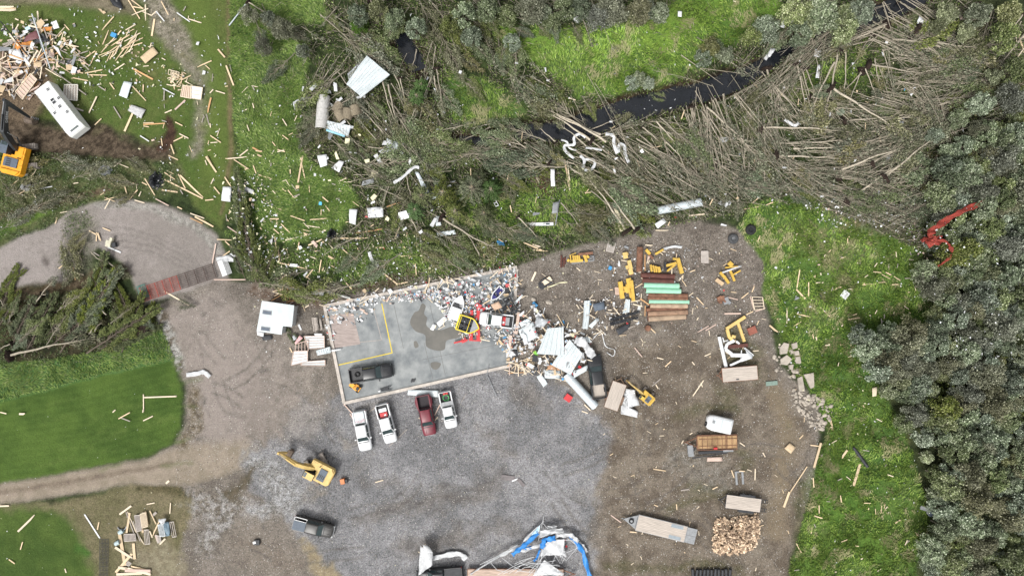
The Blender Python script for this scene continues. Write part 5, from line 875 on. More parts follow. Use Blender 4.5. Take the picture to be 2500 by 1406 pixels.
for i, a in enumerate([
    ('crumpled white siding sheet in the fallen trees below the split tank', [(944, 338), (985, 350), (984, 378), (945, 372)], WHITEM, .12),
    ('white board with a brown flap at the lawn edge by the trees', [(774, 380), (797, 377), (799, 404), (782, 409)], WHITE, .04),
    ('white five-sided board lying right of the brown-flapped board', [(828, 392), (840, 395), (828, 421), (809, 410)], WHITE, .04),
    ('narrow ribbed metal strip deep in the fallen trees', [(1013, 420), (1022, 420), (1048, 470), (1037, 474)], GALV, .03),
    ('short grey ribbed sheet below the narrow metal strip', [(1045, 470), (1058, 468), (1066, 483), (1053, 488)], GALV, .03),
    ('white upright sheet strip beside the snapped spruces', [(1064, 528), (1075, 528), (1077, 550), (1064, 552)], WHITEM, .05),
    ('white bent board under the snapped spruces', [(1066, 567), (1110, 561), (1113, 572), (1068, 577)], WHITEM, .05),
    ('narrow white board on the brown earth patch', [(1344, 413), (1354, 413), (1355, 455), (1345, 455)], WHITE, .03),
    ('long yellowish peeled board above the gravel yard', [(1499, 508), (1508, 512), (1526, 563), (1514, 566)], M('yellowed_board', (.66, .60, .42), rough=.8, var=.1), .05),
    ('white panel left of the galvanised culvert', [(1598, 547), (1620, 533), (1627, 542), (1606, 558)], WHITE, .02),
    ('white speckled panel on the top left lawn', [(302, 199), (322, 202), (310, 241), (290, 233)], WHITEM, .02),
    ('grey torn panel above the uprooted hole', [(320, 256), (355, 268), (345, 290), (312, 270)], M('mottled_grey_panel', (.5, .5, .5), rough=.7, var=.25, sc_=3), .06),
    ('pale oriented strand board sheet on the top left lawn', [(373, 114), (386, 130), (355, 156), (342, 140)], OSB, .02),
    ('white panel with a brown patch beside the dark spruce hedge', [(544, 456), (565, 457), (562, 493), (540, 490)], WHITE, .03),
    ('white shed wall sheet above the maroon pickup', [(996, 951), (1070, 953), (1070, 969), (995, 964)], WHITEM, .04),
    ('white curved sheet among debris below the centre lawn', [(852, 511), (872, 511), (868, 549), (853, 544)], WHITE, .08),
    ('crumpled white sheet at the right end of the centre lawn', [(895, 508), (935, 505), (936, 530), (900, 532)], TARP, .2),
    ('white crumpled tarp beside the gravel turnaround end', [(527, 628), (560, 622), (580, 640), (528, 637)], TARP, .12),
    ('light panel with dark frame above the upper yard', [(1350, 495), (1365, 492), (1361, 520), (1347, 522)], STEEL, .02),
    ('white sheet standing on the right wood edge meadow', [(2130, 947), (2142, 944), (2140, 966), (2130, 968)], PALEPINE, .02),
    ('white square panel at the top right of the creek', [(2245, 40), (2265, 54), (2253, 67), (2238, 57)], WHITE, .06),
    ('pale square board on the brown lower right yard', [(1928, 1081), (1943, 1092), (1931, 1107), (1915, 1094)], OSB, .02),
    ('white plank panel beside the creek meadow', [(1655, 28), (1665, 28), (1664, 42), (1655, 41)], WHITE, .03),
    ('white tarp scrap over the treetops at the top', [(1396, 38), (1418, 42), (1412, 58), (1402, 52)], TARP, .12),
    ('pale crumpled sheet in bushes by the right end of the creek', [(1882, 118), (1894, 120), (1880, 140), (1872, 138)], TARP, .1),
    ('white ragged sheet in the blown-down wood', [(1990, 120), (2005, 125), (2002, 142), (1988, 138)], TARP, .15),
    ('grey sheet hung in the blown-down wood', [(1996, 158), (2003, 160), (2000, 192), (1991, 190)], TARP, .1),
    ('white wind-blown sheet in the middle of the thrown trunks', [(1758, 336), (1780, 334), (1775, 347), (1760, 348)], TARP, .1),
    ('white crumpled sheet left of the torn siding sheet', [(2165, 382), (2178, 376), (2172, 390), (2163, 392)], GREYT, .1),
    ('black crumpled tarp strip at the top left corner', [(268, 0), (292, 0), (302, 25), (275, 14)], BTARP, .1),
    ('translucent plastic sheet caught in the right wood', [(2295, 563), (2315, 560), (2312, 578), (2300, 580)], GREYT, .15),
]): sheet('loose_sheet', a[0], 'sheet', a[1], .35 if a[1][0][1] > 560 or a[1][0][0] < 600 else (6.0 if a[1][0][0] > 2290 else .95), a[2], 0, a[3], sd=i)
for i, (lab, pts, w) in enumerate([
    ('curled white strip looping beside the creek end', Zm(1100, 0, 600, [(1160, 1180), (1110, 1150), (1060, 1180), (1060, 1240), (980, 1250), (990, 1300), (1060, 1360)]), .75),
    ('white ring-shaped strip below the creek end', Zm(1000, 350, 600, [(1465, 105), (1500, 150), (1490, 215), (1545, 235), (1590, 180), (1570, 140), (1500, 140)]), .8),
    ('long white strip bent over the fallen trunks right of the creek end', Zm(1100, 0, 600, [(1330, 1150), (1400, 1170), (1400, 1230), (1430, 1320)]), .9),
    ('white forked strip hanging over the trunks at the creek', Zm(1100, 0, 600, [(1440, 1310), (1450, 1240), (1490, 1260), (1500, 1330), (1530, 1400)]), .9),
    ('white strip dangling into the blown-down wood', Zm(1100, 0, 600, [(950, 1200), (1000, 1220), (1020, 1270), (1080, 1290)]), .5),
    ('feathery white strip above the peeled log', Zm(1100, 0, 600, [(1160, 1270), (1220, 1275), (1300, 1290)]), .4),
    ('torn white streamer in the bushes at the top right', Zm(1600, 0, 900, [(725, 160), (745, 110), (790, 125), (815, 100), (820, 60)]), .8),
    ('white streamer draped on a bush by the creek', Zm(1600, 0, 900, [(640, 330), (660, 300), (685, 280)]), .8),
    ('white streamer in the middle of the thrown trunks', Zm(1600, 0, 900, [(740, 685), (770, 705), (800, 720), (820, 700)]), .6),
    ('white curved gutter strip on the green verge above the slab', Zm(500, 350, 600, [(1410, 930), (1435, 1000), (1490, 1060)]), .7),
    ('white rag above the cattle guard road', [(455, 915), (480, 912), (497, 908), (512, 920)], .9),
    ('twisted white strip over the thrown trees', Zm(500, 350, 600, [(1840, 210), (1790, 210), (1700, 290), (1620, 340)]), .6),
    ('white torn strip near the upper yard lumber', [(1620, 608), (1645, 602), (1665, 604)], .5),
    ('white folded cloth by the upper culvert', [(1755, 492), (1770, 500), (1784, 492)], .8),
    ('crumpled white foil at the hedge of spruce', [(585, 470), (600, 462), (618, 470)], .8)]): ribbon('torn_strip', lab, 'strip', pts, w * (.48 if i < 5 else .66), TARP, z=1.2 if i < 9 or i == 11 else .3, sd=i, amp=.03, twist=.12, ragged=.14)
# rubble sheets between slab and black pickup
for i, a in enumerate([
    ('large ribbed white roof sheet on top of the rubble heap', Zm(1150, 650, 350, [(690, 560), (835, 548), (840, 805), (595, 790)], 1295), 1.5, .45),
    ('second ribbed roof sheet reaching to the black pickup', Zm(1150, 650, 350, [(890, 660), (1010, 790), (900, 980), (725, 890)], 1295), 1.1, .45),
    ('plain white roof panel at the left of the rubble heap', Zm(1150, 650, 350, [(425, 575), (560, 500), (605, 640), (480, 700)], 1295), 1.0, 0),
    ('small white panel above the plain roof panel', Zm(1150, 650, 350, [(430, 510), (520, 468), (545, 500), (455, 552)], 1295), .9, 0),
    ('white flap draped toward the black pickup', Zm(1150, 650, 350, [(920, 950), (1055, 890), (1050, 940), (930, 1010)], 1295), .9, 0),
    ('white door panel below the rubble', Zm(1150, 650, 350, [(590, 995), (635, 968), (695, 1060), (655, 1092)], 1295), .3, 0),
    ('pale sheet under the rubble near the culvert pipe', Zm(1150, 650, 350, [(665, 935), (810, 935), (800, 1015), (665, 1010)], 1295), .5, 0),
    ('brown plank panel on the rubble near the culvert pipe', Zm(1150, 650, 350, [(690, 885), (810, 895), (805, 940), (690, 930)], 1295), .9, 0),
    ('short white ribbed piece right of the rubble', Zm(1150, 650, 350, [(960, 645), (1075, 635), (1080, 690), (980, 680)], 1295), .4, .3),
    ('tangled grey sheet above the big roof sheet', Zm(1150, 650, 350, [(590, 450), (700, 490), (650, 560), (575, 540)], 1295), 1.3, 0),
    ('white ragged sheet over the mini excavator', Zm(1350, 600, 550, [(580, 1140), (650, 1150), (690, 1270), (600, 1290)], 1798), 1.3, 0),
    ('white tarpaulin corner spread below the mini excavator', Zm(1350, 600, 550, [(545, 1260), (680, 1320), (672, 1372), (540, 1340)], 1798), .4, 0),
    ('white bent sheet left of the black grille panels', Zm(1350, 600, 550, [(250, 440), (300, 435), (280, 665), (235, 660)], 1798), .5, .35),
    ('second bent white sheet beside the black grille panels', Zm(1350, 600, 550, [(350, 575), (372, 590), (310, 660), (282, 640)], 1798), .4, 0),
    ('white sheet below the yellow blades', Zm(1350, 600, 550, [(580, 425), (615, 430), (610, 530), (555, 542)], 1798), .5, .3)]):
    sheet('roof_sheet', a[0], 'roof', a[1], a[2], (M('brown_plank_panel', (.45, .26, .15), rough=.8, var=.2) if 'brown' in a[0] else GREYT if 'grey' in a[0] else TARP if 'tarp' in a[0] or 'ragged' in a[0] else WHITEM), a[3], .16 if ('tarp' in a[0] or 'ragged' in a[0] or 'grey' in a[0]) else .05, sd=40 + i, group='sheets torn from the workshop roof')
ribbon('torn_strip', 'long torn flap from the roof sheets down to the black pickup', 'strip', Zm(1150, 650, 350, [(940, 660), (1020, 700), (1070, 770), (1110, 820)], 1295), 1.1, TARP, z=1.2, sd=71)
for i, (lab, c4) in enumerate([('slate grey square panel beside the bent white sheet', Zm(1350, 600, 550, [(315, 465), (408, 445), (415, 505), (335, 525)], 1798)), ('black grille panel nearest the steel pipes', Zm(1350, 600, 550, [(455, 580), (690, 515), (695, 535), (460, 605)], 1798)), ('second black grille panel in the pile', Zm(1350, 600, 550, [(450, 610), (680, 565), (680, 580), (460, 640)], 1798)), ('flat black panel at the bottom of the grille pile', Zm(1350, 600, 550, [(500, 665), (620, 610), (610, 660), (525, 718)], 1798)), ('black panel in the heap on the slab', Zm(1040, 690, 260, [(1680, 110), (1840, 100), (1780, 230), (1640, 230)], 2285)), ('black panel in the left rubble corner', Zm(1150, 650, 350, [(358, 758), (415, 742), (428, 815), (372, 825)], 1295))]):
    sheet('black_sheet', lab, 'panel', c4, .6, DSLATE if i == 0 else DGREY, .16 if i in (1, 2) else 0, .03, sd=i + 90)
# torn fabric shelter with its tube frame at the bottom edge
ZT = lambda pts: Zm(1010, 1260, 470, pts, 2500)
o = thing('fabric_shelter', 'collapsed shelter of torn white and blue fabric with a bent tube frame', 'shelter', 1330, 1350, 1.0)
b = MB()
def tpath(pts, z=.9, r=.035):
    q = local(o, ZT(pts), z); b.path([(x, y, z + .3 * math.sin(i * 1.3)) for i, (x, y) in enumerate(q)], r, r, 5)
for pts in ([(730, 750), (900, 640), (1140, 500), (1400, 380), (1560, 200), (1690, 60)], [(860, 625), (1100, 500), (1350, 360)], [(1000, 600), (1080, 680), (1220, 720)], [(1150, 540), (1280, 630), (1400, 690)], [(1690, 0), (1620, 300)], [(1680, 90), (1740, 150)], [(1050, 776), (1290, 640), (1520, 530), (1700, 520), (1900, 490)], [(1100, 776), (1350, 640), (1560, 560), (1880, 635)], [(1180, 776), (1400, 620), (1700, 590)], [(1240, 776), (1440, 650), (1600, 640)], [(1300, 620), (1400, 560), (1560, 520)], [(1480, 776), (1600, 640), (1640, 460), (1720, 340)], [(1550, 776), (1650, 560), (1700, 340)], [(1700, 520), (1780, 640), (1860, 460)], [(1800, 440), (1900, 600), (1960, 440)], [(1750, 380), (1980, 560), (2120, 400)], [(1850, 300), (2060, 300), (2130, 400), (1980, 480)], [(2000, 290), (2100, 350), (2120, 410)], [(1960, 540), (1920, 600)], [(1480, 600), (1900, 630)], [(1500, 640), (1840, 560)], [(1340, 700), (1560, 720)], [(1380, 600), (1640, 690)], [(1620, 250), (1640, 100)], [(1500, 720), (1720, 470)]): tpath(pts, z=random.uniform(.7, 1.6))
b.obj('tube_frame', M('white_tube', (.62, .63, .64), rough=.5, var=.1), o)
def cloth(c4, z, mat, nm='cover', amp=.2, sd=0):
    q = [Vector(v) for v in local(o, ZT(c4), z)]; rs = random.Random(sd); ph = rs.uniform(0, 6); bb = MB()
    bb.grid(lambda u, v: (*(q[0] * (1 - u) * (1 - v) + q[1] * u * (1 - v) + q[2] * u * v + q[3] * (1 - u) * v), z + amp * math.sin(u * 8 + ph) * math.cos(v * 6 + ph) + amp * .4 * math.sin(17 * u + 13 * v)), 14, 10, .02); return bb.obj(nm, mat, o)
def strip(pts, w, z, mat, nm='cover', sd=0):
    q = [Vector((*p, 0)) for p in local(o, ZT(pts), z)]; rs = random.Random(sd); n = len(q); bb = MB(); N = 8 * (n - 1); w = w * .7
    def at(u): i = min(int(u * (n - 1)), n - 2); return q[i].lerp(q[i + 1], u * (n - 1) - i), (q[i + 1] - q[i]).normalized()
    def fn(u, v): p, d = at(u); return p + Vector((-d.y, d.x, 0)) * (v - .5) * w * (1 + .25 * math.sin(u * 23 + sd)) + Vector((0, 0, z + .12 * math.sin(u * 19 + v * 4 + sd)))
    bb.grid(fn, N, 3, .02); return bb.obj(nm, mat, o)
cloth([(1640, 180), (1930, 150), (1960, 200), (1640, 270)], 1.5, TARP, sd=1); cloth([(1740, 120), (1860, 120), (1850, 155), (1730, 150)], 1.3, TARP, sd=2); cloth([(1700, 320), (1960, 290), (1950, 500), (1640, 510)], 1.2, TARP, sd=3); cloth([(1700, 560), (1860, 680), (1960, 745), (1540, 776)], 1.4, TARP, sd=4, amp=.15); cloth([(1860, 400), (1960, 420), (1985, 520), (1900, 520)], 1.0, TARP, sd=5); cloth([(1560, 200), (1640, 110), (1640, 180), (1400, 400)], 1.3, M('pale_blue_fabric', (.5, .68, .8), rough=.5, var=.1), sd=6, amp=.1); cloth([(1680, 776), (1960, 740), (1900, 800), (1680, 900)], 1.0, TARP, sd=8)
strip([(2040, 240), (2110, 340), (2200, 460), (2240, 620), (2285, 776), (2300, 860)], .85, .8, BLUE, sd=1); strip([(1840, 280), (1700, 310), (1660, 420)], 1.0, 1.7, BLUE, sd=2); strip([(1620, 210), (1480, 340), (1380, 420), (1280, 500)], .8, 1.45, BLUE, sd=3); strip([(1580, 390), (1400, 430)], .6, 1.2, BLUE, sd=4); strip([(1640, 430), (1600, 540), (1560, 580)], .4, 1.3, BLUE, sd=5)
strip([(1640, 130), (1500, 250), (1400, 380), (1250, 450), (1120, 510)], .6, 1.1, TARP, sd=6); strip([(1280, 450), (1440, 440), (1620, 380), (1700, 380)], .65, 1.3, TARP, sd=7); strip([(1840, 250), (2040, 240), (2140, 330)], .8, 1.2, TARP, sd=8); strip([(2120, 330), (2200, 380), (2250, 470)], .6, .5, TARP, sd=9); strip([(1120, 510), (900, 640), (740, 750)], .25, 1.0, TARP, sd=10)
for i, (lab, c4, z) in enumerate([('upright white wall sheet at the bottom edge, left of the hitched black pickup', ZT([(85, 380), (250, 470), (240, 640), (60, 760)]), 1.6), ]): sheet('upright_sheet', lab, 'sheet', c4, z, TARP, 0, .25, sd=5)
sheet('upright_sheet', 'curled white sheet on top of the upright wall sheet at the bottom', 'sheet', ZT([(120, 370), (190, 385), (250, 470), (130, 480)]), 2.1, TARP, 0, .2, sd=7)
ribbon('bent_ladder', 'white ladder-like bent frame lying right of the upright wall sheet', 'frame', ZT([(250, 545), (450, 500), (600, 490), (680, 560)]), .7, TARP, z=.5, sd=4, amp=.05, twist=.1)
# ------------------------------------------------------------------ small white shed roof and wall panels left of the slab
o = thing('shed', 'small white metal-roofed shed with two skylights, left of the slab', 'shed', 675, 777, 1.6); o.location.z = 0; b = MB(); RP = [(639, 735), (718, 746), (712, 798), (690, 796), (687, 817), (626, 808)]
rp = local(o, RP, 2.2); b.prism([(x * .93, y * .93) for x, y in rp], 0, 2.05); b.obj('wall', M('shed_wall', (.45, .46, .46), rough=.7, var=.15), o)
b = MB(); b.prism(rp, 2.05, 2.15); tl, tr, br, bl = [Vector(v) for v in local(o, [(639, 735), (718, 746), (714, 790), (628, 800)], 2.2)]
for i in range(22):
    u = i / 21; p = tl.lerp(bl, u); q = tr.lerp(br, u); b.bar((*p, 2.165), (*q, 2.165), .06, .035)
b.obj('roof', WHITEM, o)
for x, y, w in ((652, 763, 1.25), (648, 803, 1.25)): q = local(o, [(x, y)], 2.2)[0]; b = MB(); b.box((*q, 2.19), (w, .55, .1), R(-8)); b.box((*q, 2.245), (w - .14, .41, .02), R(-8), mi=1); b.obj('skylight', [STEEL, DSLATE], o)
sheet('fallen_casement', 'dark window frame lying below the white shed', 'window', [(638, 819), (663, 817), (665, 828), (642, 831)], .2, DGREY, 0, .01)
sheet('loose_sheet', 'white board poking out from the white shed corner', 'board', [(627, 808), (645, 812), (643, 822), (628, 818)], .3, WHITE, 0, .01)
def wallpanel(label, c4, z, ns, dirn=0, mats=(WHITEM, PINKB), name='stud_section', sheeted=True, extra=True):
    c = cen(c4); o = thing(name, label, 'wall panel', *c, z); g = o.location.z; q = [Vector((*v, 0)) for v in local(o, c4, z)]; b = MB()
    if sheeted: b.prism([v.xy for v in q], z - g - .03, z - g); 
    if sheeted: b.obj('sheathing', mats[0], o)
    b = MB(); tl, tr, br, bl = q; up = Vector((0, 0, z - g + .05))
    for i in range(ns + 1):
        u = i / ns
        if dirn == 0: b.bar(tl.lerp(tr, u) + up, bl.lerp(br, u) + up, .07, .09)
        else: b.bar(tl.lerp(bl, u) + up, tr.lerp(br, u) + up, .07, .09)
    up2 = up + Vector((0, 0, .002))
    for p_, q_ in ((tl, tr), (bl, br)) if dirn == 0 else ((tl, bl), (tr, br)): b.bar(p_ + up2, q_ + up2, .09, .1)
    b.obj('studs', mats[1], o); return o
ZW = lambda pts: Zm(700, 800, 160, pts, 2250)
wallpanel('upper white wall panel with pinkish studs left of the slab', ZW([(600, 290), (1290, 280), (1300, 690), (750, 720)]), .5, 5, 1)
wallpanel('lower left white wall panel with pinkish studs beside the slab', ZW([(240, 810), (720, 800), (720, 1150), (160, 1290)]), .45, 4, 1)
wallpanel('middle stud frame between the two white wall panels', ZW([(310, 560), (740, 430), (740, 790), (300, 800)]), .6, 4, 0, sheeted=False)
wallpanel('low white wall strip at the foot of the stud panels', ZW([(500, 1170), (1320, 1110), (1320, 1300), (500, 1290)]), .35, 2, 1)
sheet('loose_sheet', 'white ribbed sheet sliding onto the slab from the stud panels', 'sheet', ZW([(1010, 780), (1480, 650), (1520, 860), (1060, 950)]), .8, WHITEM, .3, .04)
sheet('loose_sheet', 'narrow white board crossing the left slab curb', 'board', ZW([(1480, 760), (1860, 720), (1870, 760), (1490, 830)]), .6, WHITE, 0, .02)
sheet('loose_sheet', 'white rectangular piece on the upper stud panel', 'sheet', ZW([(950, 190), (1220, 200), (1220, 270), (960, 270)]), .7, WHITE, 0, .02)
sheet('loose_sheet', 'pink insulation board on the stud panels', 'board', ZW([(270, 510), (440, 250), (560, 360), (310, 570)]), .75, M('pink_insulation', (.72, .42, .42), rough=.9, var=.15), 0, .05)
sheet('loose_sheet', 'grey cloth scrap beside the stud panels', 'sheet', ZW([(200, 260), (330, 250), (350, 400), (230, 440)]), .5, GREYT, 0, .1)
for i, (c4, lab) in enumerate([(Zm(600, 700, 600, [(412, 192), (445, 190), (455, 268), (425, 282)], 1534), 'wide grey bench-like board left of the slab corner'), (Zm(600, 700, 600, [(458, 200), (470, 198), (480, 268), (468, 272)], 1534), 'narrow grey board left of the slab corner')]): sheet('grey_plank', lab, 'board', c4, .3, GREYW, .5 if i == 0 else 0, .01)
# ------------------------------------------------------------------ pipes, culverts, beams
def pipe_thing(name, label, cat, x0, y0, x1, y1, d, mat, z=None, group=None, rings=0, inner=None, half=False, zb=0.0):
    r = d / 2; z = (z if z is not None else r); p = P(x0, y0, z + r); q = P(x1, y1, z + r); L = (q - p).length; c = (p + q) / 2; o = bpy.data.objects.new(name, None); link(o); o.location = (c.x, c.y, gz(c.x, c.y) + zb); o.rotation_euler = (0, 0, math.atan2(q.y - p.y, q.x - p.x)); tag(o, label, cat, group)
    b = MB(); b.pipe((-L / 2, 0, z), (L / 2, 0, z), r, max(.015, r * .06), 24, 0, 1)
    for i in range(rings): b.torus((-L / 2 + L * (i + .5) / rings, 0, z), r, .018, 24, 4, axis='X')
    b.obj('pipe_shell', [mat, inner or DRUST], o)
    if name == 'steel_pipe':
        b = MB(); b.torus((-L / 2 + .03, 0, z), r * .99, .025, 24, 4, axis='X'); b.torus((L / 2 - .03, 0, z), r * .99, .025, 24, 4, axis='X'); b.obj('end_rim', RUSTY, o)
    return o
gp = 'steel pipes stacked side by side in the yard'
for lab, x0, y0, x1, y1, d, m, z in [('upper dark red steel pipe at the top of the row', 1566, 671, 1648, 675, .72, DRUST, None), ('lower dark red steel pipe with its end in shadow', 1569, 684, 1646, 687, .72, DRUST, None), ('upper mint green steel pipe', 1572, 696, 1660, 698, .76, MINT, None), ('lower mint green steel pipe', 1577, 709, 1664, 711, .76, MINT, None), ('upper orange rusty steel pipe below the mint ones', 1583, 720, 1680, 722, .66, RUSTY, None), ('orange rusty steel pipe next below the upper one', 1583, 728, 1680, 730, .6, RUSTY, None), ('mint green steel pipe squeezed between rusty ones', 1584, 736, 1684, 737, .62, MINT, None), ('sandy steel pipe below the squeezed mint one', 1587, 746, 1680, 747, .72, TANRUST, None), ('slanting rust-brown steel pipe', 1578, 756, 1674, 752, .55, RUSTY, None), ('rust-brown steel pipe second from the bottom', 1582, 766, 1680, 762, .72, M('brown_sandy_rust', (.33, .21, .14), rough=.85, var=.35, sc_=1.3), None), ('pale sandy steel pipe at the bottom of the row', 1583, 779, 1676, 773, .76, TANRUST, None), ('upright-lying orange steel pipe above the row', 1564, 603, 1562, 664, .85, RUSTY, None)]: pipe_thing('steel_pipe', lab, 'pipe', x0, y0, x1, y1, d, m, z, gp)
text('12', .45, DGREY, COL.objects[-1], Matrix.Translation((0, 0, -5)), 'mark') if False else None
cv = pipe_thing('culvert_pipe', 'galvanised culvert pipe under the thrown trees above the yard', 'culvert', 1606, 514, 1714, 492, 1.15, GALV, None, None, 9, inner=DGREY)
text('20', .5, M('faint_pencil', (.38, .45, .5), rough=.6, var=.1), cv, Matrix.Translation((-2.3, -.05, 1.17)) @ Matrix.Rotation(0, 4, 'Z'), 'lettering')
pipe_thing('culvert_pipe', 'galvanised culvert pipe slanting out of the rubble heap', 'culvert', 1382, 915, 1455, 994, 1.25, GALV, None, None, 10, inner=DGREY)
pipe_thing('white_pipe', 'white pipe standing off the box-top trailer corner', 'pipe', 1757, 822, 1774, 896, .5, WHITE, .5)
pipe_thing('white_pipe', 'white pipe lying above the slab corner by the road', 'pipe', 711, 707, 790, 717, .55, WHITE, None, inner=DGREY)
pipe_thing('grey_pole', 'grey metal pole over the tall grass at the top', 'pole', 558, 62, 600, 8, .18, GALV, .3)
pipe_thing('white_pole', 'white mottled pole left of the slab top corner', 'pole', 800, 712, 855, 728, .3, M('mottled_birch', (.5, .5, .48), rough=.8, var=.4), .3)
pipe_thing('black_pipe', 'black ribbed pipe on the lower right meadow', 'pipe', 2085, 1092, 2120, 1140, .42, DGREY, None, None, 12)
for x0, y0, x1, y1, lab in ((1371, 623, 1370, 653, 'left dark red short pipe by the top of the yard'), (1376, 630, 1376, 652, 'middle dark red short pipe by the top of the yard'), (1380, 628, 1379, 645, 'right dark red short pipe by the top of the yard')): pipe_thing('short_pipe', lab, 'pipe', x0, y0, x1, y1, .26, DRUST, None, 'three short dark red pipes')
pipe_thing('survey_pole', 'thin white pole lying below the slab edge', 'pole', 1187, 910, 1212, 966, .1, STEEL, .2); pipe_thing('survey_pole', 'short thin white pole crossing the slab edge', 'pole', 1193, 890, 1188, 925, .1, STEEL, .4)
pipe_thing('steel_pole', 'long grey steel pole across the collapsed house', 'pole', 77, 34, 122, 168, .16, GALV, 1.2); pipe_thing('steel_pole', 'grey pole beside the long pole over the collapsed house', 'pole', 90, 70, 104, 128, .16, STEEL, 1.0); pipe_thing('steel_pole', 'grey pole sloping from the collapsed house to the camper', 'pole', 118, 165, 210, 232, .16, GREYW, .4); pipe_thing('power_cable', 'thick black cable across the collapsed house', 'cable', 0, 52, 70, 138, .14, BTARP, 1.8)
# ------------------------------------------------------------------ tyres, cattle guard gate
for lab, x, y, m in (('grey dusty truck tyre at the yard corner', 1790, 583, M('dusty_rubber', (.07, .072, .075), rough=.9, var=.3)), ('black truck tyre at the edge of the right meadow', 1833, 561, RUB)):
    o = thing('tyre', lab, 'tyre', x, y, .4); b = MB(); b.torus((0, 0, .38), .47, .27, 30, 12, sq=1.25); b.obj('tread', m, o); b = MB(); b.pipe((0, 0, .1), (0, 0, .6), .24, .03, 20); b.tube((0, 0, .3), (0, 0, .34), .22, n=20); b.obj('hub', STEEL if m != RUB else DGREY, o)
o = thing('cattle_guard', 'long barred red and brown cattle guard gate across the gravel road', 'gate', 433, 690, .5, ang((350, 718, 530, 658))); Lg = (P(348, 716, .5) - P(532, 658, .5)).length
b = MB(); b2 = MB(); 
for i in range(8): b.bar((-Lg / 2, -.95 + i * .27, .3), (-Lg * .0, -.95 + i * .27, .3), .07, .07); b2.bar((-Lg * .0, -.95 + i * .27, .3), (Lg / 2, -.95 + i * .27, .3), .07, .07)
for i in range(6): b.box((-Lg / 2 + .2 + i * Lg * .098, 0, .34), (.09, 2.05, .08))
for i in range(4): b2.box((Lg * .12 + i * Lg * .12, 0, .34), (.07, 2.05, .08))
b.obj('red_section', M('faded_red_paint', (.34, .07, .05), rough=.7, var=.3), o); b2.obj('brown_section', M('dark_brown_steel', (.10, .07, .06), rough=.8, var=.3), o)
o = thing('farm_gate', 'bent dark green gate half buried under the conifers', 'gate', 345, 712, .6, R(-70)); b = MB()
for i in range(6): b.bar((-.9, -.5 + i * .22, .3 + .02 * i), (.9, -.55 + i * .24, .45), .06, .06)
b.box((-.9, 0, .35), (.07, 1.3, .07)); b.box((.9, 0, .45), (.07, 1.4, .07)); b.obj('bars', TEALG, o)
o = thing('trough_rack', 'white ribbed rack jammed at the right end of the cattle guard', 'rack', 542, 655, .6, R(-70)); b = MB(); b.box((0, .0, .5), (2.2, .7, .06))
for i in range(5): b.bar((-1.1, .45 + i * .14, .5), (1.1, .45 + i * .14, .5), .05, .05)
b.obj('panel', WHITE, o)
o = thing('pipe_gate', 'dark tube gate lying in the lower left dirt', 'gate', 252, 1370, .2); b = MB(); q = local(o, [(243, 1316), (264, 1316), (262, 1420), (241, 1420)], .2); q = [Vector((*v, .15)) for v in q]
for i in range(7): b.bar(q[0].lerp(q[1], i / 6), q[3].lerp(q[2], i / 6), .04, .04)
for i in range(12): b.bar(q[0].lerp(q[3], i / 11), q[1].lerp(q[2], i / 11), .03, .03)
b.obj('bars', DGREY, o)
# ------------------------------------------------------------------ yellow plough blades, frames, machines in the yard
ZY = lambda pts, W=2316: Zm(1360, 590, 280, pts, W)
def frame_thing(name, label, cat, bars, z, mats, wd=.12, zoom=None, boxes=(), group=None, pname='frame', hgt=.12):
    """bars in photo px: (x0,y0,x1,y1[,w[,mi]])"""
    xs_ = [v for t in bars for v in (t[0], t[2])] + [t[0] for t in boxes]; ys_ = [v for t in bars for v in (t[1], t[3])] + [t[1] for t in boxes]
    o = thing(name, label, cat, sum(xs_) / len(xs_), sum(ys_) / len(ys_), z, 0, group); b = MB()
    for i, t in enumerate(bars):
        (a0, b0), (a1, b1) = local(o, [(t[0], t[1]), (t[2], t[3])], z); w = t[4] if len(t) > 4 else wd; mi = t[5] if len(t) > 5 else 0
        b.bar((a0, b0, z + .011 * (i % 7)), (a1, b1, z + .011 * (i % 7) + .004), w, hgt, mi)
    for i, t in enumerate(boxes): (a0, b0), = local(o, [(t[0], t[1])], z); b.box((a0, b0, z * .7 + .05 * (i % 3)), (t[2], t[3], t[4] if len(t) > 4 else .3), R(t[5]) if len(t) > 5 else 0, t[6] if len(t) > 6 else 0)
    b.obj(pname, mats, o); return o
def Q(zf, t): (x0, y0, x1, y1), = zf([t[:4]]); return (x0, y0, x1, y1) + tuple(t[4:])
def QB(zf, t, s): (x, y), = zf([t[:2]]); return (x, y) + tuple(t[2:])
gy = 'yellow blades and frames stored in the yard'
o = frame_thing('snow_plough', 'left yellow plough blade with a frame behind it, left of the pipes', 'blade', [Q(ZY, t) for t in [(1265, 810, 1310, 1150, .5), (1300, 800, 1345, 1145, .16)]], .5, YEL, group=gy, hgt=.6)
o = frame_thing('plough_mount', 'middle yellow blade frame between the two plough blades', 'frame', [Q(ZY, t) for t in [(1440, 740, 1470, 930, .7), (1330, 930, 1480, 920, .35), (1330, 1010, 1450, 1000, .25), (1400, 860, 1420, 1040, .25), (1440, 930, 1490, 1130, .3)]], .55, [YEL, DGREY], group=gy, boxes=[QB(ZY, t, 0) for t in [(1430, 950, .6, .4, .4, 10, 1), (1380, 960, .4, .5, .5, 30)]])
o = frame_thing('snow_plough', 'right yellow plough blade nearest the pipes', 'blade', [Q(ZY, t) for t in [(1495, 780, 1540, 1200, .45), (1475, 800, 1520, 1190, .14)]], .6, YEL, group=gy, hgt=.5)
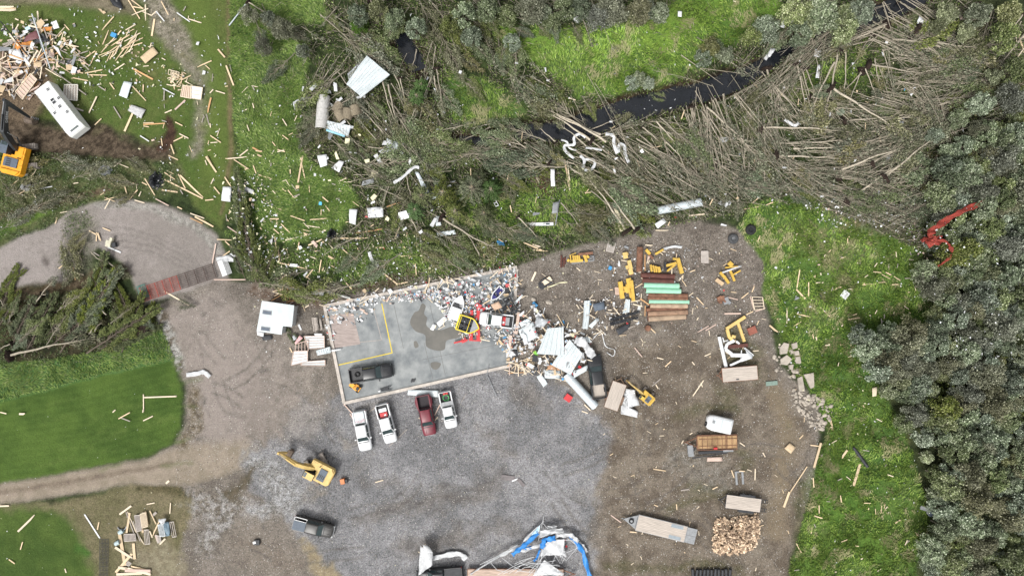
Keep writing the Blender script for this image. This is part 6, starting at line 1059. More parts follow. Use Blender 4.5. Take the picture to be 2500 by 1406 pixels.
frame_thing('plough_attachment', 'battered yellow post above the plough blades', 'attachment', [Q(ZY, t) for t in [(1360, 220, 1390, 340, .6), (1450, 380, 1490, 560, .5), (1470, 560, 1500, 660, .6)]], .5, [PALEY, RUSTY], group=gy, hgt=.4, boxes=[QB(ZY, t, 0) for t in [(1400, 250, .5, .4, .4, 10), (1440, 510, .7, .5, .3, 20), (1480, 640, .6, .5, .3, 0, 1)]])
frame_thing('grader_box', 'yellow slatted grader box at the top left of the yard', 'grader', [Q(ZY, t) for t in [(260, 400, 520, 380, .35), (320, 280, 340, 400, .22), (360, 280, 380, 400, .22), (400, 275, 420, 395, .22), (440, 275, 460, 395, .22), (265, 270, 280, 410, .15), (430, 260, 720, 230, .35, 1), (540, 260, 600, 410, .35), (600, 280, 640, 330, .3), (210, 400, 240, 360, .3), (250, 280, 380, 230, .1)]], .5, [YEL, RUSTY], group=gy, hgt=.3)
frame_thing('steel_rack', 'light grey mesh rack behind the grader box', 'rack', [Q(ZY, t) for t in [(290, 430, 740, 380, .15), (610, 390, 740, 290, .1), (650, 300, 740, 290, .1), (740, 290, 745, 385, .1), (300, 450, 480, 420, .1), (650, 330, 740, 320, .05), (640, 350, 740, 345, .05)]], .3, STEEL)
ZR = lambda pts: Zm(1500, 450, 600, pts)
frame_thing('slatted_attachment', 'small yellow grille attachment above the dark red pipes', 'attachment', [Q(ZR, t) for t in [(310, 690, 320, 750, .25), (330, 695, 345, 755, .2), (350, 700, 362, 755, .2), (375, 710, 390, 755, .4), (305, 700, 390, 715, .12)]], .5, YEL, hgt=.4, group=gy)
frame_thing('snow_blade_mount', 'yellow mount with a tall end plate right of the grille attachment', 'mount', [Q(ZR, t) for t in [(540, 635, 578, 765, .5), (440, 700, 530, 675, .35), (450, 745, 520, 690, .25), (430, 670, 440, 745, .2, 1), (500, 640, 545, 645, .3)]], .6, [YEL, DGREY], hgt=.5, group=gy)
frame_thing('tow_hitch', 'small yellow hitch above the slanting pipes', 'hitch', [Q(ZR, t) for t in [(270, 560, 305, 600, .4), (300, 605, 330, 640, .3, 1), (350, 600, 420, 560, .3)]], .4, [YEL, RUSTY], hgt=.25, group=gy)
frame_thing('scattered_hitch', 'yellow scattered hitch pieces in the upper right yard', 'hitch', [Q(ZR, t) for t in [(980, 670, 1010, 700, .6), (950, 715, 1060, 705, .2), (990, 735, 1030, 830, .3), (1010, 780, 1080, 740, .2), (905, 755, 945, 800, .35), (940, 790, 980, 850, .35), (870, 815, 930, 860, .5, 1), (1020, 810, 1030, 830, .3)]], .4, [YEL, M('tan_debris', (.55, .4, .25), rough=.9)], hgt=.25, group=gy)
sheet('torn_strip', 'white twisted strip lying over the scattered yellow hitch', 'strip', ZR([(925, 750), (1080, 695), (1095, 705), (930, 765)]), .6, TARP, 0, .08)
ZA = lambda pts: Zm(1720, 760, 160, pts, 728)
frame_thing('loader_guard', 'bent yellow loader frame above the white bent frame', 'frame', [Q(ZA, t) for t in [(240, 195, 450, 60, .42), (250, 200, 270, 280, .4), (262, 275, 320, 335, .4), (370, 130, 440, 335, .36), (300, 275, 340, 285, .4)]], .5, PALEY, hgt=.35, group=gy)
frame_thing('bent_trestle', 'bent white metal frame between the white pipe and the box trailer', 'frame', [Q(ZA, t) for t in [(330, 325, 250, 360, .4), (250, 360, 230, 420, .4), (230, 420, 300, 475, .45), (290, 485, 500, 490, .5), (280, 600, 400, 545, .28), (400, 540, 520, 500, .5), (440, 405, 540, 490, .2), (410, 430, 405, 480, .1), (200, 290, 215, 340, .1), (205, 335, 260, 320, .1), (350, 330, 385, 360, .25)]], .6, WHITE, hgt=.2)
sheet('grey_sheet', 'grey tilted sheet at the end of the bent white frame', 'sheet', ZA([(450, 410), (540, 490), (525, 530), (465, 460)]), .8, GREYT, 0, .02)
frame_thing('ladder_rail', 'dark red rail lying under the bent white frame', 'rail', [Q(ZA, t) for t in [(245, 395, 480, 375, .5)]], .3, DRUST, hgt=.15, boxes=[QB(ZA, t, 0) for t in [(290, 392, .05, .55, .2, 10), (340, 388, .05, .55, .2, 10), (390, 384, .05, .55, .2, 10), (440, 380, .05, .55, .2, 10)]])
frame_thing('rusty_box', 'small rusty red box lying on the grass edge of the yard', 'box', [Q(ZA, t) for t in [(485, 230, 570, 195, 1.0)]], .25, M('brick_red_rust', (.28, .1, .07), rough=.8, var=.2), hgt=.4, pname='shell')
frame_thing('rusty_machine', 'brown rusty machine lying right of the steel pipes', 'machine', [Q(ZR, t) for t in [(885, 990, 940, 975, .7), (900, 960, 950, 1010, .3)]], .35, [RUSTY, STEEL], hgt=.5, boxes=[QB(ZR, t, 0) for t in [(955, 1000, .8, .9, .7, 20, 1), (985, 1015, .4, .4, .4, 50, 1), (910, 1000, .4, .7, .4, 0)]])
o = thing('rusty_drum', 'rusty drum lid lying below the pale pipe', 'drum', 1581, 801, .2); b = MB(); b.tube((0, 0, 0), (0, 0, .5), .4, n=18); b.torus((0, 0, .5), .39, .03, 18, 5); b.obj('shell', RUSTY, o)
frame_thing('steel_forks', 'two grey steel runners lying in the lower right yard', 'forks', [(1796, 1150, 1799, 1183, .28), (1812, 1150, 1814, 1181, .28), (1795, 1152, 1815, 1150, .15)], .12, STEEL, hgt=.12)
frame_thing('implement', 'dark implement with a pale box below the rusty trailer', 'implement', [(1690, 1118, 1775, 1105, .12), (1700, 1090, 1685, 1112, .1), (1705, 1105, 1778, 1101, .35), (1765, 1100, 1790, 1099, .3, 1)], .35, [DGREY, STEEL], boxes=[(1686, 1100, .75, 1.6, .4, 6, 1)], hgt=.12)
sheet('loose_sheet', 'reddish plank piece below the dark implement', 'board', [(1727, 1116), (1763, 1115), (1764, 1125), (1726, 1126)], .2, PINKB, 0, .02)
# right wood: red knuckle of sheet hanging in the treetops
ribbon('red_streamer', 'long red sheet strip draped over the treetops of the right wood', 'strip', [(2410, 492), (2350, 515), (2300, 545), (2278, 562), (2270, 578), (2290, 590)], .75, M('faded_red_sheet', (.30, .045, .03), rough=.8, var=.5, sc_=6), z=5.0, amp=.3, sd=3, ragged=.3)
ribbon('red_streamer', 'thin curled red strip below the long red strip in the wood', 'strip', [(2262, 590), (2305, 588), (2322, 605), (2322, 625), (2292, 650)], .32, MATS['faded_red_sheet'], z=5.2, amp=.2, sd=5)
ribbon('red_streamer', 'crumpled red knot between the two red strips', 'strip', [(2252, 580), (2275, 592), (2300, 582)], 1.0, MATS['faded_red_sheet'], z=5.0, amp=.4, sd=8, ragged=.5)
frame_thing('crumpled_trestle', 'grey crumpled frame at the edge of the lower right wood', 'frame', [(2247, 1238, 2270, 1245, .5), (2262, 1250, 2285, 1242, .12), (2262, 1250, 2270, 1260, .12), (2275, 1240, 2290, 1248, .1), (2268, 1258, 2280, 1244, .5, 1)], 1.2, [STEEL, DSLATE], hgt=.15)
frame_thing('green_bench', 'weathered grey-green plank piece by the yard edge', 'board', [(1870, 937, 1898, 934, .6)], .2, M('grey_green_board', (.2, .27, .23), rough=.9, var=.2), hgt=.08, pname='board')
frame_thing('bin', 'small orange bin on the grey gravel right of the yellow excavator', 'bin', [(832, 1175, 842, 1173, .7)], .35, [M('orange_plastic', (.62, .2, .06), rough=.5), DGREY], hgt=.6, boxes=[(845, 1174, .35, .5, .5, 0, 1)], pname='shell')
frame_thing('small_machine', 'tiny dark machine with white spots at the lower left yard', 'machine', [(621, 1323, 634, 1323, .7)], .25, [DGREY, WHITE], hgt=.35, boxes=[(622, 1323, .4, .3, .6, 20, 1)], pname='shell')
frame_thing('dirt_bike_part', 'crumpled brown metal sheet on the grey gravel', 'sheet', [(1224, 1164, 1256, 1168, .7), (1250, 1174, 1264, 1168, .2, 1), (1264, 1168, 1280, 1186, .45)], .12, [M('dull_brown_metal', (.17, .15, .15), rough=.6, var=.3), WHITE], hgt=.04, pname='sheet_metal')
o = thing('lawn_tractor', 'yellow ride-on mower parked beside the black pickup on the slab', 'mower', 868, 945, .6, R(-35)); o.location.z = .15; b = MB(); b.box((-.55, 0, .55), (.75, .62, .4), taper=.9); b.box((.25, 0, .35), (.9, .85, .15)); b.obj('body', ORA, o); b = MB(); b.box((.35, 0, .6), (.35, .42, .12)); b.box((.55, 0, .78), (.08, .4, .35)); b.obj('seat', DGREY, o); b = MB(); b.torus((-.02, 0, .85), .17, .02, 14, 5); b.tube((-.1, 0, .6), (-.02, 0, .85), .02, n=6); b.obj('steering_wheel', DGREY, o)
for x in (-.6, .5):
    for s in (-1, 1): wheel(o, x, s * .42, .25 if x > 0 else .18, .2)
o = thing('wheeled_jack', 'black hand cart with a white wheel on the slab edge', 'cart', 940, 950, .4, R(12)); o.location.z = .15; b = MB(); b.bar((-.7, .1, .2), (.9, .25, .3), .12, .1); b.bar((-.7, -.1, .2), (.9, -.25, .3), .12, .1); b.box((.2, 0, .28), (.5, .4, .1)); b.obj('frame', DGREY, o); b = MB(); b.tube((-.8, -.1, .18), (-.8, .1, .3), .22, n=16); b.obj('wheel', WHITE, o)
frame_thing('engine_part', 'small dark motor part lying on the slab', 'motor', [(1004, 927, 1012, 931, .2), (1004, 932, 1013, 926, .2)], .3, [DGREY, DRUST], hgt=.3, boxes=[(1008, 929, .4, .3, .35, 20, 1)], pname='casing')
# ------------------------------------------------------------------ rubble on the slab: lift, boats, jet ski
ZS = lambda pts: Zm(1040, 690, 260, pts, 2285)
frame_thing('car_lift', 'bright red two-post car lift toppled across the slab', 'car lift', [Q(ZS, t) for t in [(960, 1030, 965, 1225, .55), (1115, 880, 1125, 1240, .5), (1120, 590, 1130, 800, .45), (980, 590, 985, 700, .4), (1000, 810, 1260, 560, .22), (900, 1225, 600, 1290, .2), (1160, 560, 1290, 540, .2), (930, 1235, 1180, 1245, .15)]], .6, RED, hgt=.3)
def boat(label, bx, by, sx, sy, W, hull, rim, inner, z=.9, cover=None):
    a = ang((sx, sy, bx, by)); o = thing('boat', label, 'boat', (bx + sx) / 2, (by + sy) / 2, z, a); o.location.z = .15; L = (P(bx, by, z) - P(sx, sy, z)).length; N = 14
    def sec(u): w = W / 2 * (1 if u < .55 else max(0.03, 1 - ((u - .55) / .45) ** 1.9)); return -L / 2 + L * u, w
    b = MB(); b.loft([[Vector((x, -w, z)), Vector((x, -w * .8, z * .3)), Vector((x, 0, .05 + .3 * max(0, u - .6))), Vector((x, w * .8, z * .3)), Vector((x, w, z)), Vector((x, w * .82, z)), Vector((x, w * .7, z * .5)), Vector((x, -w * .7, z * .5)), Vector((x, -w * .82, z))] for u in [i / N for i in range(N + 1)] for x, w in (sec(u),)], smooth=False); b.obj('hull', inner, o)
    b = MB(); pts = [Vector((sec(i / N)[0], -sec(i / N)[1], z)) for i in range(N + 1)] + [Vector((sec(i / N)[0], sec(i / N)[1], z)) for i in range(N, -1, -1)]; b.path(pts + [pts[0]], .085, .085, 6); b.obj('gunwale', rim, o)
    b = MB(); b.add([(x, y, z + .01) for x, y in [(sec(.66)[0], -sec(.66)[1]), (sec(.8)[0], -sec(.8)[1]), (sec(.92)[0], -sec(.92)[1]), (sec(1)[0], 0), (sec(.92)[0], sec(.92)[1]), (sec(.8)[0], sec(.8)[1]), (sec(.66)[0], sec(.66)[1])]], [tuple(range(7))]); b.obj('foredeck', hull, o)
    return o, L, z
o, L, z = boat('yellow-rimmed open boat with dark seats lying on the red lift', 1169, 802, 1118, 785, 2.1, STEEL, M('boat_yellow', (.78, .62, .04), rough=.4, var=.1), DGREY, 1.2)
for x in (-.35, -.05, .17): 
    for s in (-1, 1): b = MB(); b.box((x * L, s * .42, .85), (.55, .6, .3)); b.box((x * L - .28, s * .42, 1.05), (.12, .6, .4)); b.obj('seat', DGREY, o)
b = MB()
for x in (-.47, -.4, .02): b.bar((x * L, -1.0, 1.28), (x * L, 1.0, 1.28), .07, .06)
b.obj('rail', MATS['boat_yellow'], o)
o, L, z = boat('white motor boat with a long white stern cover on the slab rubble', 1127, 721, 1106, 779, 1.6, WHITE, WHITE, M('boat_grey', (.4, .4, .41), rough=.6, var=.2), 1.0)
b = MB(); b.box((-L * .26, 0, 1.05), (L * .46, 1.35, .1)); b.obj('cover', WHITE, o); b = MB(); b.box((L * .06, .2, .9), (.5, .6, .35)); b.obj('console', DGREY, o)
o, L, z = boat('narrow navy blue boat tipped on the rubble beside the black frame', 1200, 732, 1226, 703, .95, NAVY, WHITE, NAVY, 1.1)
frame_thing('black_chassis', 'long black ladder chassis lying on the rubble above the white pickup', 'chassis', [Q(ZS, t) for t in [(1650, 350, 1880, 660, .2), (1790, 290, 1970, 600, .2), (1650, 350, 1790, 300, .2), (1700, 420, 1840, 370, .15), (1750, 490, 1890, 450, .2), (1800, 560, 1940, 530, .15), (1880, 660, 1975, 600, .25)]], 1.3, [BLACKP, RED], hgt=.2, boxes=[QB(ZS, t, 0) for t in [(1805, 490, .35, .3, .3, 20, 1), (1740, 400, .5, .5, .2, -50), (1850, 570, .6, .5, .2, -50)]])
sheet('loose_sheet', 'tan board with dark cracks above the white rubble pickup', 'board', ZS([(1390, 470), (1560, 400), (1640, 530), (1470, 600)]), 1.1, M('tan_board', (.6, .42, .3), rough=.8, var=.12), 0, .05)
sheet('loose_sheet', 'dark grey board right of the black chassis', 'board', ZS([(1940, 230), (2080, 110), (2140, 160), (1990, 290)]), .9, M('slate_brown', (.1, .09, .085), rough=.7, var=.2), 0, .03)
sheet('loose_sheet', 'white bent panel right of the black chassis', 'sheet', ZS([(1880, 430), (2060, 240), (2090, 280), (1920, 480)]), .8, WHITEM, 0, .08)
sheet('loose_sheet', 'white box lid at the left of the slab rubble', 'sheet', ZS([(220, 860), (400, 700), (470, 790), (290, 960)]), .4, WHITE, 0, .03)
sheet('loose_sheet', 'smaller white box lid beyond the first on the slab', 'sheet', ZS([(150, 880), (225, 905), (160, 1030), (85, 1000)]), .4, WHITE, 0, .03)
sheet('loose_sheet', 'white square sheet at the top of the slab rubble', 'sheet', ZS([(500, 190), (570, 145), (635, 220), (560, 270)]), .5, WHITE, 0, .03)
sheet('loose_sheet', 'grey glass panel flat on the slab', 'panel', ZS([(1210, 210), (1290, 190), (1320, 260), (1240, 285)]), .2, M('grey_glass', (.16, .19, .21), rough=.3), 0, .005)
frame_thing('timber_length', 'long pinkish beam standing along the right slab edge', 'beam', [Q(ZS, t) for t in [(1990, 640, 1930, 1100, .4), (1820, 1130, 1790, 1406, .4)]], .8, PINKB, hgt=.2, pname='beam')
# black crane arm of debris right of the slab corner, cart
frame_thing('utility_cart', 'dark open cart with a cream bed right of the slab corner', 'cart', [(1314, 694, 1330, 680, .2), (1322, 706, 1345, 690, .2), (1330, 680, 1350, 692, .15)], .5, [DGREY, PALEPINE], hgt=.2, boxes=[(1335, 686, 1.4, .7, .3, 32, 1), (1322, 698, .7, .6, .4, 30)])
frame_thing('blue_barrel', 'blue cylinder lying right of the slab rubble', 'barrel', [(1301, 738, 1311, 748, .4)], .25, BLUEP, hgt=.35, pname='shell'); frame_thing('red_crate', 'bright red crumpled crate left of the slanting culvert', 'crate', [(1380, 966, 1394, 976, .9)], .3, RED, hgt=.4, pname='shell'); frame_thing('green_drum', 'lime green drum in the rubble', 'drum', [(1304, 857, 1311, 868, .4)], .9, M('lime_green', (.2, .5, .06), rough=.5), hgt=.4, pname='shell')
frame_thing('blue_box', 'small blue box on the top yard', 'box', [(1486, 653, 1493, 656, .5)], .25, BLUEP, hgt=.3, pname='shell'); frame_thing('blue_chair', 'blue plastic chair frame on the green verge above the yard', 'chair', [(1213, 589, 1230, 594, .25), (1215, 596, 1228, 598, .2), (1214, 588, 1217, 597, .15), (1228, 592, 1231, 600, .15)], .4, BLUEP, hgt=.1); frame_thing('blue_toy', 'bright blue scrap on the centre lawn', 'scrap', [(779, 497, 786, 498, .4), (783, 493, 783, 501, .3)], .15, M('cyan_plastic', (.12, .5, .72), rough=.5), hgt=.1, pname='scrap')
frame_thing('blue_bin', 'small blue bin on the top left lawn', 'bin', [(272, 84, 284, 89, .6)], .3, BLUEP, hgt=.4, pname='shell'); frame_thing('window_rail', 'long white window strip below the snapped spruces', 'window', [(1283, 548, 1351, 547, .42)], .4, [WHITE, GLASS], hgt=.12, boxes=[(1322, 547, .55, .2, .35, 0, 1), (1337, 547, .55, .2, .35, 0, 1)]); frame_thing('thin_post', 'thin grey post beside the dark framed panel', 'post', [(1366, 488, 1356, 550, .12)], .5, STEEL, hgt=.1, pname='post'); frame_thing('white_chair', 'small white chair frame below the snapped spruces', 'chair', [(1204, 491, 1210, 504, .08), (1210, 488, 1217, 502, .08), (1204, 491, 1210, 488, .08), (1207, 496, 1213, 494, .08), (1210, 504, 1217, 502, .12)], .4, WHITE)
# black tarpaulin bundle and grey plastic bundle
def bundle(label, px, py, r, mat, sy=1.2):
    o = thing('tarp_bundle', label, 'tarpaulin', px, py, .5); b = MB(); N = 26; rings = []
    for j in range(9):
        ph = math.pi * j / 8 * .5; rings.append([Vector((r * math.cos(ph) * math.cos(t) * (1 + .22 * math.sin(5 * t + j * 1.7)), r * sy * math.cos(ph) * math.sin(t) * (1 + .18 * math.sin(7 * t + j)), .02 + .6 * math.sin(ph) * (1 + .35 * math.sin(6 * t + 2 * j)))) for t in [2 * math.pi * i / N for i in range(N)]])
    b.loft(rings, cap=True, smooth=False); b.obj('cloth', mat, o)
bundle('crumpled black tarpaulin bundle above the gravel turnaround', 378, 440, 1.0, BTARP); bundle('crumpled grey plastic bundle left of the black tarpaulin', 252, 415, .9, GREYT, .8); bundle('grey plastic bundle on the brush at the far left', 60, 455, .8, GREYT, .7); bundle('dark cloth heap on the lawn debris line', 808, 571, .6, BTARP); bundle('white plastic bundle below the mini excavator', 1536, 975, .9, TARP, 1.5)
frame_thing('roadside_machine', 'small cream box machine dumped on the gravel turnaround', 'machine', [(260, 594, 272, 596, .9), (270, 584, 276, 586, .5)], .5, [M('cream_enamel', (.55, .52, .4), rough=.6), DGREY], hgt=.5, boxes=[(278, 598, .5, .6, .5, 10, 1)], pname='shell')
frame_thing('lettered_card', 'white card with faint grey lettering on the right meadow', 'sign', [(2057, 727, 2068, 712, .95)], .2, WHITE, hgt=.04, pname='board'); sg = [x for x in COL.objects if x.get('category') == 'sign'][-1]
text('JMK', .42, M('faded_ink', (.3, .28, .28), rough=.8, var=.1), sg, Matrix.Translation((.18, -.12, .26)) @ Matrix.Rotation(R(52), 4, 'Z'), 'lettering', .003)
# left house ruins
ZH = lambda pts: Zm(0, 0, 300, pts)
sheet('loose_sheet', 'dark red board on top of the collapsed house', 'board', ZH([(480, 590), (620, 520), (700, 660), (390, 730)]), 1.2, M('oxblood_board', (.17, .07, .075), rough=.6, var=.15), 0, .08)
sheet('loose_sheet', 'dark slate sheet right of the dark red board', 'sheet', ZH([(640, 620), (760, 600), (860, 720), (560, 740)]), .9, DGREY, 0, .08)
sheet('loose_sheet', 'white panelled door on the collapsed house', 'door', ZH([(150, 850), (330, 840), (420, 1060), (160, 990)]), .8, WHITE, 0, .04); sheet('loose_sheet', 'narrow white door strip right of the white door', 'door', ZH([(380, 990), (430, 980), (535, 1130), (495, 1155)]), .8, WHITE, 0, .02)
sheet('loose_sheet', 'grey framed board in the collapsed house', 'board', ZH([(570, 920), (750, 930), (745, 1010), (570, 985)]), .7, GREYW, 0, .03); sheet('loose_sheet', 'square tan board below the grey framed board', 'board', ZH([(580, 1060), (715, 1055), (715, 1160), (580, 1160)]), .7, OSB, 0, .03); sheet('loose_sheet', 'mottled pinkish sheet at the right of the collapsed house', 'board', ZH([(790, 870), (920, 850), (935, 990), (800, 960)]), .5, PINKB, 0, .06)
sheet('loose_sheet', 'pale blue box lid at the top of the collapsed house', 'lid', ZH([(420, 480), (500, 440), (530, 500), (450, 530)]), .7, M('pale_blue_lid', (.5, .68, .74), rough=.5), 0, .02); sheet('loose_sheet', 'white square lid below the pale blue lid', 'lid', ZH([(390, 530), (470, 510), (490, 560), (420, 585)]), .7, WHITE, 0, .02); sheet('loose_sheet', 'grey blue box lid at the left of the collapsed house', 'lid', ZH([(200, 530), (300, 500), (330, 550), (250, 590)]), .6, GREYT, 0, .02)
frame_thing('orange_cabinet', 'broken orange wooden cabinet under the dark red board', 'cabinet', [Q(ZH, t) for t in [(260, 740, 350, 830, .9), (380, 770, 560, 740, .5), (360, 810, 450, 780, .25), (640, 520, 900, 500, .5), (330, 700, 300, 760, .4)]], .7, M('orange_wood', (.55, .22, .05), rough=.7, var=.2), hgt=.15, pname='shell')
ZL = lambda pts: Zm(0, 0, 600, pts)
wallpanel('pink timber stair-like frame left of the camper', ZL([(265, 635), (320, 685), (195, 855), (135, 790)]), 1.0, 7, 1, mats=(PINKB, PALEPINE)); wallpanel('white stud frame behind the camper nose', ZL([(555, 730), (670, 730), (665, 865), (545, 855)]), .5, 5, 0, mats=(GREYW, M('whitewashed', (.62, .6, .55), rough=.8))); wallpanel('white tool rack frame right of the tan frame', ZL([(1640, 740), (1740, 755), (1725, 858), (1640, 845)]), .4, 3, 1, mats=(WHITE, PALEPINE)); wallpanel('tan plank frame beside the white tool rack frame', ZL([(1570, 735), (1640, 745), (1640, 848), (1550, 830)]), .35, 5, 0, mats=(PINKB, PALEPINE)); wallpanel('small pale rung frame above the tan plank frame', ZL([(1450, 600), (1540, 625), (1530, 670), (1445, 640)]), .4, 4, 0, mats=(PALEPINE, PALEPINE), sheeted=False)
wallpanel('slatted grey pallet at the top of the yard by the trees', ZY([(1035, 0), (1185, 30), (1130, 225), (990, 190)]), .3, 12, 1, mats=(GREYW, M('bleached_slat', (.5, .45, .41), rough=.9)), name='pallet', sheeted=False); wallpanel('upright slatted pallet right of the yellow mount', ZR([(745, 575), (803, 575), (805, 675), (745, 672)]), .3, 10, 0, mats=(GREYW, MATS['bleached_slat']), name='pallet', sheeted=False); wallpanel('small slatted pallet left of the left plough blade', ZY([(1170, 925), (1250, 930), (1255, 1065), (1175, 1065)]), .2, 6, 0, mats=(GREYW, PINKB), name='pallet'); wallpanel('broken slatted crate at the right yard edge', ZR([(1180, 965), (1270, 970), (1285, 1070), (1200, 1075)]), .3, 4, 1, mats=(GREYW, PALEPINE), name='pallet', sheeted=False); wallpanel('orange and pink boards heap left of the white shed', [(690, 700), (735, 700), (735, 735), (700, 735)], .4, 4, 0, mats=(ORPINE, ORPINE), name='broken_crate', sheeted=False)
ZP = lambda pts: Zm(280, 1230, 180, pts, 1438)
for i, (lab, c4, n, d) in enumerate([('weathered pallet at the bottom left of the pallet heap', [(190, 585), (400, 575), (420, 705), (195, 720)], 9, 0), ('long open pallet in the middle of the pallet heap', [(580, 500), (660, 495), (690, 770), (600, 780)], 3, 0), ('tall white open pallet at the right end', [(1080, 350), (1150, 340), (1205, 630), (1130, 640)], 2, 0), ('slatted pallet below the paving bags', [(795, 600), (890, 620), (910, 720), (845, 755)], 5, 0), ('brown shingle pallet in the heap', [(390, 220), (500, 210), (530, 510), (440, 530)], 5, 0), ('pale pallet under the pine boards', [(500, 190), (610, 160), (650, 430), (540, 460)], 6, 0), ('small slatted square crate near the fallen pine board', [(260, 1110), (330, 1150), (280, 1205), (230, 1170)], 4, 0)]): wallpanel(lab, ZP(c4), .2 + .02 * i, n, d, mats=(DRUST if i == 4 else GREYW, MATS['bleached_slat'] if i != 5 else PALEPINE), name='pallet', sheeted=i in (0, 4))
o = thing('paving_stack', 'pallet of white paving blocks under torn plastic', 'paving blocks', 393, 1285, .5); b = MB(); q = [Vector((*v, 0)) for v in local(o, ZP([(840, 400), (950, 390), (990, 620), (890, 630)]), .5)]
for i in range(10):
    for j in range(4): u0, v0 = j / 4 + .125, i / 10 + .05; c = (q[0] * (1 - u0) + q[1] * u0) * (1 - v0) + (q[3] * (1 - u0) + q[2] * u0) * v0; b.box((c.x, c.y, .32), (.22, .22, .5), R(-10 + random.uniform(-6, 6)))
b.obj('blocks', M('white_block', (.62, .66, .68), rough=.8, var=.12, rnd=.05), o)
sheet('tarp_bundle', 'dark blue and grey plastic cover beside the white blocks', 'cover', ZP([(950, 350), (1040, 340), (1090, 600), (1000, 640)]), .5, M('blue_grey_cover', (.16, .24, .30), rough=.5, var=.4), 0, .15); sheet('tarp_bundle', 'white torn wrap over the top of the white blocks', 'cover', ZP([(850, 290), (1000, 280), (970, 380), (900, 400)]), .8, TARP, 0, .15)
o = thing('tyre_half', 'grey rubber arc left of the pallet heap', 'hoop', 297, 1283, .2); b = MB(); b.path([(.62 * math.cos(t), .62 * math.sin(t), .15) for t in [R(200 + i * 14) for i in range(12)]], .09, .09, 6); b.obj('hoop', STEEL, o)
for lab, x, y in (('upper pale blue bucket left of the pallet heap', 296, 1297), ('lower pale blue bucket left of the pallet heap', 287, 1324)): o = thing('bucket', lab, 'bucket', x, y, .2, R(30)); b = MB(); b.pipe((-.3, 0, .3), (.3, 0, .3), .3, .02, 16); b.obj('shell', M('pale_blue_tin', (.4, .5, .52), rough=.5, var=.15), o)
# firewood heap: each split log a thing of its own
LG = []
for i in range(5):
    b = MB(); r_ = random.uniform(.085, .13); prf = [(0, r_)] + [(r_ * math.cos(R(-150 + j * 30)), r_ * math.sin(R(-150 + j * 30))) for j in range(5)] if i % 2 else [(r_ * math.cos(R(j * 51)), r_ * math.sin(R(j * 51))) for j in range(7)]
    rings = [[Vector((x, y, z)) for y, z in prf] for x in (-.21, .21)]; b.loft(rings, mi=0, cap=False, smooth=False); b.add(rings[0], [tuple(range(len(prf)))[::-1]], 1); b.add(rings[1], [tuple(range(len(prf)))], 1); LG.append(b.obj('firewood_log', [M('split_face', (.68, .52, .37), rough=.85, var=.22, sc_=3, rnd=.3) if i % 2 else M('log_bark', (.28, .2, .14), rough=.9, var=.35, rnd=.3), M('cut_end', (.78, .63, .46), rough=.85, var=.15, rnd=.2)], None))
HEAP = Zm(1450, 980, 650, [(970, 990), (1000, 940), (1160, 935), (1260, 920), (1320, 905), (1335, 1000), (1325, 1100), (1290, 1180), (1160, 1225), (1030, 1230), (965, 1200), (960, 1120)], 2145)
HX = np.array(HEAP); k = 0; hh = lambda d: .15 + .95 * min(d / 34, 1) ** .7
while k < 300:
    x = random.uniform(1736, 1858); y = random.uniform(1250, 1356); d = sdist(np.array([x]), np.array([y]), HEAP)[0]
    if d < 0 or (abs(x - 1800) < 16 and abs(y - 1287) < 5): continue
    o = LG[k % 5] if k < 5 else LG[k % 5].copy()
    if k >= 5: COL.objects.link(o)
    z = hh(d) + random.uniform(-.04, .1); p = P(x, y, z); o.location = p; o.rotation_euler = (random.uniform(0, 6), random.uniform(-.5, .5), random.uniform(0, 6.28)); o.scale = (random.uniform(.75, 1.15), .95, .95); tag(o, 'split firewood log on the big heap at the lower right of the yard', 'firewood', 'split logs of the firewood heap'); k += 1
b = MB(); q = P(1797, 1303, 0)
def core_(u, v):
    x = 1736 + 122 * u; y = 1250 + 106 * v; d = sdist(np.array([x]), np.array([y]), HEAP)[0]; w = P(x, y, 0); return (w.x, w.y, (hh(max(d, 0)) - .12 + .07 * math.sin(x * 1.7) * math.cos(y * 1.9)) if d > 0 else -.05)
VV = []; FF = []; CCc = []
for i in range(620):
    while True:
        x = random.uniform(1736, 1858); y = random.uniform(1250, 1356); d = sdist(np.array([x]), np.array([y]), HEAP)[0]
        if d > -1: break
    z = hh(max(d, 0)) * random.uniform(.3, .85) + .05; p = P(x, y, z); b.box(p, (.42, .19, .17), rot=Matrix.Rotation(random.uniform(0, 6.28), 3, 'Z') @ Matrix.Rotation(random.uniform(-.5, .5), 3, 'Y') @ Matrix.Rotation(random.uniform(0, 3), 3, 'X'), mi=random.choice((0, 0, 1)))
o = b.obj('firewood_under_layer', [M('split_face_under', (.62, .46, .32), rough=.9, var=.3), MATS['cut_end']]); o['kind'] = 'stuff'; o['label'] = 'logs deeper inside the firewood heap'
# broken concrete slabs and stones
gst = 'broken concrete slabs along the meadow edge'
ZC = lambda pts: Zm(1900, 500, 600, pts, 1687)
for c4 in [[(10, 980), (40, 945), (75, 955), (60, 1020), (15, 1025)], [(90, 955), (128, 942), (132, 980), (100, 992)], [(15, 1060), (60, 1030), (95, 1060), (60, 1100), (20, 1095)], [(110, 1005), (140, 1000), (145, 1030), (115, 1035)], [(120, 1045), (150, 1040), (158, 1085), (125, 1090)], [(75, 1100), (105, 1095), (100, 1130), (80, 1130)], [(178, 1165), (245, 1152), (248, 1250), (225, 1260)], [(135, 1190), (165, 1175), (185, 1280), (145, 1280)]]:
    p5 = ZC(c4); c = cen(p5); o = thing('concrete_chunk', None, 'concrete slab', *c, .3); b = MB(); b.prism(local(o, p5, .3), .0, .32 + random.uniform(0, .1)); b.obj('slab', STONE, o); auto(o, 'grey broken concrete slab', 'concrete slab', *c, gst)
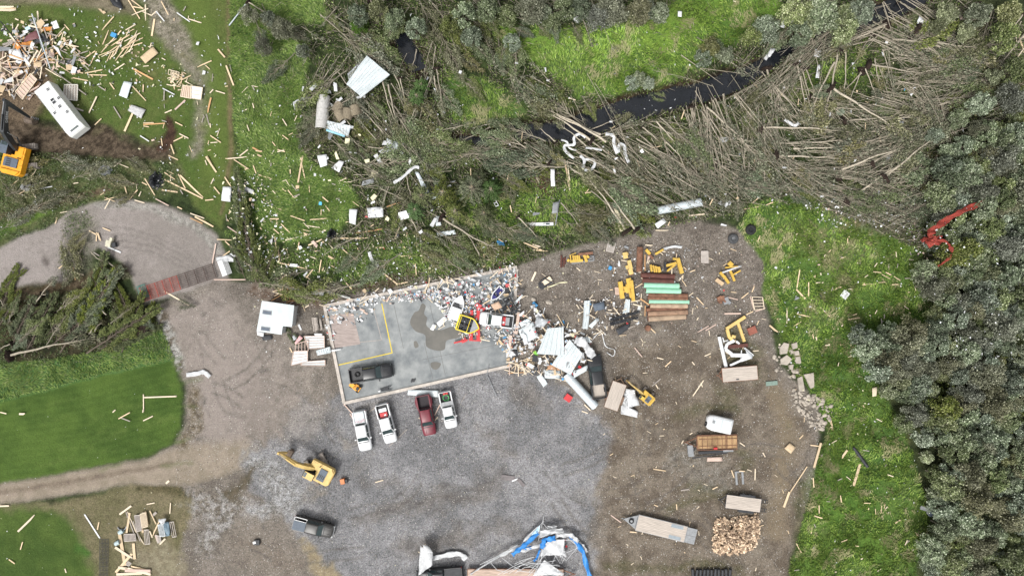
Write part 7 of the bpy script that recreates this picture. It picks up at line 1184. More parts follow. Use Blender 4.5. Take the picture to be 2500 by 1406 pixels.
def stone_mesh(i): b = MB(); b.blob((0, 0, 0), (.5, .38, .28), 7, 4, jit=.28); o = b.obj('loose_stone', STONE); return o
SP = [stone_mesh(i) for i in range(4)]; k = 0
for poly, n in (([(1935, 950), (1980, 960), (2030, 985), (2035, 1010), (2010, 1050), (1985, 1050), (1940, 990)], 150), ([(1885, 840), (1950, 860), (1960, 930), (1900, 920)], 26), ([(1930, 960), (1960, 960), (1950, 980)], 10), ([(1275, 720), (1290, 720), (1350, 735), (1330, 745)], 6)):
    pa = np.array(poly); m = 0
    while m < n:
        x = random.uniform(pa[:, 0].min(), pa[:, 0].max()); y = random.uniform(pa[:, 1].min(), pa[:, 1].max())
        if sdist(np.array([x]), np.array([y]), poly)[0] < 0: continue
        o = SP[k % 4] if k < 4 else SP[k % 4].copy()
        if k >= 4: COL.objects.link(o)
        s = random.choice((.25, .35, .45, .6, .85)); p = P(x, y, .1); o.location = (p.x, p.y, gz(p.x, p.y) + .08); o.scale = (s, s, s); o.rotation_euler = (random.uniform(-.3, .3), random.uniform(-.3, .3), random.uniform(0, 6.28)); m += 1; k += 1
        o['group'] = 'pale stones of the rubble bank'; o['category'] = 'stone'; o['label'] = 'pale rough stone in the rubble along the meadow edge' if x > 1600 else 'pale rough stone right of the slab rubble'
# black pipes stack at the bottom edge
for i in range(11):
    x = 1692 + i * 9; o = thing('black_tube', None, 'tube', x, 1402, .3, R(88 + random.uniform(-6, 6))); b = MB(); b.pipe((-.9, 0, .3), (.75 + random.uniform(-.1, .1), 0, .3), .22, .03, 16); b.torus((.7, 0, .3), .225, .02, 16, 4, axis='X'); b.obj('shell', DGREY, o); auto(o, 'black tube end', 'tube', x, 1402, 'black tubes at the bottom edge')
# uprooted root plates beside the conifer heap and cables
o = thing('root_plate', 'brown uprooted root mass at the right end of the conifer heap', 'root mass', 340, 802, .6, R(25)); b = MB(); b.blob((0, 0, .4), (1.7, .8, .7), 14, 8, jit=.3); b.obj('soil', SOIL, o); b = MB()
for i in range(30): t = rng.uniform(0, 6.28); r1 = rng.uniform(1.2, 2.2); b.path([(.6 * math.cos(t), .4 * math.sin(t), .5), (r1 * math.cos(t), .7 * r1 * math.sin(t), rng.uniform(.2, 1.0))], .05, .01, 4)
b.obj('root', M('root_brown', (.1, .065, .045), rough=1, var=.3), o)
for pts in ([(1400, 770), (1425, 830), (1440, 850), (1500, 855)], ): pass
ribbon('loose_cable', 'thin pale cable looping right of the rubble heap', 'cable', Zm(1350, 600, 550, [(290, 780), (380, 690), (420, 800), (490, 830), (480, 880), (430, 850)], 1798), .1, WHITE, z=.2, amp=.03, sd=2, seg=8); ribbon('loose_hose', 'pale yellow hose snaking right from the dark cart', 'hose', Zm(1150, 650, 350, [(660, 200), (740, 175), (800, 150), (870, 145)], 1295), .16, CREAM, z=.15, amp=.03, sd=2)
# ------------------------------------------------------------------ boards, planks and torn scraps
UN = {}
def plank_mesh(mat, v):
    k = (mat.name, v)
    if k not in UN:
        b = MB()
        if v == 0: b.box((0, 0, 0), (1, 1, 1))
        elif v == 1: b.prism([(-.5, -.5), (.46, -.5), (.5, -.1), (.44, .1), (.5, .5), (-.48, .5), (-.5, .1), (-.46, -.1)], -.5, .5)
        else: b.prism([(-.5, -.5), (.2, -.5), (.5, .1), (.47, .5), (-.5, .5)], -.5, .5)
        o = b.obj('wooden_board', mat); UN[k] = o.data; bpy.data.objects.remove(o)
    return UN[k]
WD = {'p': (PINE, 'fresh pine board'), 'l': (PALEPINE, 'pale wooden board'), 'o': (ORPINE, 'orange-brown board'), 'g': (GREYW, 'weathered grey board'), 'w': (WHITE, 'white painted batten'), 'k': (PINKB, 'pinkish board')}
NPL = [0]; SMALL = MB(); SM_MATS = [PINE, PALEPINE, GREYW]
PREQ = []
def plank(x0, y0, x1, y1, c='p', w=.16, z=None): PREQ.append((math.hypot(x1 - x0, y1 - y0) * w, x0, y0, x1, y1, c, w * .85, z))
def build_plank(x0, y0, x1, y1, c, w, z):
    m, ds = WD[c]; zz = .12 if z is None else z; p = P(x0, y0, zz); q = P(x1, y1, zz); L = (q - p).length
    if NPL[0] >= 298:
        g = gz((p.x + q.x) / 2, (p.y + q.y) / 2); SMALL.bar((p.x, p.y, g + zz), (q.x, q.y, g + zz + .03), w, .05, 0 if c in 'po' else 1 if c in 'lkw' else 2); return
    o = bpy.data.objects.new('wooden_board' if c != 'w' else 'painted_batten', plank_mesh(m, random.choice((0, 1, 2)))); link(o); c_ = (p + q) / 2; o.location = (c_.x, c_.y, gz(c_.x, c_.y) + zz); o.scale = (L, w, .05); o.rotation_euler = (random.uniform(-.15, .15), random.uniform(-.02, .02), math.atan2(q.y - p.y, q.x - p.x)); NPL[0] += 1
    auto(o, ('long ' if L > 4 else 'short ' if L < 1.4 else '') + ('wide ' if w > .25 else '') + ds, 'board', (x0 + x1) / 2, (y0 + y1) / 2, 'boards scattered by the storm', extra=orient(x0, y0, x1, y1)); return o
def orient(x0, y0, x1, y1):
    a = math.degrees(math.atan2(-(y1 - y0), x1 - x0)) % 180
    return 'running sideways' if a < 20 or a > 160 else 'running up-down' if 70 < a < 110 else 'rising rightward' if a < 90 else 'falling rightward'
SETS = [
 ((0, 0, 600, 2109), 'p', [(975, 145, 870, 262), (1165, 212, 1080, 262, 'l'), (1325, 165, 1300, 310, 'p', .3), (1100, 0, 1200, 165), (1125, 0, 1230, 80), (1140, 60, 1230, 75), (1270, 75, 1125, 130, 'l'), (1245, 40, 1245, 180, 'l'), (1385, 15, 1445, 130), (555, 215, 600, 265), (1225, 370, 1040, 425), (1150, 310, 985, 525), (1040, 265, 860, 455), (1010, 400, 905, 475), (1110, 300, 950, 395), (985, 440, 945, 515), (820, 440, 730, 500), (830, 445, 770, 565), (530, 330, 720, 520), (540, 340, 690, 450), (440, 380, 545, 515), (725, 630, 880, 600), (755, 645, 920, 648), (1070, 550, 985, 605, 'l'), (1140, 590, 1315, 685, 'o', .25), (1160, 615, 1215, 660), (1640, 650, 1555, 690), (1815, 522, 1690, 577), (1870, 425, 1930, 495, 'p', .25), (1940, 565, 2005, 735, 'p', .25), (1135, 740, 1255, 870), (1230, 725, 1228, 790), (940, 712, 980, 768), (835, 830, 765, 975, 'l', .22), (1140, 970, 1070, 1130, 'p', .3), (1230, 1070, 1415, 1060, 'o'), (1230, 1058, 1320, 1055), (1475, 945, 1415, 972, 'k'), (1505, 1050, 1568, 1082), (1810, 840, 1780, 970, 'o', .25), (1590, 860, 1500, 945, 'k', .25), (1395, 760, 1500, 815, 'w'), (1410, 780, 1408, 865, 'g'), (1805, 1165, 1895, 1225), (1465, 1240, 1495, 1325), (1775, 1340, 1815, 1406), (1445, 1335, 1530, 1375), (870, 1020, 815, 1075), (975, 915, 1040, 1020, 'g'), (625, 670, 755, 695), (845, 740, 905, 780, 'g'), (300, 610, 150, 740, 'l'), (20, 385, 250, 320, 'g', .35), (60, 350, 160, 325, 'l'), (270, 310, 470, 400, 'o'), (450, 400, 550, 515), (420, 510, 600, 625), (25, 575, 220, 582, 'k', .25), (60, 520, 150, 710, 'k'), (85, 610, 85, 710, 'k'), (0, 680, 75, 635, 'k'), (0, 705, 130, 735, 'k'), (240, 455, 300, 450, 'k'), (205, 430, 310, 400, 'k'), (590, 910, 720, 955, 'g', .25), (0, 60, 120, 62, 'l', .3), (0, 75, 140, 78, 'p', .3), (0, 90, 140, 92, 'l', .3), (330, 700, 220, 850, 'o', .3), (345, 710, 240, 860, 'k', .3), (500, 600, 440, 580, 'l'), (250, 510, 480, 515, 'o', .3), (250, 530, 480, 540, 'k', .25), (0, 540, 100, 560, 'k'), (110, 620, 150, 600, 'g'), (40, 640, 60, 780, 'k'), (550, 505, 725, 525, 'g'), (1515, 110, 1630, 190, 'w'), (1620, 165, 1730, 200, 'l'), (1220, 100, 1300, 135, 'w'), (1300, 135, 1340, 100, 'w'), (1340, 100, 1415, 190, 'w'), (1800, 800, 1830, 770, 'w'), (1850, 780, 1930, 805, 'w'), (1200, 1165, 1280, 1215, 'w'), (1540, 1150, 1620, 1190, 'l'), (1570, 1175, 1490, 1215, 'p'), (1770, 980, 1795, 1075, 'g'), (0, 730, 90, 800, 'g'), (100, 800, 250, 600, 'g')]),
 ((500, 350, 600, 2109), 'p', [(410, 38, 490, 80, 'o', .25), (625, 55, 690, 75), (370, 55, 300, 110, 'l'), (195, 133, 365, 118, 'l'), (250, 140, 380, 225), (415, 190, 440, 260), (460, 270, 575, 305), (840, 105, 800, 345, 'p', .25), (820, 120, 860, 310), (10, 115, 100, 250, 'p', .25), (170, 290, 225, 375), (80, 375, 128, 435), (5, 490, 75, 483), (665, 390, 700, 415), (712, 400, 762, 465), (575, 545, 700, 583), (735, 622, 860, 665), (900, 655, 1050, 645), (1010, 460, 1060, 503), (1155, 325, 1215, 300, 'l'), (865, 705, 990, 725, 'l'), (590, 735, 635, 775), (655, 690, 730, 770), (560, 648, 635, 648), (690, 832, 1040, 745, 'l', .25), (1285, 775, 1525, 735, 'o', .2), (1140, 815, 1400, 815, 'p', .22), (890, 875, 1010, 825, 'p', .22), (1460, 895, 1540, 895), (1675, 700, 1630, 820), (1690, 500, 1560, 545, 'o'), (1185, 910, 1315, 1015), (1000, 1000, 980, 1110), (640, 1025, 880, 1080), (930, 1080, 870, 1155), (380, 1020, 440, 1140), (1475, 1070, 1655, 1210, 'p', .25), (1805, 1035, 1815, 1130), (1740, 1190, 1640, 1210), (75, 1170, 355, 1170, 'k', .2), (95, 860, 60, 1050, 'k', .2), (105, 825, 230, 830), (175, 840, 240, 900), (215, 925, 145, 975), (195, 715, 285, 775, 'k'), (0, 672, 75, 715), (570, 1350, 720, 1265, 'o'), (640, 1205, 790, 1310, 'o'), (700, 1370, 830, 1310, 'o'), (1210, 1195, 1260, 1250), (820, 1310, 700, 1400, 'k'), (600, 800, 610, 900), (630, 900, 640, 1010), (1130, 1360, 1250, 1340, 'l')]),
 ((0, 350, 600, 2109), 'p', [(1530, 265, 1590, 390), (1545, 275, 1745, 470, 'p', .25), (1410, 310, 1740, 475, 'p', .22), (1410, 250, 1500, 310), (1430, 235, 1490, 263), (1390, 400, 1525, 420, 'p', .22), (1240, 300, 1330, 450), (1215, 335, 1260, 358), (1065, 350, 1088, 442), (1180, 400, 1105, 485), (895, 463, 990, 502), (1330, 475, 1448, 537, 'k'), (1155, 488, 1240, 512, 'l'), (1520, 545, 1562, 565), (1630, 600, 1755, 645, 'l'), (1672, 630, 1832, 715, 'p', .25), (1630, 640, 1740, 690, 'o'), (1835, 375, 1885, 435), (1765, 490, 1830, 483), (765, 750, 830, 785), (830, 765, 828, 840), (838, 770, 862, 840, 'p', .25), (880, 725, 948, 752), (800, 935, 875, 980, 'g'), (925, 890, 1040, 938, 'w', .25), (345, 555, 290, 582), (490, 640, 475, 690), (625, 1065, 645, 1170, 'o'), (630, 1100, 718, 1130, 'l'), (1405, 1265, 1630, 1395, 'l', .22), (540, 1045, 505, 1075), (665, 930, 700, 1000, 'l'), (160, 235, 230, 275, 'w', .5), (100, 240, 180, 280, 'w', .6), (270, 400, 450, 370, 'w'), (270, 410, 310, 470, 'w'), (160, 310, 100, 360)]),
 ((1500, 450, 600, 2109), 'p', [(265, 520, 330, 527, 'l', .22), (640, 270, 775, 255, 'l', .25), (1110, 215, 1260, 190), (1185, 160, 1250, 105), (1300, 180, 1360, 155), (1455, 475, 1400, 555), (350, 395, 465, 398, 'l'), (460, 355, 475, 320), (1250, 440, 1228, 490), (1590, 730, 1565, 890), (1560, 900, 1640, 985, 'p', .25), (1665, 840, 1665, 960), (1960, 875, 1880, 905), (1760, 1050, 1850, 1138), (1480, 1060, 1478, 1195, 'l'), (1565, 1110, 1675, 1138), (1600, 1180, 1540, 1215), (2005, 1160, 2109, 1145), (1330, 1210, 1400, 1270, 'p', .22), (1985, 620, 1935, 640), (940, 960, 1060, 990, 'k'), (1150, 930, 1090, 978), (705, 970, 765, 1035), (945, 1110, 1085, 1108, 'k', .25), (1190, 1090, 1130, 1118), (1200, 875, 1180, 925), (810, 1215, 710, 1270, 'k'), (875, 1200, 780, 1255, 'k'), (220, 980, 300, 1035, 'o', .22), (240, 850, 175, 890), (262, 600, 262, 745, 'o'), (265, 1040, 262, 1130, 'o'), (310, 1235, 352, 1275, 'o'), (1165, 960, 1200, 1080, 'k'), (1210, 1090, 1300, 1060, 'k')]),
 ((1350, 600, 550, 1798), 'k', [(650, 812, 712, 888), (830, 892, 880, 905), (895, 965, 942, 920, 'p'), (1115, 1200, 1205, 1070, 'l'), (820, 1105, 840, 1140), (790, 1120, 860, 1060, 'g'), (250, 1265, 298, 1312), (230, 1318, 278, 1335), (1730, 632, 1798, 690, 'p'), (290, 430, 318, 390), (1210, 880, 1260, 858), (1110, 925, 1130, 950)]),
 ((1450, 980, 650, 2145), 'p', [(135, 912, 222, 975, 'k'), (480, 543, 578, 558), (700, 715, 765, 705, 'g', .2), (665, 825, 668, 870), (290, 1048, 342, 1052), (1300, 540, 1297, 632, 'l'), (1108, 552, 1128, 610), (1170, 558, 1215, 560), (1175, 330, 1215, 358, 'l'), (1360, 410, 1380, 445, 'l'), (1830, 330, 1770, 535, 'p', .35), (1900, 125, 1925, 235, 'p', .35), (2040, 390, 1995, 455, 'p', .35), (2145, 500, 2090, 680, 'p', .4), (1720, 520, 1580, 730), (1575, 725, 1530, 850, 'p', .35), (1775, 920, 1840, 938), (1760, 985, 1750, 1060), (1985, 755, 1992, 808), (1815, 835, 1815, 900), (1630, 1140, 1670, 1215), (955, 705, 995, 685), (1685, 270, 1655, 300), (1745, 350, 1810, 358, 'o'), (1270, 1020, 1200, 1022, 'g'), (1765, 612, 1770, 690)]),
 ((0, 1000, 850, 2500), 'l', [(125, 875, 250, 755, 'l', .3), (605, 748, 720, 923, 'w', .2), (700, 858, 712, 805, 'p'), (145, 1003, 162, 948, 'p'), (65, 1072, 108, 1102, 'p'), (0, 690, 65, 688, 'l', .25), (465, 1140, 475, 1168), (1050, 680, 1108, 668), (1225, 668, 1220, 745), (850, 65, 935, 18, 'p'), (1030, 78, 1098, 45), (1028, 0, 1025, 20), (0, 18, 45, 28), (138, 30, 180, 30, 'l', .3), (870, 58, 935, 82, 'g'), (810, 18, 830, 0), (1192, 528, 1215, 508, 'w', .3)]),
 ((280, 1230, 180, 1438), 'l', [(95, 200, 320, 35, 'l', .3), (295, 170, 230, 560, 'p', .3), (215, 150, 440, 730, 'g'), (245, 140, 420, 560, 'l', .12), (360, 330, 500, 720, 'g'), (430, 540, 575, 795, 'l'), (500, 190, 550, 565, 'p', .3), (550, 150, 600, 430, 'l', .3), (595, 140, 640, 420, 'p', .3), (675, 125, 805, 395, 'p'), (865, 340, 735, 620, 'p', .2), (680, 525, 735, 650, 'k'), (95, 570, 200, 1200, 'p', .5), (10, 840, 345, 1065, 'l', .4), (340, 960, 10, 1340, 'p', .4), (360, 760, 390, 1080, 'p', .4), (60, 1235, 400, 1290, 'l', .4), (320, 1210, 620, 1280, 'p', .3), (200, 1290, 700, 1300, 'k', .5), (30, 1370, 530, 1350, 'l', .4), (260, 1250, 700, 1370, 'l', .35), (880, 780, 990, 670, 'l', .25), (800, 600, 850, 750, 'k', .3), (720, 240, 810, 160, 'g', .4)]),
 ((600, 700, 600, 1534), 'k', [(610, 730, 670, 795), (650, 790, 700, 870), (770, 780, 805, 755, 'g'), (890, 1000, 1010, 885, 'g', .1), (1180, 800, 1212, 735), (1345, 720, 1378, 665, 'g', .1), (1180, 832, 1200, 812), (808, 1220, 858, 1205), (1080, 820, 1110, 810, 'o'), (275, 380, 290, 410, 'p'), (345, 270, 330, 235, 'w', .3), (370, 130, 395, 115)]),
 ((1350, 970 - 370, 1, 1), 'p', []),
 ((0, 0, 2500, 2500), 'l', [(350, 970, 433, 967, 'l', .22), (350, 962, 350, 1005), (1290, 395, 1310, 420, 'p', .22), (1305, 425, 1318, 450), (1378, 390, 1392, 470, 'p', .25), (1385, 392, 1390, 440), (1237, 380, 1238, 402, 'o', .4), (1278, 592, 1325, 612, 'p', .2), (1300, 596, 1320, 604, 'l', .3), (1302, 610, 1338, 614, 'p'), (1298, 686, 1308, 664, 'l', .3), (2480, 70, 2500, 130, 'p', .25), (2484, 140, 2500, 118), (2480, 75, 2482, 110), (2490, 100, 2500, 90), (2405, 580, 2485, 597, 'p', .2), (1840, 203, 1856, 220, 'p', .2), (1815, 152, 1852, 167, 'g', .3), (1295, 316, 1305, 297, 'o'), (1390, 240, 1405, 245)]),
]
for (ox, oy, w, W), c0, L in SETS:
    for t in L:
        (x0, y0, x1, y1), = Zm(ox, oy, w, [t[:4]], W); plank(x0, y0, x1, y1, t[4] if len(t) > 4 else c0, t[5] if len(t) > 5 else .16, z=random.uniform(.06, .3) if y0 > 60 else random.uniform(.1, .5))
# rubble boards on and around the heaps: those beyond the three hundred largest go into one
def rnd_planks(poly, n, ln=(10, 45), cols='pplok', zr=(.1, .9), dirs=None, w=(.07, .15)):
    pa = np.array(poly); k = 0
    while k < n:
        x = random.uniform(pa[:, 0].min(), pa[:, 0].max()); y = random.uniform(pa[:, 1].min(), pa[:, 1].max())
        if sdist(np.array([x]), np.array([y]), poly)[0] < 0: continue
        a = random.uniform(0, 3.14) if dirs is None else R(dirs + random.uniform(-25, 25)); L = random.uniform(*ln); plank(x - L / 2 * math.cos(a), y - L / 2 * math.sin(a), x + L / 2 * math.cos(a), y + L / 2 * math.sin(a), random.choice(cols), random.uniform(*w), z=random.uniform(*zr)); k += 1
RUB_ = Zm(1150, 650, 350, [(330, 620), (420, 440), (560, 350), (700, 480), (850, 480), (1080, 650), (1100, 830), (900, 1000), (800, 1060), (560, 960), (330, 870)], 1295)
rnd_planks(RUB_, 90, (6, 34), 'pklkw', (.1, 1.2)); rnd_planks(Zm(1150, 650, 350, [(340, 850), (640, 930), (640, 970), (340, 960)], 1295), 24, (10, 40), 'kko', (.1, .7))
RU2 = Zm(0, 0, 600, [(0, 200), (280, 130), (480, 190), (560, 330), (740, 480), (700, 640), (480, 640), (300, 700), (250, 850), (0, 820)]); rnd_planks(RU2, 120, (8, 46), 'kggglol', (.1, 1.0), w=(.1, .24))
rnd_planks(Zm(0, 0, 600, [(880, 260), (1160, 260), (1180, 400), (1000, 520), (860, 480)]), 22, (14, 48), 'pl', (.1, .5), dirs=-45)
rnd_planks(Zm(0, 0, 600, [(1440, 600), (1560, 640), (1650, 720), (1560, 780), (1460, 740)]), 40, (5, 20), 'pl', (.1, .4))
rnd_planks([(560, 150), (740, 240), (740, 400), (850, 440), (880, 520), (800, 640), (1200, 600), (1250, 650), (850, 690), (640, 700), (560, 600)], 70, (5, 22), 'pllg', (.08, .3))
rnd_planks([(380, 20), (560, 20), (560, 560), (440, 480), (300, 300)], 36, (5, 20), 'pplg', (.08, .2)); rnd_planks([(1870, 560), (2250, 600), (2260, 780), (2120, 900), (1950, 880)], 46, (3, 13), 'pllg', (.15, .4)); rnd_planks([(1880, 900), (2250, 1000), (2240, 1400), (1930, 1400), (1990, 1100)], 30, (4, 18), 'pplg', (.1, .35))
rnd_planks([(1280, 640), (1860, 600), (1870, 900), (1500, 850), (1450, 820), (1300, 740)], 70, (4, 20), 'pklk', (.05, .2)); rnd_planks([(1480, 900), (1900, 900), (1960, 1400), (1460, 1400)], 46, (3, 12), 'pkl', (.05, .15)); rnd_planks([(900, 300), (1400, 300), (1900, 250), (2200, 150), (2250, 500), (1700, 500), (1400, 580), (900, 600)], 40, (8, 26), 'ppo', (.6, 1.2)); rnd_planks([(1030, 690), (1270, 660), (1290, 800), (1200, 850), (1060, 800)], 60, (6, 26), 'pklkw', (.3, .9)); rnd_planks(Zm(2100, 640, 100, [(0, 20), (100, 20), (100, 60), (0, 60)], 100), 8, (8, 26), 'p', (.1, .4), dirs=10)
rnd_planks(Zm(1350, 600, 550, [(180, 420), (700, 380), (720, 620), (420, 720), (220, 660)], 1798), 40, (5, 24), 'kwlg', (.1, .6)); rnd_planks(ZT([(60, 300), (200, 380), (60, 500)]), 3, (8, 14), 'k'); rnd_planks([(0, 400), (400, 400), (430, 520), (120, 540), (0, 500)], 26, (8, 30), 'pkl', (.1, .5)); rnd_planks([(640, 700), (760, 700), (790, 745), (720, 745)], 12, (14, 44), 'ook', (.1, .5)); rnd_planks([(1560, 600), (1680, 600), (1700, 660), (1600, 690)], 10, (6, 16), 'ok')
rnd_planks([(780, 735), (1262, 640), (1266, 662), (800, 765)], 26, (8, 30), 'kkgl', (.35, .5))
PREQ.sort(key=lambda t: -t[0])
for t in PREQ: build_plank(*t[1:])
SMALL.obj('broken_boards', SM_MATS); so_ = COL.objects[-1]; so_ = [x for x in COL.objects if x.name == 'broken_boards'][0]; so_['kind'] = 'stuff'; so_['label'] = 'short broken boards and splinters among the rubble'
# scraps: torn panels, foam, cloth; the largest three hundred are things, the rest one mass
SC = {'white': (WHITE, 'white torn scrap'), 'cream': (CREAM, 'cream foam scrap'), 'tan': (OSB, 'tan board scrap'), 'grey': (STEEL, 'grey metal scrap'), 'blk': (DGREY, 'black scrap'), 'blue': (BLUEP, 'blue scrap'), 'red': (RED, 'red scrap'), 'pink': (PINKB, 'pinkish scrap'), 'foil': (TARP, 'crumpled white scrap')}
SM2 = {}
def scrap_mesh(key, v):
    if (key, v) not in SM2:
        b = MB(); r_ = random.Random(v * 31 + len(key)); n = r_.choice((3, 4, 4, 5)); asp = r_.choice((.35, .6, .8)); pts = [((.55 * r_.uniform(.6, 1.15)) * math.cos(2 * math.pi * (i + r_.uniform(-.2, .2)) / n + .7), asp * (.55 * r_.uniform(.6, 1.15)) * math.sin(2 * math.pi * (i + r_.uniform(-.2, .2)) / n + .7)) for i in range(n)]
        b.prism(pts, -.5, .5)
        if key in ('foil', 'cream'): b.v = [(x, y, z + .9 * math.sin(5 * x + v) * math.cos(4 * y)) for x, y, z in b.v]
        o = b.obj('s', SC[key][0]); SM2[key, v] = o.data; bpy.data.objects.remove(o)
    return SM2[key, v]
TINY = {k: MB() for k in SC}; NSC = [0]
SREQ = []
def scrap(px, py, s, key, z=.1): SREQ.append((s, px, py, key, z))
def build_scrap(s, px, py, key, z):
    p = P(px, py, z); g = gz(p.x, p.y)
    if NSC[0] >= 299 or s < .3:
        r_ = random; n = r_.choice((3, 4, 4)); asp = r_.choice((.25, .45, .8)); m = Matrix.Rotation(r_.uniform(0, 6.28), 3, 'Z') @ Matrix.Rotation(r_.uniform(-.5, .5), 3, 'X'); q = [m @ Vector((s * .62 * r_.uniform(.6, 1.15) * math.cos(.7 + 6.283 * i / n), asp * s * .62 * r_.uniform(.6, 1.15) * math.sin(.7 + 6.283 * i / n), 0)) + Vector((p.x, p.y, g + z)) for i in range(n)]
        TINY[key].add(q + [v - Vector((0, 0, .04)) for v in q], [tuple(range(n)), tuple(range(2 * n - 1, n - 1, -1))] + [((i + 1) % n, i, n + i, n + (i + 1) % n) for i in range(n)]); return
    o = bpy.data.objects.new('torn_scrap', scrap_mesh(key, random.randrange(5))); link(o); o.location = (p.x, p.y, g + z); o.scale = (s * random.uniform(.9, 1.4), s, .06); o.rotation_euler = (random.uniform(-.25, .25), random.uniform(-.25, .25), random.uniform(0, 6.28)); NSC[0] += 1
    auto(o, ('big ' if s > .9 else 'small ' if s < .5 else '') + SC[key][1], 'scrap', px, py, 'torn scraps strewn over the site')
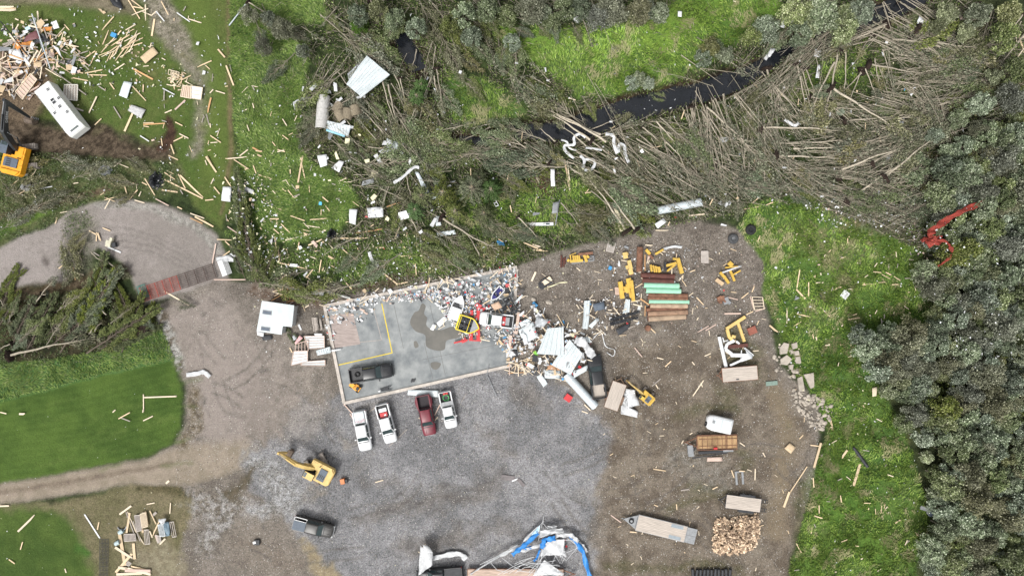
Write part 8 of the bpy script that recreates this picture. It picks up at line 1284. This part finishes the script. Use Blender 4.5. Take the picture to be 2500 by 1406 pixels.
for ox, oy, w, W, L in [(0, 0, 600, 2109, [(1240, 10, 12, 'white'), (640, 130, 14, 'white'), (670, 95, 10, 'white'), (700, 100, 10, 'white'), (560, 300, 14, 'cream'), (590, 320, 12, 'cream'), (740, 320, 20, 'foil'), (770, 350, 22, 'white'), (815, 280, 16, 'white'), (820, 310, 18, 'white'), (645, 355, 22, 'cream'), (760, 415, 18, 'cream'), (1100, 280, 18, 'white'), (1040, 390, 26, 'white'), (1020, 370, 20, 'pink'), (940, 620, 20, 'white'), (970, 635, 18, 'white'), (900, 575, 12, 'white'), (845, 522, 20, 'white'), (690, 585, 14, 'white'), (1175, 555, 14, 'cream'), (1190, 448, 14, 'tan'), (890, 110, 20, 'tan'), (870, 95, 22, 'tan'), (1700, 375, 20, 'white'), (1735, 480, 16, 'white'), (1745, 625, 20, 'white'), (1875, 328, 16, 'white'), (1895, 558, 14, 'white'), (1410, 570, 10, 'cream'), (1365, 695, 10, 'white'), (1380, 735, 10, 'white'), (1315, 732, 12, 'cream'), (1460, 830, 12, 'white'), (1495, 680, 16, 'cream'), (1500, 740, 18, 'cream'), (1570, 655, 12, 'white'), (1160, 712, 10, 'tan'), (800, 945, 10, 'white'), (675, 905, 10, 'cream'), (1690, 1020, 16, 'cream'), (1860, 1130, 16, 'foil'), (1845, 1340, 12, 'cream'), (1610, 1330, 10, 'white'), (1310, 1205, 18, 'pink'), (1195, 1280, 10, 'cream'), (710, 1270, 10, 'white'), (750, 340, 12, 'cream'), (600, 85, 10, 'white'), (150, 60, 12, 'grey'), (450, 200, 12, 'white'), (350, 230, 30, 'white'), (240, 250, 22, 'white'), (30, 260, 20, 'blk'), (20, 250, 12, 'white'), (190, 930, 8, 'white'), (130, 940, 8, 'cream'), (395, 650, 10, 'white'), (770, 718, 18, 'foil'), (800, 735, 10, 'blk')]),
    (500, 350, 600, 2109, [(90, 108, 14, 'cream'), (470, 108, 20, 'tan'), (790, 378, 22, 'tan'), (865, 775, 30, 'tan'), (555, 155, 12, 'cream'), (355, 220, 16, 'tan'), (155, 340, 18, 'cream'), (85, 458, 12, 'white'), (1070, 320, 14, 'cream'), (945, 270, 14, 'white'), (320, 585, 18, 'red'), (290, 395, 22, 'foil'), (340, 410, 26, 'grey'), (410, 525, 18, 'tan'), (255, 300, 26, 'white'), (490, 660, 18, 'white'), (415, 550, 12, 'white'), (570, 840, 30, 'foil'), (820, 890, 20, 'white'), (760, 1045, 34, 'foil'), (700, 1050, 18, 'foil'), (1080, 980, 24, 'tan'), (1015, 1080, 16, 'tan'), (1095, 1055, 16, 'tan'), (1290, 1070, 16, 'white'), (1460, 1125, 14, 'tan'), (1370, 1270, 24, 'tan'), (1350, 965, 14, 'cream'), (1390, 630, 14, 'red'), (1420, 625, 14, 'white'), (1735, 775, 10, 'red'), (1655, 790, 22, 'blk'), (1540, 905, 10, 'red'), (1760, 980, 14, 'tan'), (1900, 1195, 12, 'red'), (865, 680, 14, 'blk'), (870, 570, 12, 'pink'), (855, 550, 10, 'white'), (970, 1145, 16, 'white'), (940, 860, 40, 'pink'), (1000, 865, 20, 'white'), (865, 1120, 20, 'foil'), (240, 960, 24, 'foil'), (280, 960, 18, 'cream'), (650, 720, 14, 'white'), (590, 780, 8, 'cream')]),
    (1500, 450, 600, 2109, [(525, 283, 12, 'red'), (1060, 118, 18, 'tan'), (260, 75, 12, 'red'), (960, 175, 22, 'foil'), (940, 350, 20, 'foil'), (870, 270, 12, 'cream'), (1235, 260, 14, 'cream'), (1400, 245, 12, 'white'), (1395, 193, 12, 'grey'), (695, 373, 8, 'white'), (1808, 317, 9, 'white'), (1385, 715, 14, 'white'), (1440, 660, 8, 'white'), (1805, 490, 8, 'white'), (1565, 980, 24, 'grey'), (1770, 960, 18, 'blk'), (1680, 1050, 12, 'white'), (1400, 1155, 8, 'tan'), (1575, 1100, 10, 'white'), (1495, 1160, 10, 'white'), (1755, 690, 12, 'pink'), (1770, 770, 12, 'cream'), (1650, 1265, 8, 'white'), (780, 152, 10, 'tan'), (290, 640, 20, 'pink'), (670, 965, 14, 'white'), (940, 910, 8, 'red'), (215, 1060, 20, 'white'), (60, 1030, 14, 'tan'), (100, 540, 26, 'grey'), (80, 600, 10, 'foil'), (150, 650, 14, 'foil'), (40, 680, 20, 'foil')]),
    (1600, 0, 900, 2109, [(1320, 245, 10, 'white'), (875, 50, 8, 'white'), (950, 62, 6, 'pink'), (525, 198, 7, 'white'), (990, 215, 6, 'white'), (825, 350, 6, 'white'), (1130, 365, 9, 'foil'), (1130, 420, 8, 'foil'), (1750, 105, 8, 'pink'), (1885, 335, 8, 'white'), (1425, 515, 9, 'blue'), (1465, 543, 10, 'white'), (1210, 585, 10, 'tan'), (1155, 522, 7, 'tan'), (722, 543, 8, 'tan'), (1300, 562, 5, 'white'), (1120, 637, 10, 'foil'), (400, 800, 14, 'foil'), (450, 795, 8, 'foil'), (790, 905, 10, 'tan'), (740, 960, 14, 'foil'), (1760, 745, 12, 'foil'), (1340, 900, 12, 'grey'), (1280, 1100, 12, 'white'), (1485, 1240, 16, 'tan'), (1460, 985, 10, 'grey'), (1610, 893, 5, 'pink'), (110, 670, 8, 'white'), (140, 80, 10, 'white'), (113, 372, 6, 'white'), (197, 372, 6, 'white'), (455, 10, 10, 'cream'), (1300, 310, 14, 'foil'), (480, 885, 7, 'grey'), (2050, 550, 7, 'white'), (1815, 1160, 4, 'white')])]:
    for x, y, s, key in L: k_ = w / W; scrap(ox + x * k_, oy + y * k_, s * k_ * 2.1 / S, key, .3 if (ox + x * k_ < 700 or oy + y * k_ > 500) else 1.0)
def rnd_scraps(poly, n, keys, sz=(.15, .5), zr=(.03, .2)):
    pa = np.array(poly); k = 0
    while k < n:
        x = random.uniform(pa[:, 0].min(), pa[:, 0].max()); y = random.uniform(pa[:, 1].min(), pa[:, 1].max())
        if sdist(np.array([x]), np.array([y]), poly)[0] < 0: continue
        s = sz[0] + (sz[1] - sz[0]) * random.random() ** 2.2; scrap(x, y, s, random.choice(keys), random.uniform(*zr)); k += 1
W5 = ['white', 'white', 'cream', 'foil', 'white']; MIX = ['white'] * 14 + ['foil'] * 9 + ['cream', 'tan', 'tan', 'grey', 'grey', 'blk', 'blk', 'blk', 'red', 'red', 'pink', 'blue']
HEAP2 = Zm(780, 650, 370, [(800, 270), (1060, 190), (1130, 190), (1250, 240), (1406, 250), (1406, 640), (1330, 600), (1240, 560), (1150, 440), (1060, 330), (960, 300), (840, 340)], 1406)
rnd_scraps(HEAP2, 900, MIX, (.15, .55), (.15, .9)); rnd_scraps([(1100, 690), (1265, 665), (1275, 800), (1250, 870), (1190, 830), (1120, 830)], 800, MIX, (.15, .6), (.2, 1.0)); rnd_scraps(RUB_, 420, MIX, (.15, .7), (.2, 1.3))
rnd_scraps(Zm(780, 650, 370, [(60, 400), (300, 350), (560, 300), (800, 260), (820, 330), (560, 370), (470, 480), (350, 560), (100, 520)], 1406), 150, ['pink', 'white', 'tan', 'white', 'blk', 'foil', 'grey'], (.2, .75), (.16, .35)); rnd_scraps(Zm(780, 650, 370, [(560, 280), (860, 230), (860, 290), (600, 320)], 1406), 60, ['tan', 'white', 'red', 'foil', 'pink', 'blk'], (.15, .5), (.16, .4))
rnd_scraps([(560, 430), (640, 430), (690, 560), (700, 680), (600, 660), (560, 560)], 380, ['cream', 'cream', 'white', 'foil', 'tan', 'grey', 'blk'], (.12, .5), (.8, 1.9)); rnd_scraps([(640, 560), (900, 560), (1250, 580), (1260, 640), (850, 700), (660, 690)], 420, ['white', 'cream', 'white', 'tan', 'foil', 'white'], (.1, .5), (.1, .4)); rnd_scraps([(570, 150), (740, 240), (740, 400), (850, 450), (880, 540), (700, 560), (570, 420)], 150, W5, (.1, .35), (.1, .3))
rnd_scraps([(0, 60), (140, 40), (360, 60), (420, 200), (300, 240), (200, 230), (0, 220)], 300, ['white', 'cream', 'white', 'pink', 'tan', 'foil', 'grey', 'blk'], (.1, .5), (.1, .5)); rnd_scraps([(160, 20), (560, 20), (560, 480), (440, 480), (330, 300), (200, 260)], 210, W5, (.08, .32), (.04, .12)); rnd_scraps([(0, 380), (430, 380), (440, 470), (0, 560)], 90, W5, (.1, .35), (.2, .5))
rnd_scraps([(1960, 500), (2060, 460), (2250, 480), (2330, 500), (2300, 600), (2260, 640), (2180, 560), (2060, 560), (1990, 540)], 420, ['white', 'white', 'foil', 'grey', 'pink', 'white'], (.1, .42), (.4, 1.4)); rnd_scraps([(1840, 480), (2050, 520), (2260, 610), (2260, 800), (2120, 920), (2200, 1100), (2000, 1100), (1900, 880), (1870, 700)], 420, ['cream', 'white', 'cream', 'tan', 'white'], (.08, .32), (.15, .4)); rnd_scraps([(2020, 1080), (2240, 1120), (2260, 1400), (1930, 1400)], 60, W5, (.08, .3), (.2, .4)); rnd_scraps([(2250, 480), (2420, 480), (2480, 900), (2300, 900), (2280, 700)], 110, ['white', 'white', 'foil'], (.1, .35), (5.2, 6.2))
rnd_scraps([(860, 250), (1300, 250), (1900, 200), (2200, 100), (2300, 450), (1900, 500), (1300, 590), (900, 600)], 240, W5, (.1, .42), (.5, 1.2)); rnd_scraps([(1280, 640), (1500, 590), (1850, 590), (1880, 860), (1500, 860), (1300, 760)], 560, ['white', 'white', 'cream', 'grey', 'pink'], (.06, .26), (.02, .08)); rnd_scraps([(1460, 860), (1940, 900), (1960, 1400), (1450, 1400)], 200, ['white', 'cream', 'tan'], (.05, .22), (.02, .06)); rnd_scraps([(1290, 30), (1700, 20), (1640, 200), (1400, 230)], 20, ['white'], (.15, .4), (.3, .4)); rnd_scraps([(700, 960), (1440, 900), (1440, 1400), (500, 1400), (480, 1000)], 110, ['white', 'grey', 'cream'], (.05, .2), (.02, .05)); rnd_scraps([(0, 900), (440, 880), (440, 1400), (0, 1400)], 50, W5, (.06, .22), (.03, .1)); rnd_scraps(Zm(1350, 600, 550, [(180, 420), (700, 380), (720, 620), (420, 720), (220, 660)], 1798), 130, MIX, (.12, .5), (.1, .6)); rnd_scraps([(1480, 600), (1700, 590), (1720, 690), (1540, 760), (1480, 700)], 150, ['white', 'foil', 'white', 'grey'], (.1, .4), (.1, .5)); rnd_scraps([(560, 740), (760, 690), (800, 900), (700, 900), (600, 820)], 60, W5, (.06, .3), (.02, .1)); rnd_scraps(ZT([(1600, 200), (1960, 200), (2000, 500), (1700, 600)]), 20, ['white', 'grey', 'red'], (.2, .5), (.1, .5))
rnd_scraps(RU2, 90, ['pink', 'white', 'tan', 'grey', 'foil', 'blk', 'tan'], (.5, 1.7), (.3, 1.1)); rnd_scraps(RUB_, 50, ['white', 'foil', 'grey', 'white', 'tan', 'blk'], (.6, 1.8), (.4, 1.3)); rnd_scraps([(1100, 690), (1265, 665), (1275, 800), (1250, 870), (1190, 830), (1120, 830)], 46, ['white', 'foil', 'grey', 'blk', 'red', 'tan'], (.5, 1.4), (.3, .9)); rnd_scraps(HEAP2, 30, ['white', 'foil', 'white', 'blk', 'tan'], (.5, 1.1), (.3, .8))
rnd_scraps([(720, 220), (900, 180), (960, 330), (1060, 470), (1080, 580), (900, 560), (860, 430), (740, 400)], 60, ['foil', 'grey', 'white', 'foil', 'cream'], (.4, 1.9), (.6, 1.4)); rnd_scraps([(1000, 30), (1900, 300), (2250, 200), (2250, 480), (1500, 480), (1000, 600)], 50, ['foil', 'white', 'grey'], (.3, 1.0), (.8, 1.4)); rnd_scraps([(786, 736), (1262, 641), (1266, 660), (960, 722), (800, 762)], 90, MIX, (.2, .9), (.32, .5)); rnd_scraps([(780, 742), (800, 742), (820, 830), (800, 835)], 30, MIX, (.2, .6), (.3, .45)); None
SREQ.sort(key=lambda t: -t[0])
for t in SREQ: build_scrap(*t)
for k_, b in TINY.items():
    if b.f: o = b.obj('scrap_litter', SC[k_][0]); o['kind'] = 'stuff'; o['label'] = 'countless small %s pieces of storm litter' % {'blk': 'black', 'foil': 'crumpled white'}.get(k_, k_)
rnd_scraps(RU2, 60, ['pink', 'white', 'tan', 'grey', 'foil', 'blk', 'tan'], (.6, 1.9), (.2, 1.1)) if False else None
# gravel and grit: countless small stones on the yard
Xg, Yg = scatter(90000, 430, 560, 2000, 1430, lambda X, Y: np.clip(msk('yard', X, Y), 0, 1) * np.clip(vnoise(X, Y, 30, 51, 4) * 3 - .9, .05, 1) * (1 - .0 * X)); slab_in = sdist(Xg, Yg, SLAB) < -3; Xg, Yg = Xg[slab_in], Yg[slab_in]; n = len(Xg); wx, wy = to_world(Xg, Yg, 0)
cl = colmix(n, [(.42, .40, .37), (.09, .08, .07), (.3, .27, .23), (.55, .52, .48)], (4, 5, 3, 1.4)); N = unit(rng.normal(size=(n, 3)) * .35 + np.array([0, 0, 1])); A = unit(rng.normal(size=(n, 3)) * np.array([1, 1, .1])); ln_ = .05 + .13 * rng.random(n) ** 2.5
V, F = leaves(np.stack([wx, wy, gz(wx, wy) + .03], 1), A, N, ln_, ln_ * .75); o = np_mesh('gravel', V, F, GRASSM, np.repeat(cl, 4, 0)); o['kind'] = 'stuff'; o['label'] = 'loose stones and grit on the yard'
# ------------------------------------------------------------------ labels for the many, from what lies beside them
LM = {'white camper': (143, 268), 'left-edge excavator': (30, 350), 'cattle guard': (440, 690), 'white shed': (675, 775), 'yellow excavator': (760, 1145), 'slab pickup': (905, 912), 'maroon pickup': (1038, 1015), 'steel pipes': (1620, 730), 'upper culvert': (1660, 503), 'truck tyres': (1810, 572), 'firewood heap': (1797, 1305), 'long flatbed trailer': (1620, 1290), 'torn shelter': (1340, 1350), 'red strip': (2330, 545), 'big roof sheet': (900, 190), 'black meadow pipe': (2102, 1115), 'collapsed house': (75, 120), 'black tarpaulin': (378, 440), 'broken concrete': (1918, 865), 'looped white strip': (1425, 350), 'box-top trailer': (1805, 913), 'pallet heap': (350, 1285), 'rusty trailer': (1740, 1080), 'split tank': (786, 272), 'brown earth patch': (1325, 430), 'rubble heap': (1350, 850), 'yellow-rimmed boat': (1143, 793), 'uprooted mass': (340, 802), 'lettered card': (2063, 720), 'grey wood-edge frame': (2266, 1247), 'dark spruce hedge': (600, 560), 'top meadow': (1500, 120), 'creek': (1750, 210), 'snapped spruces': (1110, 470), 'top right panel': (2252, 54), 'creek streamer': (1930, 45), 'oriented strand board': (364, 135), 'white speckled panel': (306, 217), 'grey torn panel': (335, 272), 'peeled board': (1512, 538), 'bent white frame': (1790, 860), 'plough blades': (1530, 710), 'dark grey pickup': (765, 1287)}
ORD = ['nearest', 'second', 'third', 'fourth', 'fifth', 'sixth', 'seventh', 'eighth', 'ninth', 'tenth', 'eleventh', 'twelfth', 'thirteenth', 'fourteenth', 'fifteenth', 'sixteenth', 'seventeenth', 'eighteenth', 'nineteenth', 'twentieth', 'twenty-first', 'twenty-second', 'twenty-third', 'twenty-fourth', 'twenty-fifth', 'twenty-sixth', 'twenty-seventh', 'twenty-eighth', 'twenty-ninth', 'thirtieth']
GRP = {}
for o, ds, px, py, ex in AUTO:
    if o.name not in COL.objects: continue
    lm = min(LM, key=lambda n: (LM[n][0] - px) ** 2 + (LM[n][1] - py) ** 2); dx = px - LM[lm][0]; dy = py - LM[lm][1]
    rel = 'right of' if dx > 2 * abs(dy) else 'left of' if -dx > 2 * abs(dy) else 'above' if -dy > 2 * abs(dx) else 'below' if dy > 2 * abs(dx) else ('upper ' if dy < 0 else 'lower ') + ('right' if dx > 0 else 'left') + ' of'
    GRP.setdefault((ds, ex, rel, lm), []).append((dx * dx + dy * dy, o))
for (ds, ex, rel, lm), L in GRP.items():
    L.sort(key=lambda t: t[0])
    for i, (d, o) in enumerate(L):
        s = f'{ds} {ex + " " if ex else ""}{rel} the {lm}'
        if len(L) > 1: s = f'{ds} {ex + ", " if ex else ""}{ORD[min(i, 29)]} {"of these " if i == 0 else "nearest "}{rel} the {lm}'
        o['label'] = s
for o in COL.objects: clearL(o)
